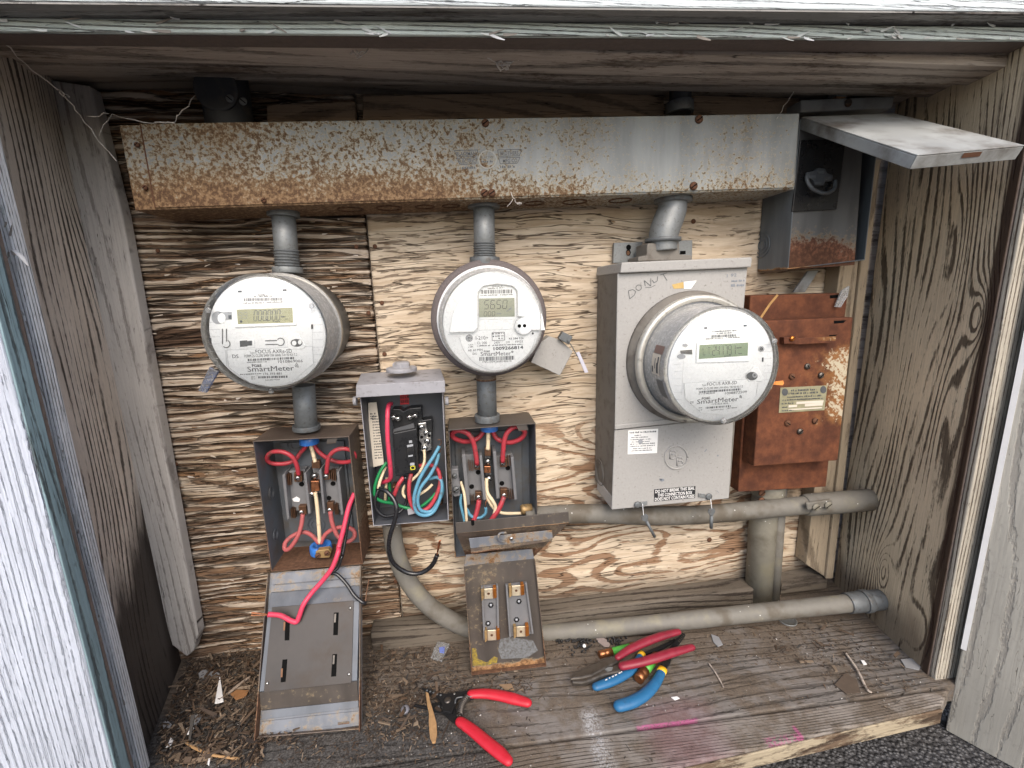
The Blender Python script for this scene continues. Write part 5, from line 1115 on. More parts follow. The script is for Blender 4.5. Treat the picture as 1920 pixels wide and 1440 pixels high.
g = G(); g.poly([lp(a, b, .0038) for a, b in ((732, 1266), (815, 1257), (815, 1276), (733, 1286))]); obj('notch', g, M_RUSTBR, lid)
# loose wires hanging out
rw = thing('loose_wire', 'thick bright red wire with bare end hanging over the left lid', 'wire', P(640, 1000, -.1), 'loose cut wires')
pp = [v4.p(1012, 740, -.062), v4.p(965, 850, -.070), v4.p(940, 950, -.078), v4.p(915, 1060, -.086), v4.p(880, 1190, -.094)]
def lw(X_, Y_, h): return lp(X_, Y_, h)
pp += [P(*z6.px(735, 60), -.105), P(*z6.px(695, 165), -.112), lp(630, 255, .03), lp(550, 345, .028), lp(490, 430, .03), lp(460, 510, .026), lp(440, 552, .024), lp(400, 545, .026), lp(325, 508, .032), lp(235, 500, .04)]
g = G(); g.tube(pp, wid(650, 980, -.09, 4.6), 12, sub=6); obj('insulation', g, M_PINK, rw)
g = G(); e0 = pp[-1]; d = lp(110, 490, .05) - e0
for k in range(6): 
    o = np.array([random.uniform(-1, 1) for _ in range(3)]) * .002; g.tube([e0 + o * .4, e0 + d * .5 + o, e0 + d * random.uniform(.75, 1.0) + o * 1.2], .0007, 6)
obj('copper_strand', g, M_COPPER, rw, kind='stuff')
bw = thing('loose_wire', 'black wire hanging beside the red one with its end past the lid edge', 'wire', P(640, 1050, -.1), 'loose cut wires')
pp = [v4.p(1005, 780, -.06), v4.p(975, 900, -.066), v4.p(950, 1020, -.074), v4.p(930, 1150, -.082), v4.p(905, 1280, -.092), P(*z6.px(760, 90), -.098), P(*z6.px(735, 165), -.102), P(*z6.px(690, 205), -.106), lp(730, 218, .022), lp(795, 285, .022), lp(850, 365, .022), lp(905, 412, .024), lp(930, 420, .020)]
g = G(); g.tube(pp, wid(650, 980, -.09, 3.4), 12, sub=6); obj('insulation', g, M_WBLACK, bw)
g = G(); g.tube([lp(928, 415, .02), lp(940, 330, .02), lp(955, 250, .022)], .0011, 8); obj('bare_end', g, M_LUG, bw)

# ------------------------------------------------------------------ breaker box in the middle
z5 = View(640, 660, 3.274)
bb = thing('breaker_box', 'narrow lavender grey breaker box crammed with coloured wires, between two fuse boxes', 'breaker box', P(755, 860, 0))
KB = -.075
q = [z5.p(112, 262, KB), z5.p(622, 235, KB), z5.p(660, 1034, KB), z5.p(196, 1070, KB)]
g = G(); g.shell(q, Y * .072, .0016, 0, 1); obj('box_shell', g, [M_BREAKBOX, M_BREAKIN], bb, .0006)
g = G()
f_ = [z5.p(90, 205, -.088), z5.p(636, 176, -.088), z5.p(638, 248, -.088), z5.p(90, 281, -.088)]
bk = [P(677, 700, -.004), P(826, 691, -.004)]
g.add([f_[0], f_[1], bk[1], bk[0], f_[0] - Z * .0016, f_[1] - Z * .0016, bk[1] - Z * .0016, bk[0] - Z * .0016], [(0, 1, 2, 3), (7, 6, 5, 4), (0, 4, 5, 1), (1, 5, 6, 2), (2, 6, 7, 3), (3, 7, 4, 0)])
g.prism(f_, Y * .0016)
g.prism([z5.p(90, 281, -.088), z5.p(90, 205, -.088), bk[0], bk[0] - Z * .03], X * .0016); g.prism([z5.p(638, 248, -.088), z5.p(636, 176, -.088), bk[1], bk[1] - Z * .03], -X * .0016)
obj('rain_hood', g, M_BREAKBOX, bb, .0008, kind='stuff')
g = G(); c = P(753, 692, -.045); g.lathe(c, Z, [(.027, -.004), (.027, .003), (.02, .004)], 28); g.lathe(c, Z, [(.0165, .003), (.0165, .011), (.013, .013)], 6, smooth=False); obj('closing_plug', g, M_BREAKBOX, bb, .001, kind='stuff')
for s_, X_ in ((0, 85), (1, 648)):
    g = G(); c = z5.p(X_, 300, -.06); g.lathe(c, X, [(.008, -.003), (.008, .003)], 16); obj('hinge_ear', g, M_BREAKBOX, bb, .0008)
g = G(); z5.slab(g, [(165, 312), (216, 308), (262, 690), (176, 712)], -.03, .0008); o = obj('label_strip', g, M_PAPER, bb)
g = G(); fz = Face(640, 660, 3.274, -.0302); random.seed(5)
for k in range(16):
    yy = 400 + k * 17; fz.micro(g, (188 + k * 1.2, yy), (232 + k * 1.4, yy - 3), 9)
for k in range(3): fz.micro(g, (178, 385 + k * 14), (210, 383 + k * 14), 11)
obj('label_print', g, M_INK, bb, kind='stuff')
g = G(); z5.slab(g, [(360, 262), (412, 260), (416, 320), (362, 324)], -.006, .0006); obj('red_sticker', g, M_STRED, bb)
g = G(); fz = Face(640, 660, 3.274, -.0062)
for (a, b) in ((366, 285), (392, 283), (366, 312), (392, 310)): fz.line(g, [(a, b - 15), (a + 18, b - 16), (a + 18, b), (a, b)], 3, .0006, 0, True); fz.micro(g, (a + 2, b - 4), (a + 16, b - 5), 8)
obj('sticker_print', g, M_STICKBK, bb, kind='stuff')
g = G(); z5.slab(g, [(300, 385), (315, 350), (360, 350), (380, 365), (420, 345), (492, 340), (498, 420), (555, 410), (560, 440), (555, 615), (470, 620), (325, 480)], -.03, .024); obj('bus_base', g, M_BLACKP, bb, .0015)
br_ = thing('breaker', '', '', z5.p(400, 600, -.05)); del br_['label'], br_['category']; br_.name = 'circuit_breaker'; br_.parent = bb; br_.location = Vector(z5.p(400, 600, -.05)) - bb.location
g = G(); g.hexa([z5.p(312, 470, -.046), z5.p(446, 432, -.046), z5.p(468, 560, -.058), z5.p(318, 590, -.058)], [z5.p(312, 470, -.02), z5.p(446, 432, -.02), z5.p(468, 560, -.02), z5.p(318, 590, -.02)]); g.prism([z5.p(*k, -.058) for k in ((318, 500), (462, 470), (472, 735), (330, 765))], Y * .04); obj('breaker_case', g, M_BLACKP, br_, .0015, kind='stuff')
g = G(); z5.slab(g, [(398, 575), (445, 568), (455, 690), (408, 700)], -.064, .008); obj('toggle_bridge', g, M_BLACKP, br_, .001)
g = G(); fz = Face(640, 660, 3.274, -.0645); fz.quad(g, [(415, 545), (434, 541), (435, 556), (416, 560)], -.0055, 0); fz.quad(g, [(403, 572), (440, 565), (441, 578), (404, 585)], .0006, 1); fz.quad(g, [(410, 635), (440, 630), (440, 640), (411, 645)], .0006, 0); fz.quad(g, [(422, 682), (448, 678), (449, 695), (423, 698)], .0006, 2)
fz.line(g, [(425, 703), (450, 699), (452, 719), (427, 723)], 5, .0006, 3, True); obj('breaker_print', g, [M_GREYP, M_GREYP, M_GREYP, plain('mark_yellow', (.6, .55, .05), .5)], br_, kind='stuff')
for X_, Y_ in ((322, 398), (350, 408), (420, 398), (455, 388)): z5.screw(bb, X_, Y_, -.036, 19, M_STEEL, .008, random.uniform(-1, 1))
g = G(); z5.slab(g, [(472, 440), (520, 432), (525, 475), (552, 500), (555, 600), (520, 612), (485, 610), (490, 560), (475, 545), (478, 500)], -.04, .008); obj('neutral_bar', g, M_STEEL, bb, .001)
for X_, Y_ in ((494, 460), (524, 494), (528, 545), (512, 588)): z5.screw(bb, X_, Y_, -.041, 19, M_STEEL, .006, random.uniform(-1, 1))
for X_, Y_ in ((494, 523), (540, 515)): g = G(); g.lathe(z5.p(X_, Y_, -.0403), -Y, [(.0028, 0), (.0028, .0003)], 12); obj('screw_hole', g, M_SHADOWBK, bb)
W = z5.wire
W(bb, 'wire', [(306, 318, -.035), (290, 330, -.05), (283, 400, -.062), (284, 520, -.066), (292, 620, -.066), (302, 720, -.06), (298, 780, -.05), (248, 802, -.035)], 14, M_PINK)
W(bb, 'wire', [(278, 678, -.05), (238, 735, -.056), (208, 815, -.06), (205, 880, -.062), (245, 915, -.06), (320, 930, -.055), (405, 958, -.055), (480, 952, -.056), (545, 905, -.054), (580, 865, -.05)], 10, M_WGREEN)
W(bb, 'wire', [(272, 702, -.045), (252, 750, -.05), (235, 800, -.056), (228, 838, -.058)], 10, M_CREAM)
W(bb, 'wire', [(280, 770, -.03), (272, 850, -.034), (268, 918, -.03)], 9, M_CREAM)
W(bb, 'wire', [(292, 790, -.028), (298, 850, -.03), (292, 915, -.028)], 9, M_WGREEN)
W(bb, 'wire', [(228, 845, -.06), (208, 900, -.064), (216, 965, -.066), (268, 1008, -.066), (345, 990, -.058), (392, 940, -.052), (405, 860, -.05), (392, 765, -.052)], 11, M_WBLACK)
W(bb, 'wire', [(428, 745, -.05), (416, 820, -.056), (420, 900, -.06), (445, 960, -.062), (495, 975, -.062), (545, 945, -.06), (588, 870, -.058), (608, 790, -.055), (590, 720, -.05), (535, 692, -.045), (480, 700, -.042)], 13, M_RED)
W(bb, 'wire', [(382, 768, -.05), (350, 815, -.056), (322, 885, -.055)], 13, M_RED)
W(bb, 'wire', [(508, 600, -.046), (510, 670, -.048), (480, 738, -.05), (430, 790, -.048), (385, 830, -.046), (382, 880, -.048), (430, 900, -.05), (515, 852, -.05), (560, 812, -.046)], 9, M_CREAM)
W(bb, 'wire', [(602, 578, -.056), (562, 648, -.062), (512, 722, -.066), (470, 805, -.07), (446, 900, -.072), (460, 978, -.072), (512, 1004, -.07), (568, 978, -.066), (608, 890, -.062), (618, 805, -.058), (588, 770, -.052), (540, 780, -.046)], 11, M_WBLUE)
W(bb, 'wire', [(598, 622, -.052), (580, 690, -.058), (540, 762, -.062), (488, 832, -.066), (468, 915, -.068), (490, 972, -.068), (548, 978, -.064), (592, 925, -.06), (622, 850, -.056), (612, 770, -.05)], 11, M_WBLUE)
for (a, b) in ((602, 576), (600, 620)): g = G(); g.tube([z5.p(a, b, -.055), z5.p(a + 12, b - 20, -.055), z5.p(a + 6, b - 38, -.055), z5.p(a - 10, b - 36, -.055)], .0008, 8); obj('bare_end', g, M_LUG, bb)
g = G(); z5.slab(g, [(405, 968), (445, 960), (460, 990), (410, 1002)], -.06, .004); obj('small_bracket', g, M_BREAKBOX, bb, .0005)
for X_, Y_ in ((330, 808), (612, 905)): z5.screw(bb, X_, Y_, -.03, 15, M_LUG, .02)
bw = thing('loose_wire', 'heavy black wire curling out below the breaker box to a bare copper tip', 'wire', P(745, 960, -.09), 'loose cut wires')
pp = [z5.p(*k) for k in ((235, 838, -.066), (278, 855, -.074), (322, 905, -.082), (340, 965, -.088), (325, 1045, -.09), (300, 1125, -.09), (292, 1205, -.088), (312, 1282, -.086), (362, 1332, -.084), (430, 1360, -.084), (500, 1352, -.086), (558, 1308, -.09), (588, 1245, -.094))]
g = G(); g.tube(pp, wid(745, 960, -.09, 4.4), 12, sub=6); obj('insulation', g, M_WBLACK, bw)
g = G()
for k in range(6):
    o = np.array([random.uniform(-1, 1) for _ in range(3)]) * .0014; g.tube([pp[-1] + o * .4, z5.p(596, 1200, -.096) + o, z5.p(606, 1158, -.096) + o * 1.2], .0008, 6)
obj('copper_strand', g, M_COPPER, bw, kind='stuff')

# ------------------------------------------------------------------ middle open fuse box
mb = thing('fuse_box', 'open grey fuse box with red wires under the middle meter, pull out panel hanging down', 'fuse box', P(922, 900, 0))
q = [P(840.5, 806, FB), P(1004.5, 793.5, FB), P(1009, 1032, FB), P(853, 1046, FB)]
g = G(); g.shell(q, Y * .077, .0018, 0, 1); obj('box_shell', g, [M_PANBROWN, M_GREYIN], mb, .0006)
g = G(); z5.slab(g, [(695, 500), (1105, 478), (1115, 1010), (720, 1040)], -.012, .006); obj('back_pan', g, M_GREYIN, mb, .0008)
xi = q[1][0] - .0022
c = PX(*z5.px(1155, 775), xi)
for k in (1, .6): g = G(); g.tube([[xi, c[1] + math.cos(a) * .011 * k, c[2] + math.sin(a) * .011 * k] for a in np.linspace(0, 2 * math.pi, 25)], .0006, 6, sub=1, cap=False); obj('knockout_ring', g, M_GREYIN, mb)
for wl, base, wr in (([(738, 632), (762, 628), (790, 938), (768, 942)], [(760, 632), (850, 622), (882, 905), (785, 915)], [(846, 640), (866, 600), (890, 905), (872, 912)]),
                     ([(930, 615), (950, 610), (972, 895), (952, 905)], [(945, 640), (1050, 622), (1070, 895), (962, 905)], [(1040, 650), (1080, 615), (1085, 905), (1062, 910)])):
    b = thing('holder', '', '', z5.p(*base[0], -.03)); del b['label'], b['category']; b.name = 'fuse_holder'; b.parent = mb; b.location = Vector(z5.p(*base[0], -.03)) - mb.location
    g = G(); z5.slab(g, wl, -.052, .038); z5.slab(g, [wr[0], (wr[0][0] + 18, wr[0][1] - 6), (wr[3][0] + 18, wr[3][1] - 5), wr[3]], -.052, .038); z5.slab(g, base, -.034, .02); obj('holder_block', g, M_BAKE, b, .0012, kind='stuff')
for a in ((815, 680, 852, 722), (974, 652, 1016, 706), (822, 862, 860, 918), (976, 842, 1020, 896)): lug(z5, mb, *a, -.044, M_LUG, sk=2)
for X_, Y_ in ((833, 699), (994, 684), (842, 892), (999, 880)): z5.screw(mb, X_, Y_, -.0445, 15, M_STEEL, .003)
for a in ((780, 672, 812, 730), (1020, 642, 1062, 700), (794, 885, 818, 938), (1026, 850, 1062, 905)): fins(z5, mb, *a, -.046)
for X_, Y_ in ((840, 738), (800, 826), (1022, 712), (985, 806)): g = G(); g.lathe(z5.p(X_, Y_, -.0345), -Y, [(.0048, 0), (.0048, .0004)], 16); obj('screw_hole', g, M_SHADOWBK, mb)
g = G(); z5.slab(g, [(882, 620), (915, 618), (920, 780), (886, 782)], -.03, .016); obj('neutral_bar', g, M_BAKE, mb, .001)
lug(z5, mb, 880, 590, 918, 638, -.042, M_LUG, sk=1); lug(z5, mb, 877, 702, 916, 742, -.042, M_COPPER, sk=1)
z5.screw(mb, 899, 667, -.032, 20, M_STEEL, .009); z5.screw(mb, 904, 769, -.034, 20, M_STEEL, .011, -.5)
W(mb, 'wire', [(880, 462, -.03), (868, 495, -.03), (828, 535, -.032), (760, 550, -.038), (695, 530, -.046), (680, 502, -.052), (716, 482, -.056), (775, 500, -.058), (812, 558, -.056), (834, 690, -.048)], 15, M_RED)
W(mb, 'wire', [(920, 462, -.03), (932, 495, -.03), (962, 536, -.032), (1028, 556, -.038), (1098, 534, -.046), (1126, 490, -.052), (1078, 458, -.056), (1022, 490, -.058), (998, 560, -.056), (990, 675, -.048)], 15, M_RED)
W(mb, 'wire', [(846, 910, -.05), (832, 980, -.056), (812, 1040, -.06), (800, 1080, -.06)], 15, M_RED); W(mb, 'wire', [(998, 890, -.05), (972, 955, -.056), (932, 1015, -.06), (900, 1060, -.06)], 15, M_RED)
W(mb, 'wire', [(900, 480, -.04), (902, 520, -.041), (899, 600, -.043)], 13, M_CREAM); W(mb, 'wire', [(892, 775, -.045), (896, 860, -.05), (930, 915, -.055), (946, 955, -.056), (930, 1020, -.058)], 11, M_CREAM)
W(mb, 'wire', [(888, 790, -.045), (890, 870, -.048), (915, 930, -.05), (950, 970, -.052), (1000, 990, -.054), (1112, 990, -.05)], 10, M_CREAM)
W(mb, 'wire', [(732, 795, -.05), (752, 860, -.054), (762, 940, -.058), (770, 1050, -.06)], 9, M_CREAM); W(mb, 'wire', [(736, 870, -.045), (732, 930, -.05), (748, 1000, -.054), (760, 1060, -.056)], 9, M_WBLUE); W(mb, 'wire', [(768, 960, -.055), (798, 1008, -.058), (850, 1018, -.06), (885, 990, -.06), (886, 955, -.06)], 9, M_WBLUE)
g = G(); g.tube([z5.p(886, 958, -.06), z5.p(885, 930, -.06), z5.p(895, 905, -.058)], .0007, 6); obj('bare_end', g, M_COPPER, mb)
bushing(mb, z5.p(908, 462, -.038), .0165, .006)
g = G(); z5.slab(g, [(1074, 450), (1135, 444), (1150, 478), (1088, 484)], -.0785, .001); obj('latch_tab', g, M_PANBROWN, mb, .0004)
g = G(); z5.slab(g, [(672, 720), (718, 716), (722, 790), (730, 800), (728, 885), (690, 892), (680, 870)], -.06, .018); obj('ground_clamp', g, M_BAKE, mb, .002); z5.screw(mb, 706, 842, -.061, 22, M_GALVD, .005); z5.screw(mb, 696, 760, -.061, 15, M_GALVD, .004)
g = G(); c = z5.p(1138, 965, -.05); g.lathe(c, X, [(.008, -.012), (.010, -.008), (.010, .010)], 16); obj('cable_clamp', g, M_BRASSY, mb)
# pull-out panel
z7 = View(830, 940, 4.364)
pn = thing('panel', '', '', P(945, 1000, -.12)); del pn['label'], pn['category']; pn.name = 'pullout_panel'; pn.parent = mb; pn.location = Vector(P(945, 1000, -.12)) - mb.location
LY = -.145
g = G(); g.hexa([z7.p(105, 175, LY), z7.p(1030, 85, LY), z7.p(1035, 180, LY), z7.p(110, 264, LY)], [z7.p(105, 175, LY) + Y * .0018, z7.p(1030, 85, LY) + Y * .0018, z7.p(1035, 180, LY) + Y * .0018, z7.p(110, 264, LY) + Y * .0018]); obj('lip', g, M_PANBROWN, pn, .0006)
g = G(); g.poly([z7.p(232, 155, LY - .0003), z7.p(258, 152, LY - .0003), z7.p(260, 190, LY - .0003), z7.p(246, 202, LY - .0003), z7.p(233, 192, LY - .0003)]); obj('latch_slot', g, M_SHADOWBK, pn)
g = G(); ul, ur = z7.p(110, 264, LY) + Y * .002, z7.p(1035, 180, LY) + Y * .002; kl, kr = z7.p(185, 440, -.095), z7.p(745, 455, -.095)
g.prism([ul, ur, kr, kl], Y * .0016); obj('lip_underside', g, M_RUSTBR, pn, .0005)
g = G(); z7.slab(g, [(215, 305), (895, 236), (902, 308), (228, 386)], LY - .006, .0016); obj('crossbar', g, M_LIDRUST, pn, .0006)
g = G(); z7.slab(g, [(228, 388), (902, 310), (890, 325), (236, 430)], LY - .004, .02); obj('crossbar_flange', g, M_RUSTBR, pn, .0006)
dome_screw(*z7.px(562, 303), LY - .0062, 16 / 4.364, .003, M_STEEL, pn)
g = G(); g.tube([z7.p(520, 256, LY - .008), z7.p(470, 262, LY - .012), z7.p(452, 295, LY - .014), z7.p(470, 325, LY - .012), z7.p(505, 332, LY - .008)], .0018, 8); obj('pull_ring', g, M_LIDRUST, pn)
bl_, br2 = PZ(*z7.px(235, 1396), FZ + .002), PZ(*z7.px(842, 1322), FZ + .002); yb_ = (bl_[1] + br2[1]) / 2; yb_ = max(yb_, -.24)
bl_ = P(*z7.px(235, 1396), yb_); br2 = P(*z7.px(842, 1322), yb_)
tl_, tr_ = z7.p(175, 540, -.115), z7.p(750, 470, -.115)
np_ = np.cross(tr_ - tl_, bl_ - tl_); np_ /= np.linalg.norm(np_)
if np_[1] > 0: np_ = -np_
pp_ = lambda a, b, h=0.0: PL(*z7.px(a, b), tl_, np_, h)
def pslab(name, pts, h, mat, t=None, bev=.0006):
    g = G(); g.prism([pp_(a, b, h) for a, b in pts], -np_ * (t if t else h * .98)); return obj(name, g, mat, pn, bev)
pslab('panel_plate', [(172, 535), (752, 468), (842, 1322), (235, 1396)], .0016, M_PANBROWN)
pslab('panel_step', [(190, 440), (735, 392), (748, 470), (176, 530)], .004, M_LIDRUST, .003)
g = G()
for a, b, sgn in (((172, 535), (235, 1396), 1), ((752, 468), (842, 1322), -1)):
    A_, B2 = pp_(*a), pp_(*b); e = (pp_(752, 468) - pp_(172, 535)); e = e / np.linalg.norm(e) * .0016 * sgn
    g.prism([A_ + np_ * .0017, B2 + np_ * .0017, B2 + np_ * .009, A_ + np_ * .009], e)
A_, B2 = pp_(235, 1396), pp_(842, 1322); g.prism([A_ + np_ * .0017, B2 + np_ * .0017, B2 + np_ * .009, A_ + np_ * .009], (pp_(172, 535) - A_) / np.linalg.norm(pp_(172, 535) - A_) * .0016)
obj('panel_flange', g, M_RUSTBR, pn, .0004, kind='stuff')
for blk in (((315, 705), (455, 690), (465, 1120), (335, 1135)), ((515, 690), (690, 672), (745, 1085), (545, 1110))):
    pslab('fuse_block', blk, .009, M_BAKE, .0073, .0012)
    x0 = blk[0][0]; x1 = blk[1][0]
    pslab('block_rail', [(blk[0][0], blk[0][1]), (blk[0][0] + 16, blk[0][1]), (blk[3][0] + 16, blk[3][1]), blk[3]], .016, M_BAKE, .0068, .0006)
    pslab('block_rail', [(blk[1][0] - 16, blk[1][1]), blk[1], blk[2], (blk[2][0] - 16, blk[2][1])], .016, M_BAKE, .0068, .0006)
for (X_, Y_) in ((375, 755), (602, 730), (402, 1095), (640, 1065)):
    w, hh = 36, 42
    pslab('fuse_clip', [(X_ - w, Y_ - hh + 4), (X_ + w, Y_ - hh), (X_ + w + 2, Y_ + hh), (X_ - w + 2, Y_ + hh + 4)], .016, M_GOLD, .002, .0008)
    pslab('clip_side', [(X_ + w + 3, Y_ - hh), (X_ + w + 28, Y_ - hh - 4), (X_ + w + 32, Y_ + hh - 8), (X_ + w + 5, Y_ + hh)], .021, M_ORANGEC, .011, .0004)
    pslab('clip_side', [(X_ - w - 24, Y_ - hh + 10), (X_ - w - 2, Y_ - hh + 4), (X_ - w, Y_ + hh), (X_ - w - 20, Y_ + hh + 20)], .019, M_BRASSY, .010, .0004)
    g = G(); g.lathe(pp_(X_, Y_, .0161), np_, [(.0024, 0), (.0024, .0005), (.0014, .0005), (.0014, .0002)], 14); obj('clip_rivet', g, M_LUG, pn)
for (X_, Y_) in ((394, 846), (624, 816), (371, 996), (604, 966)):
    g = G(); g.lathe(pp_(X_, Y_, .0092), np_, [(.0052, 0), (.0052, .002), (.0036, .002), (.0034, .0006)], 6, smooth=False); g.ball(pp_(X_, Y_, .0098), .0028, 1, 8); obj('panel_screw', g, [M_BLACKP, M_GREYP], pn, kind='stuff')
pslab('pale_residue', [(470, 1130), (555, 1110), (740, 1140), (780, 1220), (690, 1280), (480, 1290), (455, 1220)], .0019, plain('residue_grey', (.15, .155, .16), .7, var=.5, scale=260, dirt=.6, dirtcol=(.07, .06, .05)), .0003, 0)
pslab('yellow_label', [(240, 1205), (270, 1200), (290, 1290), (360, 1320), (420, 1270), (450, 1280), (445, 1320), (340, 1345), (245, 1345)], .0020, plain('label_yellow', (.30, .215, .03), .6, var=.5, scale=300, dirt=.8, dirtcol=(.08, .065, .05)), .0003, 0)

# ------------------------------------------------------------------ rust red fuse panel
v8 = View(1400, 500, 3.427)
rp = thing('rusty_panel_box', 'rust red steel fuse panel with nameplate and handle, right of the meter box', 'fuse panel', P(1490, 740, 0))
g = G(); g.prism([P(1407, 554, -.075), P(1590, 549, -.075), P(1549, 913, -.075), P(1384, 923, -.075)], Y * .072); obj('panel_body', g, M_RUSTP, rp, .002)
CY = -.112
g = G(); g.prism([v8.p(118, 348, CY), v8.p(686, 325, CY), v8.p(586, 1246, CY), v8.p(46, 1284, CY)], Y * .0365); obj('raised_cover', g, M_RUSTP, rp, .002)
g = G(); v8.slab(g, [(240, 455), (300, 450), (340, 460), (575, 448), (572, 488), (340, 500), (300, 495), (242, 497)], CY - .014, .0025); v8.slab(g, [(240, 455), (300, 450), (298, 495), (242, 497)], CY - .0112, .011); obj('handle', g, M_RUSTP, rp, .0008, kind='stuff')
dome_screw(*v8.px(290, 462), CY - .0145, 4.5, .004, M_ORANGEC, rp)
for X_, Y_, mt_ in ((387, 640, M_TOOLST), (475, 697, M_TOOLST), (288, 705, M_RUSTSCREW), (260, 1005, M_RUSTSCREW), (437, 990, M_RUSTSCREW), (340, 1058, M_TOOLST)): dome_screw(*v8.px(X_, Y_), CY - .0002, 5.2, .004, mt_, rp, ang=random.uniform(-1, 1))
g = G(); v8.slab(g, [(218, 778), (520, 763), (500, 922), (207, 940)], CY - .001, .0009); obj('nameplate', g, plain('brass_plate', (.33, .31, .20), .5, .3, .35, 120), rp, .0003)
f8 = Face(1400, 500, 3.427, CY - .001); g = G(); random.seed(9)
for k, (a, b, y_, hh) in enumerate(((285, 450, 802, 13), (270, 460, 822, 12), (262, 480, 843, 10), (230, 490, 862, 9), (225, 300, 885, 10), (228, 262, 908, 10), (226, 300, 930, 9))): f8.micro(g, (a, y_), (b, y_ - (b - a) * .05), hh, .0006, 0)
for qd in (((320, 868), (495, 858), (492, 874), (318, 884)), ((270, 890), (325, 887), (323, 902), (268, 905)), ((375, 882), (490, 874), (488, 892), (373, 899)), ((270, 915), (485, 902), (484, 910), (268, 923))): f8.quad(g, qd, .0006, 1)
f8.disc(g, (246, 806), 20, 24, .0006, 0, 12); f8.disc(g, (493, 790), 20, 24, .0006, 0, 12); obj('plate_print', g, [M_DKGREY, M_PAPER], rp, kind='stuff')
for qd, y_ in ((((535, 184), (588, 180), (588, 200), (536, 204)), -.0752), (((560, 348), (640, 344), (622, 362), (562, 366)), CY - .0002), (((530, 440), (585, 436), (570, 445), (530, 448)), CY - .0002)):
    g = G(); g.poly([v8.p(a, b, y_ - .0002) for a, b in qd]); obj('latch_slot', g, M_SHADOWBK, rp)
g = G(); v8.slab(g, [(185, 738), (235, 732), (240, 750), (232, 762), (186, 760)], CY - .001, .0008); v8.slab(g, [(140, 742), (184, 738), (184, 758), (150, 758)], CY - .001, .0008); obj('orange_mark', g, plain('paint_orange', (.75, .27, .07), .5), rp, kind='stuff')
g = G(); f8.z = (1400, 500, 3.427); f8.y = -.0755; f8.line(g, [(90, 330), (150, 240), (200, 180)], 14, .0003); obj('pale_streak', g, plain('streak_ochre', (.42, .24, .09), .7, var=.4, scale=150), rp)
tg = G(); v8.slab(tg, [(570, 258), (615, 150), (664, 122), (652, 190), (606, 262)], -.085, .004); single('seal_tag', 'clear plastic seal tag stuck in the top corner of the rusty panel', 'seal tag', tg, M_CLEAR, .001)

# ------------------------------------------------------------------ disconnect box with its flap
v9 = View(1400, 160, 3.692)
db = thing('disconnect_box', 'blue grey breaker enclosure at the upper right with lid flap propped open', 'electrical box', P(1550, 360, 0))
DY = -.085
q = [P(1500, 224, DY), P(1652, 216, DY), P(1622, 488, DY), P(1477, 505, DY)]
g = G(); g.shell(q, Y * .083, .0018, 0, 0); obj('box_shell', g, M_DISC, db, .0008)
g = G(); g.prism([v9.p(a, b, DY + .003) for a, b in ((362, 300), (815, 285), (747, 1244), (289, 1276))], Y * .002); obj('dead_front', g, M_DISCF, db, .0006)
g = G(); v9.slab(g, [(372, 380), (688, 370), (624, 858), (316, 874)], DY - .001, .0038); obj('switch_plate', g, M_BLACKP, db, .0008)
g = G(); c = v9.p(515, 640, DY - .004)
g.tube([v9.p(420, 610, DY - .004), v9.p(418, 655, DY - .01), v9.p(455, 715, DY - .014), v9.p(540, 748, DY - .015), v9.p(605, 720, DY - .012), v9.p(612, 660, DY - .006)], .0032, 10); obj('pull_ring', g, M_GALVD, db)
g = G(); v9.slab(g, [(428, 600), (480, 588), (500, 570), (545, 575), (560, 605), (600, 622), (595, 660), (545, 665), (535, 692), (480, 695), (462, 660), (430, 640)], DY - .009, .009); obj('pull_boss', g, M_DKGREY, db, .0015)
for X_, Y_ in ((455, 635), (515, 603), (560, 645), (495, 680)): g = G(); v9.slab(g, [(X_ - 24, Y_ - 10), (X_ + 24, Y_ - 12), (X_ + 24, Y_ + 8), (X_ - 22, Y_ + 10)], DY - .0105, .0016); obj('boss_pad', g, M_GALVD, db, .0008)
g = G(); xk = P(1483, 430, DY)[0] - .0006
cc = PX(1429, 460, P(1478, 500, DY)[0] - .0004)
for rr_ in (.023, .016, .009): g.tube([[xk + .0, cc[1] + math.cos(a) * rr_, cc[2] + math.sin(a) * rr_] for a in np.linspace(0, 2 * math.pi, 31)], .0008, 6, sub=1, cap=False)
obj('knockout_ring', g, M_DISC, db, kind='stuff')
g = G(); g.prism([v9.p(a, b, -.055) for a, b in ((377, 98), (1030, 72), (1008, 158), (377, 186))], Y * .05); obj('top_flange', g, M_FLAP, db, .003)
dome_screw(*v9.px(700, 122), -.0552, 6.5, .004, M_RUSTBR, db, slot=False)
BLk = P(1503, 219, DY - .001); BRk = P(1676, 212, DY - .001)
FL = PX(1721, 290, BLk[0] + .002); FR = PX(1922, 272, BRk[0] + .002); FR[1] = FL[1]; FR = P(1922, 272, FL[1])
FLb = PX(1711, 317, BLk[0] + .002)
nf = np.cross(BRk - BLk, FL - BLk); nf /= np.linalg.norm(nf)
if nf[2] < 0: nf = -nf
th = .018
g = G(); g.prism([BLk, BRk, FR, FL], -nf * .002); 
e = (FL - BLk) / np.linalg.norm(FL - BLk); s_ = (FR - FL) / np.linalg.norm(FR - FL)
g.prism([FL - nf * .0021, FR - nf * .0021, FR - nf * th, FL - nf * th], -e * .0018)
g.prism([BLk - nf * .0021, FL - nf * .0021 - e * .002, FL - nf * th - e * .002, BLk - nf * th], s_ * .0018)
g.prism([BRk - nf * .0021, FR - nf * .0021 - e * .002, FR - nf * th - e * .002, BRk - nf * th], -s_ * .0018)
obj('lid_flap', g, M_FLAP, db, .0012, kind='stuff')
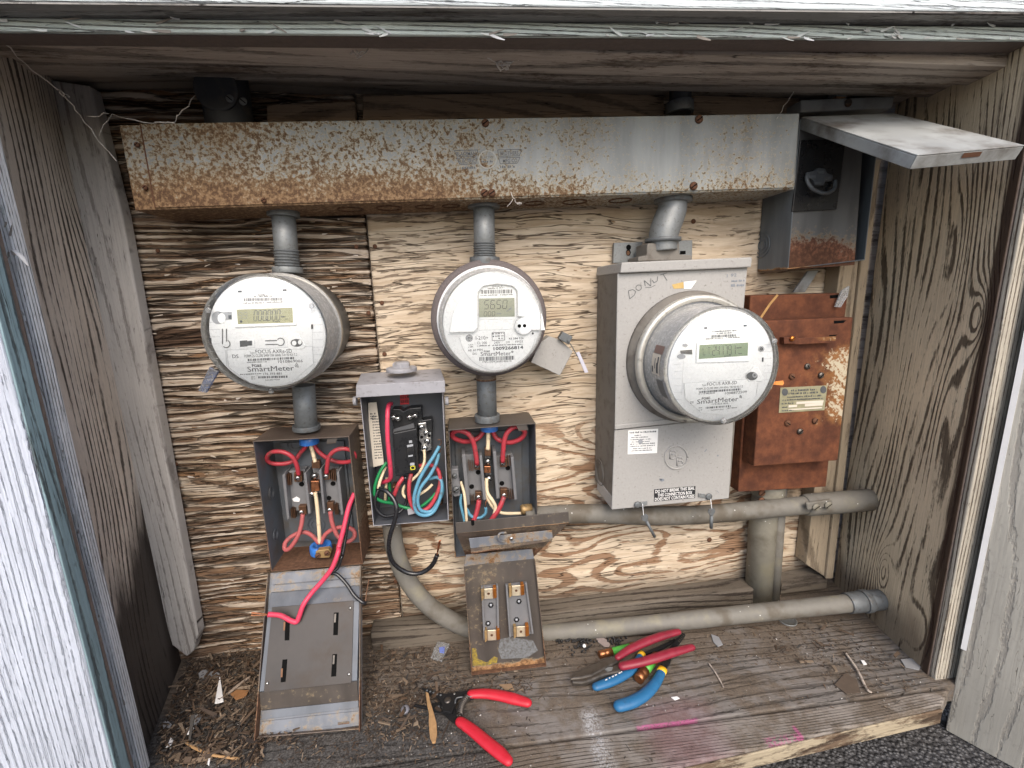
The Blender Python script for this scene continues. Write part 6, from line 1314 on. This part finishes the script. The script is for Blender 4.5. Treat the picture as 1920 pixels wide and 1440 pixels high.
g = G(); m_ = FL + (FR - FL) * .52; g.poly([m_ - s_ * .014 + e * .0008 - nf * .003, m_ + s_ * .014 + e * .0008 - nf * .003, m_ + s_ * .014 + e * .0008 - nf * .009, m_ - s_ * .014 + e * .0008 - nf * .009]); obj('flap_slot', g, M_RUSTSCREW, db)
st = G(); v8.slab(st, [(398, 26), (466, 22), (376, 164), (300, 166)], -.03, .006); 
sp = thing('strap', 'pale grey embossed metal strap between the upper enclosure and the rusty panel', 'metal strap', P(1508, 528, -.03)); obj('strap_bar', st, M_FLAP, sp, .001)
g = G(); g.prism([P(1572, 120, -.06), P(1592, 120, -.06), P(1588, 182, -.06), P(1568, 182, -.06)], Y * .02); single('hanger_strap', 'grey strap hanging from the ceiling above the right enclosure', 'metal strap', g, M_DISC, .001)

# ------------------------------------------------------------------ conduits along the foot
def conduit(name, label, pts, rpx, mat, parts=()):
    p, r = pipe_px(pts, rpx); t = thing(name, label, 'conduit', p[0]); g = G(); g.tube(p, r, 24, sub=8); obj('pipe', g, mat, t); return t, p, r
jn = np.array([0.259, -0.05, 0.0]) / np.hypot(.259, .05)
yA = PL(1632, 937, np.array([0.868, -0.001, 0]), jn)[1]; yB = PL(1652, 1123, np.array([0.868, -0.001, 0]), jn)[1]
t, p, r = conduit('conduit', 'grey conduit running behind the meter box into the right side board', [(985, 970, -.052), (1060, 964, -.055), (1130, 963, -.06), (1220, 967, -.066), (1310, 965, yA * .75), (1420, 956, yA * .87), (1510, 947, yA * .94), (1632, 937, yA)], 17.5, M_EMT)
g = G(); a, b = p[-1] + (p[-2] - p[-1]) * 1.02, p[-1]; g.tube([a, a + (b - a) * .05, b], [r * 1.1, r * 1.22, r * 1.22], 24, sub=1); obj('coupling', g, M_EMT, t, .001)
g = G(); s0 = P(1518, 951, yA - .022); g.prism([P(1512, 944, yA - .0245), P(1560, 936, yA - .0245), P(1562, 949, yA - .0245), P(1514, 957, yA - .0245)], Y * .006); obj('coupling_saddle', g, M_EMT, t, .002)
for px, py in ((1529, 951), (1552, 947)): dome_screw(px, py, yA - .025, 6.5, .004, M_PLUMP, t)
t, p, r = conduit('conduit', 'long grey conduit curving from under the breaker box along the shelf to the right', [(734, 978, -.045), (741, 1030, -.045), (760, 1080, -.045), (795, 1127, -.046), (840, 1160, -.048), (890, 1180, -.05), (960, 1188, -.052), (1030, 1187, -.053), (1200, 1172, yB * .6), (1400, 1151, yB * .8), (1600, 1130, yB * .97), (1650, 1124, yB)], 17.5, M_EMT)
for k0, k1, sc in ((.0, .45, 1.16), (.45, .62, 1.3), (.62, 1.0, 1.15)):
    a, b = P(1588, 1131, yB * .96), P(1652, 1124, yB); g = G(); g.tube([a + (b - a) * k0, a + (b - a) * k1], r * sc, 24, sub=1); obj('coupling', g, M_GALVD, t, .001)
p, r = pipe_px([(1440, 905, -.03), (1432, 960, -.03), (1421, 1125, -.03)], 22)
t = thing('vertical_pipe', 'thick tan grey pipe standing behind the conduits left of its thin neighbour', 'pipe', p[-1]); g = G(); g.tube(p, r, 28, sub=1); obj('pipe', g, M_PLUMP, t)
g = G(); a = P(1440, 906, -.03); g.tube([a, P(1437, 926, -.03)], r * 1.2, 28, sub=1); obj('coupling', g, M_PLUMP, t, .001)
for px, py in ((1428, 924), (1427, 938)): dome_screw(px, py, -.054, 6, .004, M_RUSTSCREW, t)
p, r = pipe_px([(1464, 905, -.035), (1449, 1123, -.035)], 10.5)
t = thing('vertical_pipe', 'thin grey pipe standing right against the thick tan pipe', 'pipe', p[-1]); g = G(); g.tube(p, r, 20, sub=1); obj('pipe', g, M_EMT, t)

# ------------------------------------------------------------------ tools lying on the shelf
class Flat:
    def __init__(s, zx, zy, sc): s.z = (zx, zy, sc)
    def p(s, a, b, h=0.0): return PZ(s.z[0] + a / s.z[2], s.z[1] + b / s.z[2], FZ + h)
    def slab(s, g, pts, h, t, m=0): return g.prism([s.p(a, b, h) for a, b in pts], -Z * t, m)
    def grip(s, g, pts, h, rpx, flat=.75, m=0, seg=16):
        q = [s.p(*(k if len(k) == 3 else (*k, h))) for k in pts]; k = np.linalg.norm(s.p(pts[0][0] + 1, pts[0][1], h) - s.p(pts[0][0], pts[0][1], h))
        return g.tube(q, [r * k for r in rpx], seg, m, sub=6, flat=flat, up=Z, round_end=True)
a1 = Flat(760, 1260, 7.385)
ws = thing('wire_stripper', 'open wire stripper with bright red grips and black jaws at the shelf front', 'wire stripper', a1.p(600, 400))
g = G(); a1.grip(g, [(915, 305), (1100, 300), (1300, 325), (1500, 372), (1690, 425)], .012, [62, 70, 76, 80, 62], .7); obj('grip', g, M_GRIPRED, ws)
g = G(); a1.grip(g, [(760, 690), (920, 800), (1110, 960), (1300, 1115), (1420, 1225)], .012, [70, 78, 82, 84, 66], .7); obj('grip', g, M_GRIPRED, ws)
g = G(); a1.slab(g, [(225, 215), (300, 228), (420, 272), (560, 300), (700, 272), (890, 250), (950, 368), (880, 378), (740, 352), (690, 470), (640, 560), (520, 540), (500, 420), (420, 330), (300, 285)], .011, .004); obj('jaw', g, M_TOOLBK, ws, .0008)
g = G(); a1.slab(g, [(110, 435), (300, 462), (420, 420), (520, 400), (660, 440), (720, 540), (830, 640), (690, 705), (600, 640), (520, 565), (360, 515), (120, 462)], .0068, .004); obj('jaw', g, M_TOOLBK, ws, .0008)
g = G(); g.lathe(a1.p(585, 395, .011), Z, [(.0062, 0), (.0062, .0015), (.0045, .0025), (.002, .0026)], 20); obj('pivot_screw', g, M_TOOLST, ws)
for X_, Y_ in ((300, 255), (345, 270), (390, 285), (440, 305), (490, 320), (680, 300)): g = G(); g.lathe(a1.p(X_, Y_, .0112), Z, [(.0019, 0), (.0019, .0005), (.0009, .0005)], 10); obj('cutting_hole', g, M_STEEL if X_ > 600 else M_GALVD, ws)
for X_, Y_ in ((460, 480), (520, 490), (578, 495)): g = G(); g.lathe(a1.p(X_, Y_, .0072), Z, [(.0024, 0), (.0024, .0005), (.0012, .0005)], 10); obj('cutting_hole', g, M_GALVD, ws)
g = G(); A_, B2 = a1.p(855, 350, .012), a1.p(755, 600, .012); ax = (B2 - A_); L = np.linalg.norm(ax); ax /= L; sd = np.cross(ax, Z); n_ = 12 * 11
g.tube([A_ + ax * L * i / n_ + sd * (math.cos(2 * math.pi * i / 12) * .0052 + math.sin(math.pi * i / n_) * .004) + Z * math.sin(2 * math.pi * i / 12) * .0052 for i in range(n_ + 1)], .0011, 6, sub=1); obj('spring', g, M_TOOLST, ws)
g = G(); g.tube([a1.p(*q, .0135) for q in ((690, 430), (700, 375), (740, 352), (830, 345), (930, 340))], .0012, 8); obj('lock_lever', g, M_GALVD, ws)

a2 = Flat(1040, 1150, 6.4)
pl = thing('pliers', 'diagonal cutting pliers with dark maroon grips lying on top of the blue handled tool', 'pliers', a2.p(700, 600))
g = G(); a2.grip(g, [(760, 525, .026), (900, 432, .028), (1100, 340, .03), (1300, 268, .031), (1480, 222, .031)], .03, [40, 52, 56, 54, 42], .8); obj('grip', g, M_GRIPMAR, pl)
g = G(); a2.grip(g, [(815, 632, .026), (1000, 595, .028), (1200, 540, .03), (1400, 475, .031), (1645, 408, .031)], .03, [52, 56, 60, 58, 44], .8); obj('grip', g, M_GRIPMAR, pl)
g = G(); a2.slab(g, [(185, 785), (250, 700), (420, 625), (620, 540), (745, 500), (770, 572), (620, 650), (440, 745), (330, 770)], .024, .010); obj('jaw', g, M_TOOLST, pl, .0025)
g = G(); a2.slab(g, [(200, 800), (330, 772), (440, 742), (620, 655), (780, 590), (800, 690), (600, 730), (430, 800), (330, 832), (210, 825)], .022, .009); obj('jaw', g, M_TOOLST, pl, .0025)
g = G(); a2.slab(g, [(600, 668), (640, 645), (700, 645), (690, 680), (630, 700)], .0228, .0006); obj('stamped_mark', g, M_GALV, pl)
bt = thing('wire_stripper', 'blue handled wire stripper with yellow bands lying under the maroon pliers', 'wire stripper', a2.p(1000, 700))
g = G(); a2.grip(g, [(500, 880), (650, 828), (800, 760), (930, 672), (1025, 520)], .012, [52, 62, 60, 52, 42], .75); obj('grip', g, M_GRIPBLUE, bt)
g = G(); a2.grip(g, [(1285, 700), (1215, 830), (1105, 955), (950, 1055), (775, 1112)], .012, [50, 60, 66, 70, 66], .75); obj('grip', g, M_GRIPBLUE, bt)
g = G(); g.tube([a2.p(1266, 680, .012), a2.p(1306, 662, .012)] if 0 else [a2.p(1278, 712, .012), a2.p(1298, 668, .012)], wid(1240, 1260, -.2, 8.2), 16, sub=1, flat=.78, up=Z); obj('yellow_band', g, M_YELLOW, bt)
g = G(); g.tube([a2.p(1030, 512, .012), a2.p(1055, 478, .012)], wid(1200, 1230, -.2, 6.6), 16, sub=1, flat=.78, up=Z); obj('yellow_band', g, M_YELLOW, bt)
g = G(); a2.slab(g, [(1275, 610), (1340, 655), (1385, 590), (1440, 430), (1570, 250), (1545, 225), (1460, 300), (1330, 470)], .013, .005); obj('jaw', g, M_TOOLBK, bt, .001)
g = G(); a2.slab(g, [(1050, 470), (1085, 490), (1300, 420), (1460, 320), (1440, 300), (1250, 390)], .0085, .004); obj('jaw', g, M_TOOLBK, bt, .001)
g = G()
for k in range(6): a2.slab(g, [(1478 + k * 13, 330 - k * 18), (1500 + k * 13, 345 - k * 18), (1504 + k * 13, 338 - k * 18), (1482 + k * 13, 322 - k * 18)], .0142, .0012)
obj('jaw_teeth', g, M_TOOLST, bt, kind='stuff')
g = G()
for (X_, Y_), w in (((610, 806), 24), ((655, 782), 14), ((690, 765), 22), ((725, 748), 24), ((770, 725), 26), ((800, 708), 12)): a2.slab(g, [(X_, Y_), (X_ + w, Y_ - w * .5), (X_ + w - 6, Y_ - w * .5 - 9), (X_ - 6, Y_ - 9)], .0218, .0005)
obj('worn_print', g, M_CHIPW, bt, kind='stuff')
def fuse(lab, A, B, C, rpx):
    A, B, C = a2.p(*A), a2.p(*B), a2.p(*C); k = rpx * np.linalg.norm(a2.p(1001, 600) - a2.p(1000, 600)); d = (C - A) / np.linalg.norm(C - A); h = k * 1.02 * Z
    t = thing('cartridge_fuse', lab, 'fuse', A, 'green cartridge fuses under the pliers'); L1 = np.linalg.norm(B - A); L = np.linalg.norm(C - A)
    g = G(); g.lathe(A + h, d, [(k * .8, 0), (k, .0008), (k, L1 * .45), (k * .93, L1 * .5), (k, L1 * .55), (k, L1)], 24); obj('cap', g, M_CAPCU, t)
    g = G(); g.lathe(A + h, d, [(k * .93, L1), (k * .93, L)], 24); obj('fuse_tube', g, M_GREEN, t)
    g = G(); g.lathe(A + h, d, [(k * .99, L), (k, L + L1 * .8)], 24); obj('cap', g, M_CAPCU, t)
fuse('green cartridge fuse with its copper cap poking out left above the plier jaws', (530, 535), (685, 490), (900, 440), 44)
fuse('green cartridge fuse with dark copper cap facing front between the blue grips', (1000, 845), (1075, 735), (1160, 640), 58)

# ------------------------------------------------------------------ small things on the shelf
b1 = Flat(600, 915, 2.743); b2 = Flat(250, 1200, 4.267); b3 = Flat(1220, 915, 2.743)
g = G(); b1.slab(g, [(605, 785), (668, 800), (627, 890), (567, 870)], .0045, .004); t = thing('plastic_tag', 'milky clear plastic tag lying on the litter behind the red wire stripper', 'tag', b1.p(615, 840)); obj('tag_body', g, M_CLEAR, t, .001)
g = G(); b1.slab(g, [(612, 820), (642, 815), (638, 850), (615, 846)], .005, .0004); obj('blue_print', g, plain('ink_blue', (.15, .2, .5), .6), t)
g = G(); g.ball(b1.p(438, 1140, .005), .0085, 0, 14, (.9, 1, .7)); single('metal_slug', 'smooth lilac grey slug lying left of the red wire stripper', 'metal slug', g, M_SLUG)
g = G(); a1.slab(g, [(280, 265), (320, 285), (345, 400), (395, 560), (432, 700), (440, 850), (418, 965), (375, 975), (340, 900), (322, 700), (325, 560), (300, 450)], .0185, .004); single('wood_splinter', 'long yellow brown wood splinter lying across the stripper jaws', 'splinter', g, M_SPLINT, .001)
g = G(); g.lathe(PZ(1476, 1163, FZ + .001), Z, [(.0185, 0), (.0185, .002), (.0165, .002), (.016, .001), (.001, .001)], 28); single('metal_disc', 'round grey knockout disc lying under the long conduit', 'metal disc', g, M_GALV)
g = G(); g.prism([a2.p(a, b, .004) for a, b in ((480, 275), (540, 265), (620, 310), (668, 370), (650, 400), (590, 395), (520, 340))], -Z * .002); single('dry_leaf', 'pinkish grey oval dry leaf among black droppings by the conduit', 'leaf', g, plain('leaf_grey', (.27, .22, .20), .8, var=.3, scale=150, bump=.4), .0006)
def chip(lab, fv, pts, mat, h=.004, cat='paint chip', name='paint_chip'):
    g = G(); fv.slab(g, pts, h, .0016); single(name, lab, cat, g, mat, .0004)
chip('narrow white triangular paint shard on the litter left of the lid', b2, [(692, 275), (722, 490), (690, 500), (650, 508)], M_CHIPW, .012)
chip('broad grey flake on the litter nearest the left trim foot', b2, [(520, 265), (560, 235), (690, 262), (690, 290), (600, 300), (530, 308)], M_CHIPG, .01)
chip('small grey flake in the litter near the left casing', b2, [(232, 660), (270, 640), (308, 672), (290, 700), (240, 705)], M_CHIPG, .008)
chip('long grey flake lying in the litter below the white shard', b2, [(455, 620), (490, 590), (555, 600), (520, 660), (480, 720), (450, 690)], M_CHIPG, .009)
chip('curled white paint flake beside the long grey flake', b2, [(425, 705), (460, 685), (486, 700), (455, 750), (425, 755)], M_CHIPW, .012)
chip('ragged white paint flake at the dark left corner of the shelf', b2, [(295, 770), (320, 800), (300, 840), (258, 860), (280, 820)], M_CHIPW, .008)
chip('thin white flake at the very front of the litter', b2, [(600, 945), (618, 948), (605, 1005), (592, 990)], M_CHIPW, .008)
chip('rusty orange wood chip beside the grey stick', b2, [(775, 430), (830, 395), (925, 400), (900, 450), (820, 478)], plain('chip_orange', (.24, .115, .045), .85, var=.3, scale=200), .01, 'wood chip', 'wood_chip')
chip('pale leaf shaped flake on the shelf right of the conduit disc', b3, [(310, 750), (350, 765), (372, 805), (345, 815), (322, 790)], M_CHIPG, .003)
chip('small white flake on the open shelf behind the sill', b3, [(105, 1075), (135, 1070), (150, 1080), (125, 1090)], M_CHIPW, .002)
chip('small white flake in the brown dust near the right board', b3, [(1080, 885), (1098, 885), (1112, 905), (1095, 908)], M_CHIPW, .003)
chip('flat grey stone flake in the right corner of the shelf', b3, [(1285, 880), (1340, 875), (1395, 910), (1380, 935), (1310, 920)], M_CHIPG, .003)
chip('tan leaf fragment behind the right red grip', b1, [(920, 1010), (985, 1005), (1000, 1040), (950, 1035)], plain('leaf_tan', (.26, .17, .10), .85, var=.3), .004, 'leaf', 'dry_leaf')
chip('dark flat bark piece near the front of the right shelf', b3, [(945, 1010), (1000, 950), (1060, 985), (1080, 1050), (1010, 1060)], plain('bark_dark', (.085, .062, .045), .9, var=.4, scale=120), .003, 'bark', 'bark_piece')
def stick(lab, fv, pts, r, mat):
    g = G(); g.tube([fv.p(a, b, h) for a, b, h in pts], r, 7, flat=.7, up=Z); single('stick', lab, 'stick', g, mat)
stick('thin bent brown twig at the front of the litter', b2, [(425, 820, .008), (500, 868, .01), (620, 915, .011), (720, 935, .01), (850, 950, .006)], .0022, M_SPLINT)
stick('grey weathered splinter stick lying in the litter beside the lid', b2, [(745, 440, .008), (830, 370, .011), (935, 290, .012)], [.0022, .0038, .002], plain('stick_grey', (.23, .18, .14), .85, var=.35, scale=150))
stick('dark stick standing out of the dust on the right of the shelf', b3, [(1000, 845, .004), (1060, 930, .005), (1110, 1030, .005), (1135, 1050, .003)], .0022, M_DARK)
stick('thin dark splinter on the open right part of the shelf', b3, [(298, 900, .003), (340, 960, .003), (375, 1025, .002)], .0014, M_DARK)
# litter: far too many slivers to count
random.seed(11)
def scatter(polys, n, zmax, lmin, lmax, wmin, wmax, g, hmin=0.0):
    for _ in range(n):
        pg = random.choices(polys, weights=[q[4] for q in polys])[0]
        px = random.uniform(pg[0], pg[2]); py = random.uniform(pg[1], pg[3])
        c = PZ(px, py, FZ)
        lim = -0.575 + max(0, (0.0 - c[1])) * .26
        if c[0] < lim + .006 or c[0] > .80 or c[1] > -.01 or c[1] < -.334: continue
        L = random.uniform(lmin, lmax) * (0.5 + 0.8 * random.random() ** 2); Wd = random.uniform(wmin, wmax); T = Wd * random.uniform(.3, .6)
        a = random.uniform(0, math.pi * 2); tilt = random.gauss(0, .22); zz = hmin + random.random() ** 1.6 * zmax
        d = np.array([math.cos(a) * math.cos(tilt), math.sin(a) * math.cos(tilt), math.sin(tilt)]); s_ = np.array([-math.sin(a), math.cos(a), random.gauss(0, .3)])
        c = c + Z * (zz + T * .5 + abs(math.sin(tilt)) * L * .5)
        k = random.uniform(.3, 1.0)
        A_ = c - d * L / 2; B2 = c + d * L / 2
        g.hexa([A_ - s_ * Wd / 2, B2 - s_ * Wd / 2 * k, B2 + s_ * Wd / 2 * k, A_ + s_ * Wd / 2], [p + Z * T for p in (A_ - s_ * Wd / 2, B2 - s_ * Wd / 2 * k, B2 + s_ * Wd / 2 * k, A_ + s_ * Wd / 2)])
g = G()
scatter([(345, 1225, 495, 1300, 3), (300, 1280, 495, 1440, 4), (365, 1195, 490, 1235, 1), (480, 1360, 560, 1400, .3)], 3600, .011, .005, .016, .0009, .0028, g)
scatter([(685, 1215, 860, 1330, 4), (685, 1300, 800, 1390, 2), (860, 1260, 1000, 1300, .6), (520, 1370, 900, 1430, .8)], 2000, .003, .004, .011, .0007, .0020, g)
scatter([(1300, 1170, 1560, 1250, 2), (1440, 1140, 1740, 1250, 4), (1540, 1200, 1740, 1290, 2), (1020, 1190, 1180, 1260, 1.2), (680, 1320, 1000, 1400, .6)], 1300, .001, .003, .008, .0006, .0016, g)
scatter([(520, 1385, 1250, 1440, 1), (900, 1280, 1700, 1330, 1)], 150, .0005, .003, .01, .0005, .0014, g)
scatter([(330, 1235, 495, 1440, 5), (690, 1225, 850, 1380, 2), (1400, 1180, 1700, 1270, .7)], 190, .008, .014, .034, .002, .0055, g, .004)
at = np.array([0, -.15, FZ]); o = obj('wood_litter', g, M_LITTER, None, at=at, kind='stuff'); o['label'] = 'brown wood chips and dust strewn over the shelf'; o['category'] = 'litter'
g = G(); scatter([(290, 1200, 500, 1440, 3), (690, 1200, 1000, 1440, 2), (1000, 1190, 1740, 1340, 3)], 420, .004, .001, .0028, .0008, .002, g, .001)
o = obj('paint_specks', g, M_SPECKS, None, at=at, kind='stuff'); o['label'] = 'tiny pale paint specks scattered on the shelf'; o['category'] = 'litter'
g = G()
for _ in range(150):
    X_, Y_ = random.choice([(random.gauss(300, 70), random.gauss(390, 45)), (random.gauss(730, 45), random.gauss(320, 40)), (random.uniform(20, 480), random.gauss(325, 14))])
    g.ball(a2.p(X_, Y_, random.uniform(.0015, .006)), random.uniform(.0016, .0028), 0, 6)
o = obj('droppings', g, M_DROP, None, at=a2.p(350, 400), kind='stuff'); o['label'] = 'small black pellets heaped by the long conduit'; o['category'] = 'droppings'
g = G(); g.ball(a2.p(355, 390, .008), .0038, 0, 10); single('bead', 'tiny pale round bead on the black pellets by the conduit', 'bead', g, M_CHIPW)

# ------------------------------------------------------------------ lifting paint and splinters on the old boards
random.seed(21)
def curl(g, c, u, n, L, Wd, lift):
    u = u / np.linalg.norm(u); w = np.cross(n, u); V = []; k = 4
    for i in range(k + 1):
        t = i / k; p = c + u * L * t + n * (lift * t * t + .0006); ww = Wd * (.6 + .4 * math.sin(3.0 * t + .4)) / 2 * (1 - .5 * t)
        V += [p - w * ww, p + w * ww, p + w * ww - n * .0005, p - w * ww - n * .0005]
    f = []
    for i in range(k):
        o = i * 4
        for a in range(4): f.append((o + a, o + (a + 1) % 4, o + 4 + (a + 1) % 4, o + 4 + a))
    f += [(0, 1, 2, 3), (k * 4 + 3, k * 4 + 2, k * 4 + 1, k * 4)]
    g.add(V, f, 0)
g = G()
for _ in range(260):
    px, py = random.uniform(235, 740), random.uniform(400, 1170); c = P(px, py, 0)
    if c[0] > sx - .01 or c[0] < -.53: continue
    curl(g, c, np.array([random.choice((-1, 1)), 0, random.gauss(0, .25)]), -Y, random.uniform(.004, .014), random.uniform(.0012, .004), random.uniform(.0005, .004))
obj('paint_flakes', g, tinted('flake_cream', [(.5, .42, .34), (.36, .28, .2), (.25, .15, .08), (.6, .53, .46), (.12, .07, .04)]), cup, kind='stuff')
g = G()
for _ in range(150):
    px, py = random.uniform(760, 1500), random.uniform(400, 1090); c = P(px, py, 0)
    curl(g, c, np.array([random.choice((-1, 1)), 0, random.gauss(0, .2)]), -Y, random.uniform(.003, .009), random.uniform(.0008, .0025), random.uniform(.0003, .002))
obj('paint_flakes', g, tinted('flake_tan', [(.55, .46, .36), (.45, .36, .27), (.3, .19, .1), (.2, .11, .05)]), cup, kind='stuff')
g = G()
for _ in range(70):
    t_ = random.random(); c = HD[0] + (HD[1] - HD[0]) * t_; e_ = HD[2] + (HD[3] - HD[2]) * t_; q = c + (e_ - c) * random.choice((0.02, .98, random.random())) - Y * .0008
    curl(g, q, np.array([random.choice((-1, 1)), 0, random.gauss(0, .3)]), -Y, random.uniform(.006, .022), random.uniform(.0015, .004), random.uniform(.001, .005))
for _ in range(60):
    c = np.array([cx1 - .045 + random.choice((.038, .043, random.uniform(.01, .04))), -.2325, random.uniform(.3, 1.25)])
    curl(g, c, np.array([random.gauss(0, .3), 0, random.choice((-1, 1))]), -Y, random.uniform(.004, .016), random.uniform(.001, .003), random.uniform(.001, .004))
obj('paint_flakes', g, tinted('flake_white', [(.6, .62, .6), (.5, .5, .48), (.66, .67, .68), (.3, .27, .24)]), cup, kind='stuff')
c = P(27, 478, -.238); g = G(); g.tube([c, c + np.array([.006, -.006, .004]), c + np.array([.014, -.008, -.004]), c + np.array([.017, -.006, -.014])], [.002, .003, .0035, .001], 8, flat=.4); obj('paint_curl', g, M_CHIPW, cup)

# ------------------------------------------------------------------ cobwebs
def web(lab, strands, at, r=.0007):
    g = G()
    for st_ in strands:
        q = [P(*k) for k in st_]; pts = [q[0]]
        for a, b in zip(q[:-1], q[1:]):
            for k in range(1, 5): pts.append(a + (b - a) * k / 4 + np.array([random.gauss(0, 1) for _ in range(3)]) * .0012)
        g.tube(pts, [r * random.uniform(.5, 1.3) for _ in pts], 5, sub=1)
    o = single('cobweb', lab, 'cobweb', g, M_WEB); o['kind'] = 'thing'
web('dusty grey cobweb strands across the upper left corner to the trough', [[(8, 82, -.2), (60, 130, -.17), (108, 167, -.13), (122, 182, -.12), (150, 216, -.11), (185, 264, -.10), (218, 300, -.10)], [(112, 170, -.13), (130, 182, -.12)], [(116, 172, -.125), (126, 186, -.12)], [(186, 255, -.10), (190, 240, -.10), (210, 214, -.10), (285, 230, -.102), (325, 230, -.104)], [(290, 229, -.102), (325, 231, -.104), (335, 215, -.1), (366, 180, -.09)], [(165, 218, -.1), (205, 212, -.1)]], None)
web('small pale clump of cobweb hanging from the middle of the ceiling board', [[(905, 100, -.19), (930, 116, -.18), (945, 128, -.18), (958, 118, -.18), (985, 102, -.19)], [(930, 116, -.18), (935, 132, -.18)], [(932, 122, -.18), (958, 125, -.18)], [(955, 118, -.18), (950, 133, -.18)], [(930, 118, -.18), (957, 119, -.18)], [(938, 133, -.18), (952, 130, -.18)]], None, .0011)
web('faint cobweb tuft on the ceiling board left of the middle', [[(655, 100, -.2), (668, 96, -.2), (685, 98, -.2)], [(660, 97, -.2), (672, 108, -.2), (688, 96, -.2)], [(668, 94, -.2), (676, 106, -.2)]], None, .0005)
web('single cobweb thread slanting above the right end of the trough', [[(1500, 152, -.08), (1475, 190, -.09), (1455, 222, -.102)]], None, .0005)
web('short cobweb strands under the trough beside the middle conduit', [[(958, 360, -.103), (965, 375, -.104), (975, 384, -.1)], [(962, 372, -.103), (950, 388, -.1)], [(970, 380, -.1), (978, 384, -.1)]], None, .0006)
D.objects.remove(_fo); D.curves.remove(_font)
for o in D.objects:
    if o.name.split('.')[0] in ('printed_lettering', 'moulded_ribs', 'display_digits', 'cover_stud', 'plate_print', 'sticker_lettering', 'notice_writing', 'pencil_note', 'scrawled_writing', 'stamped_nameplate', 'scratch_marks', 'key_slots', 'port_hole', 'optical_port', 'knob_core', 'copper_strand', 'contact_spring', 'round_emblem', 'nameplate', 'side_label', 'embossed_emblem', 'sticker_remnant', 'keyhole'): o['kind'] = 'stuff'
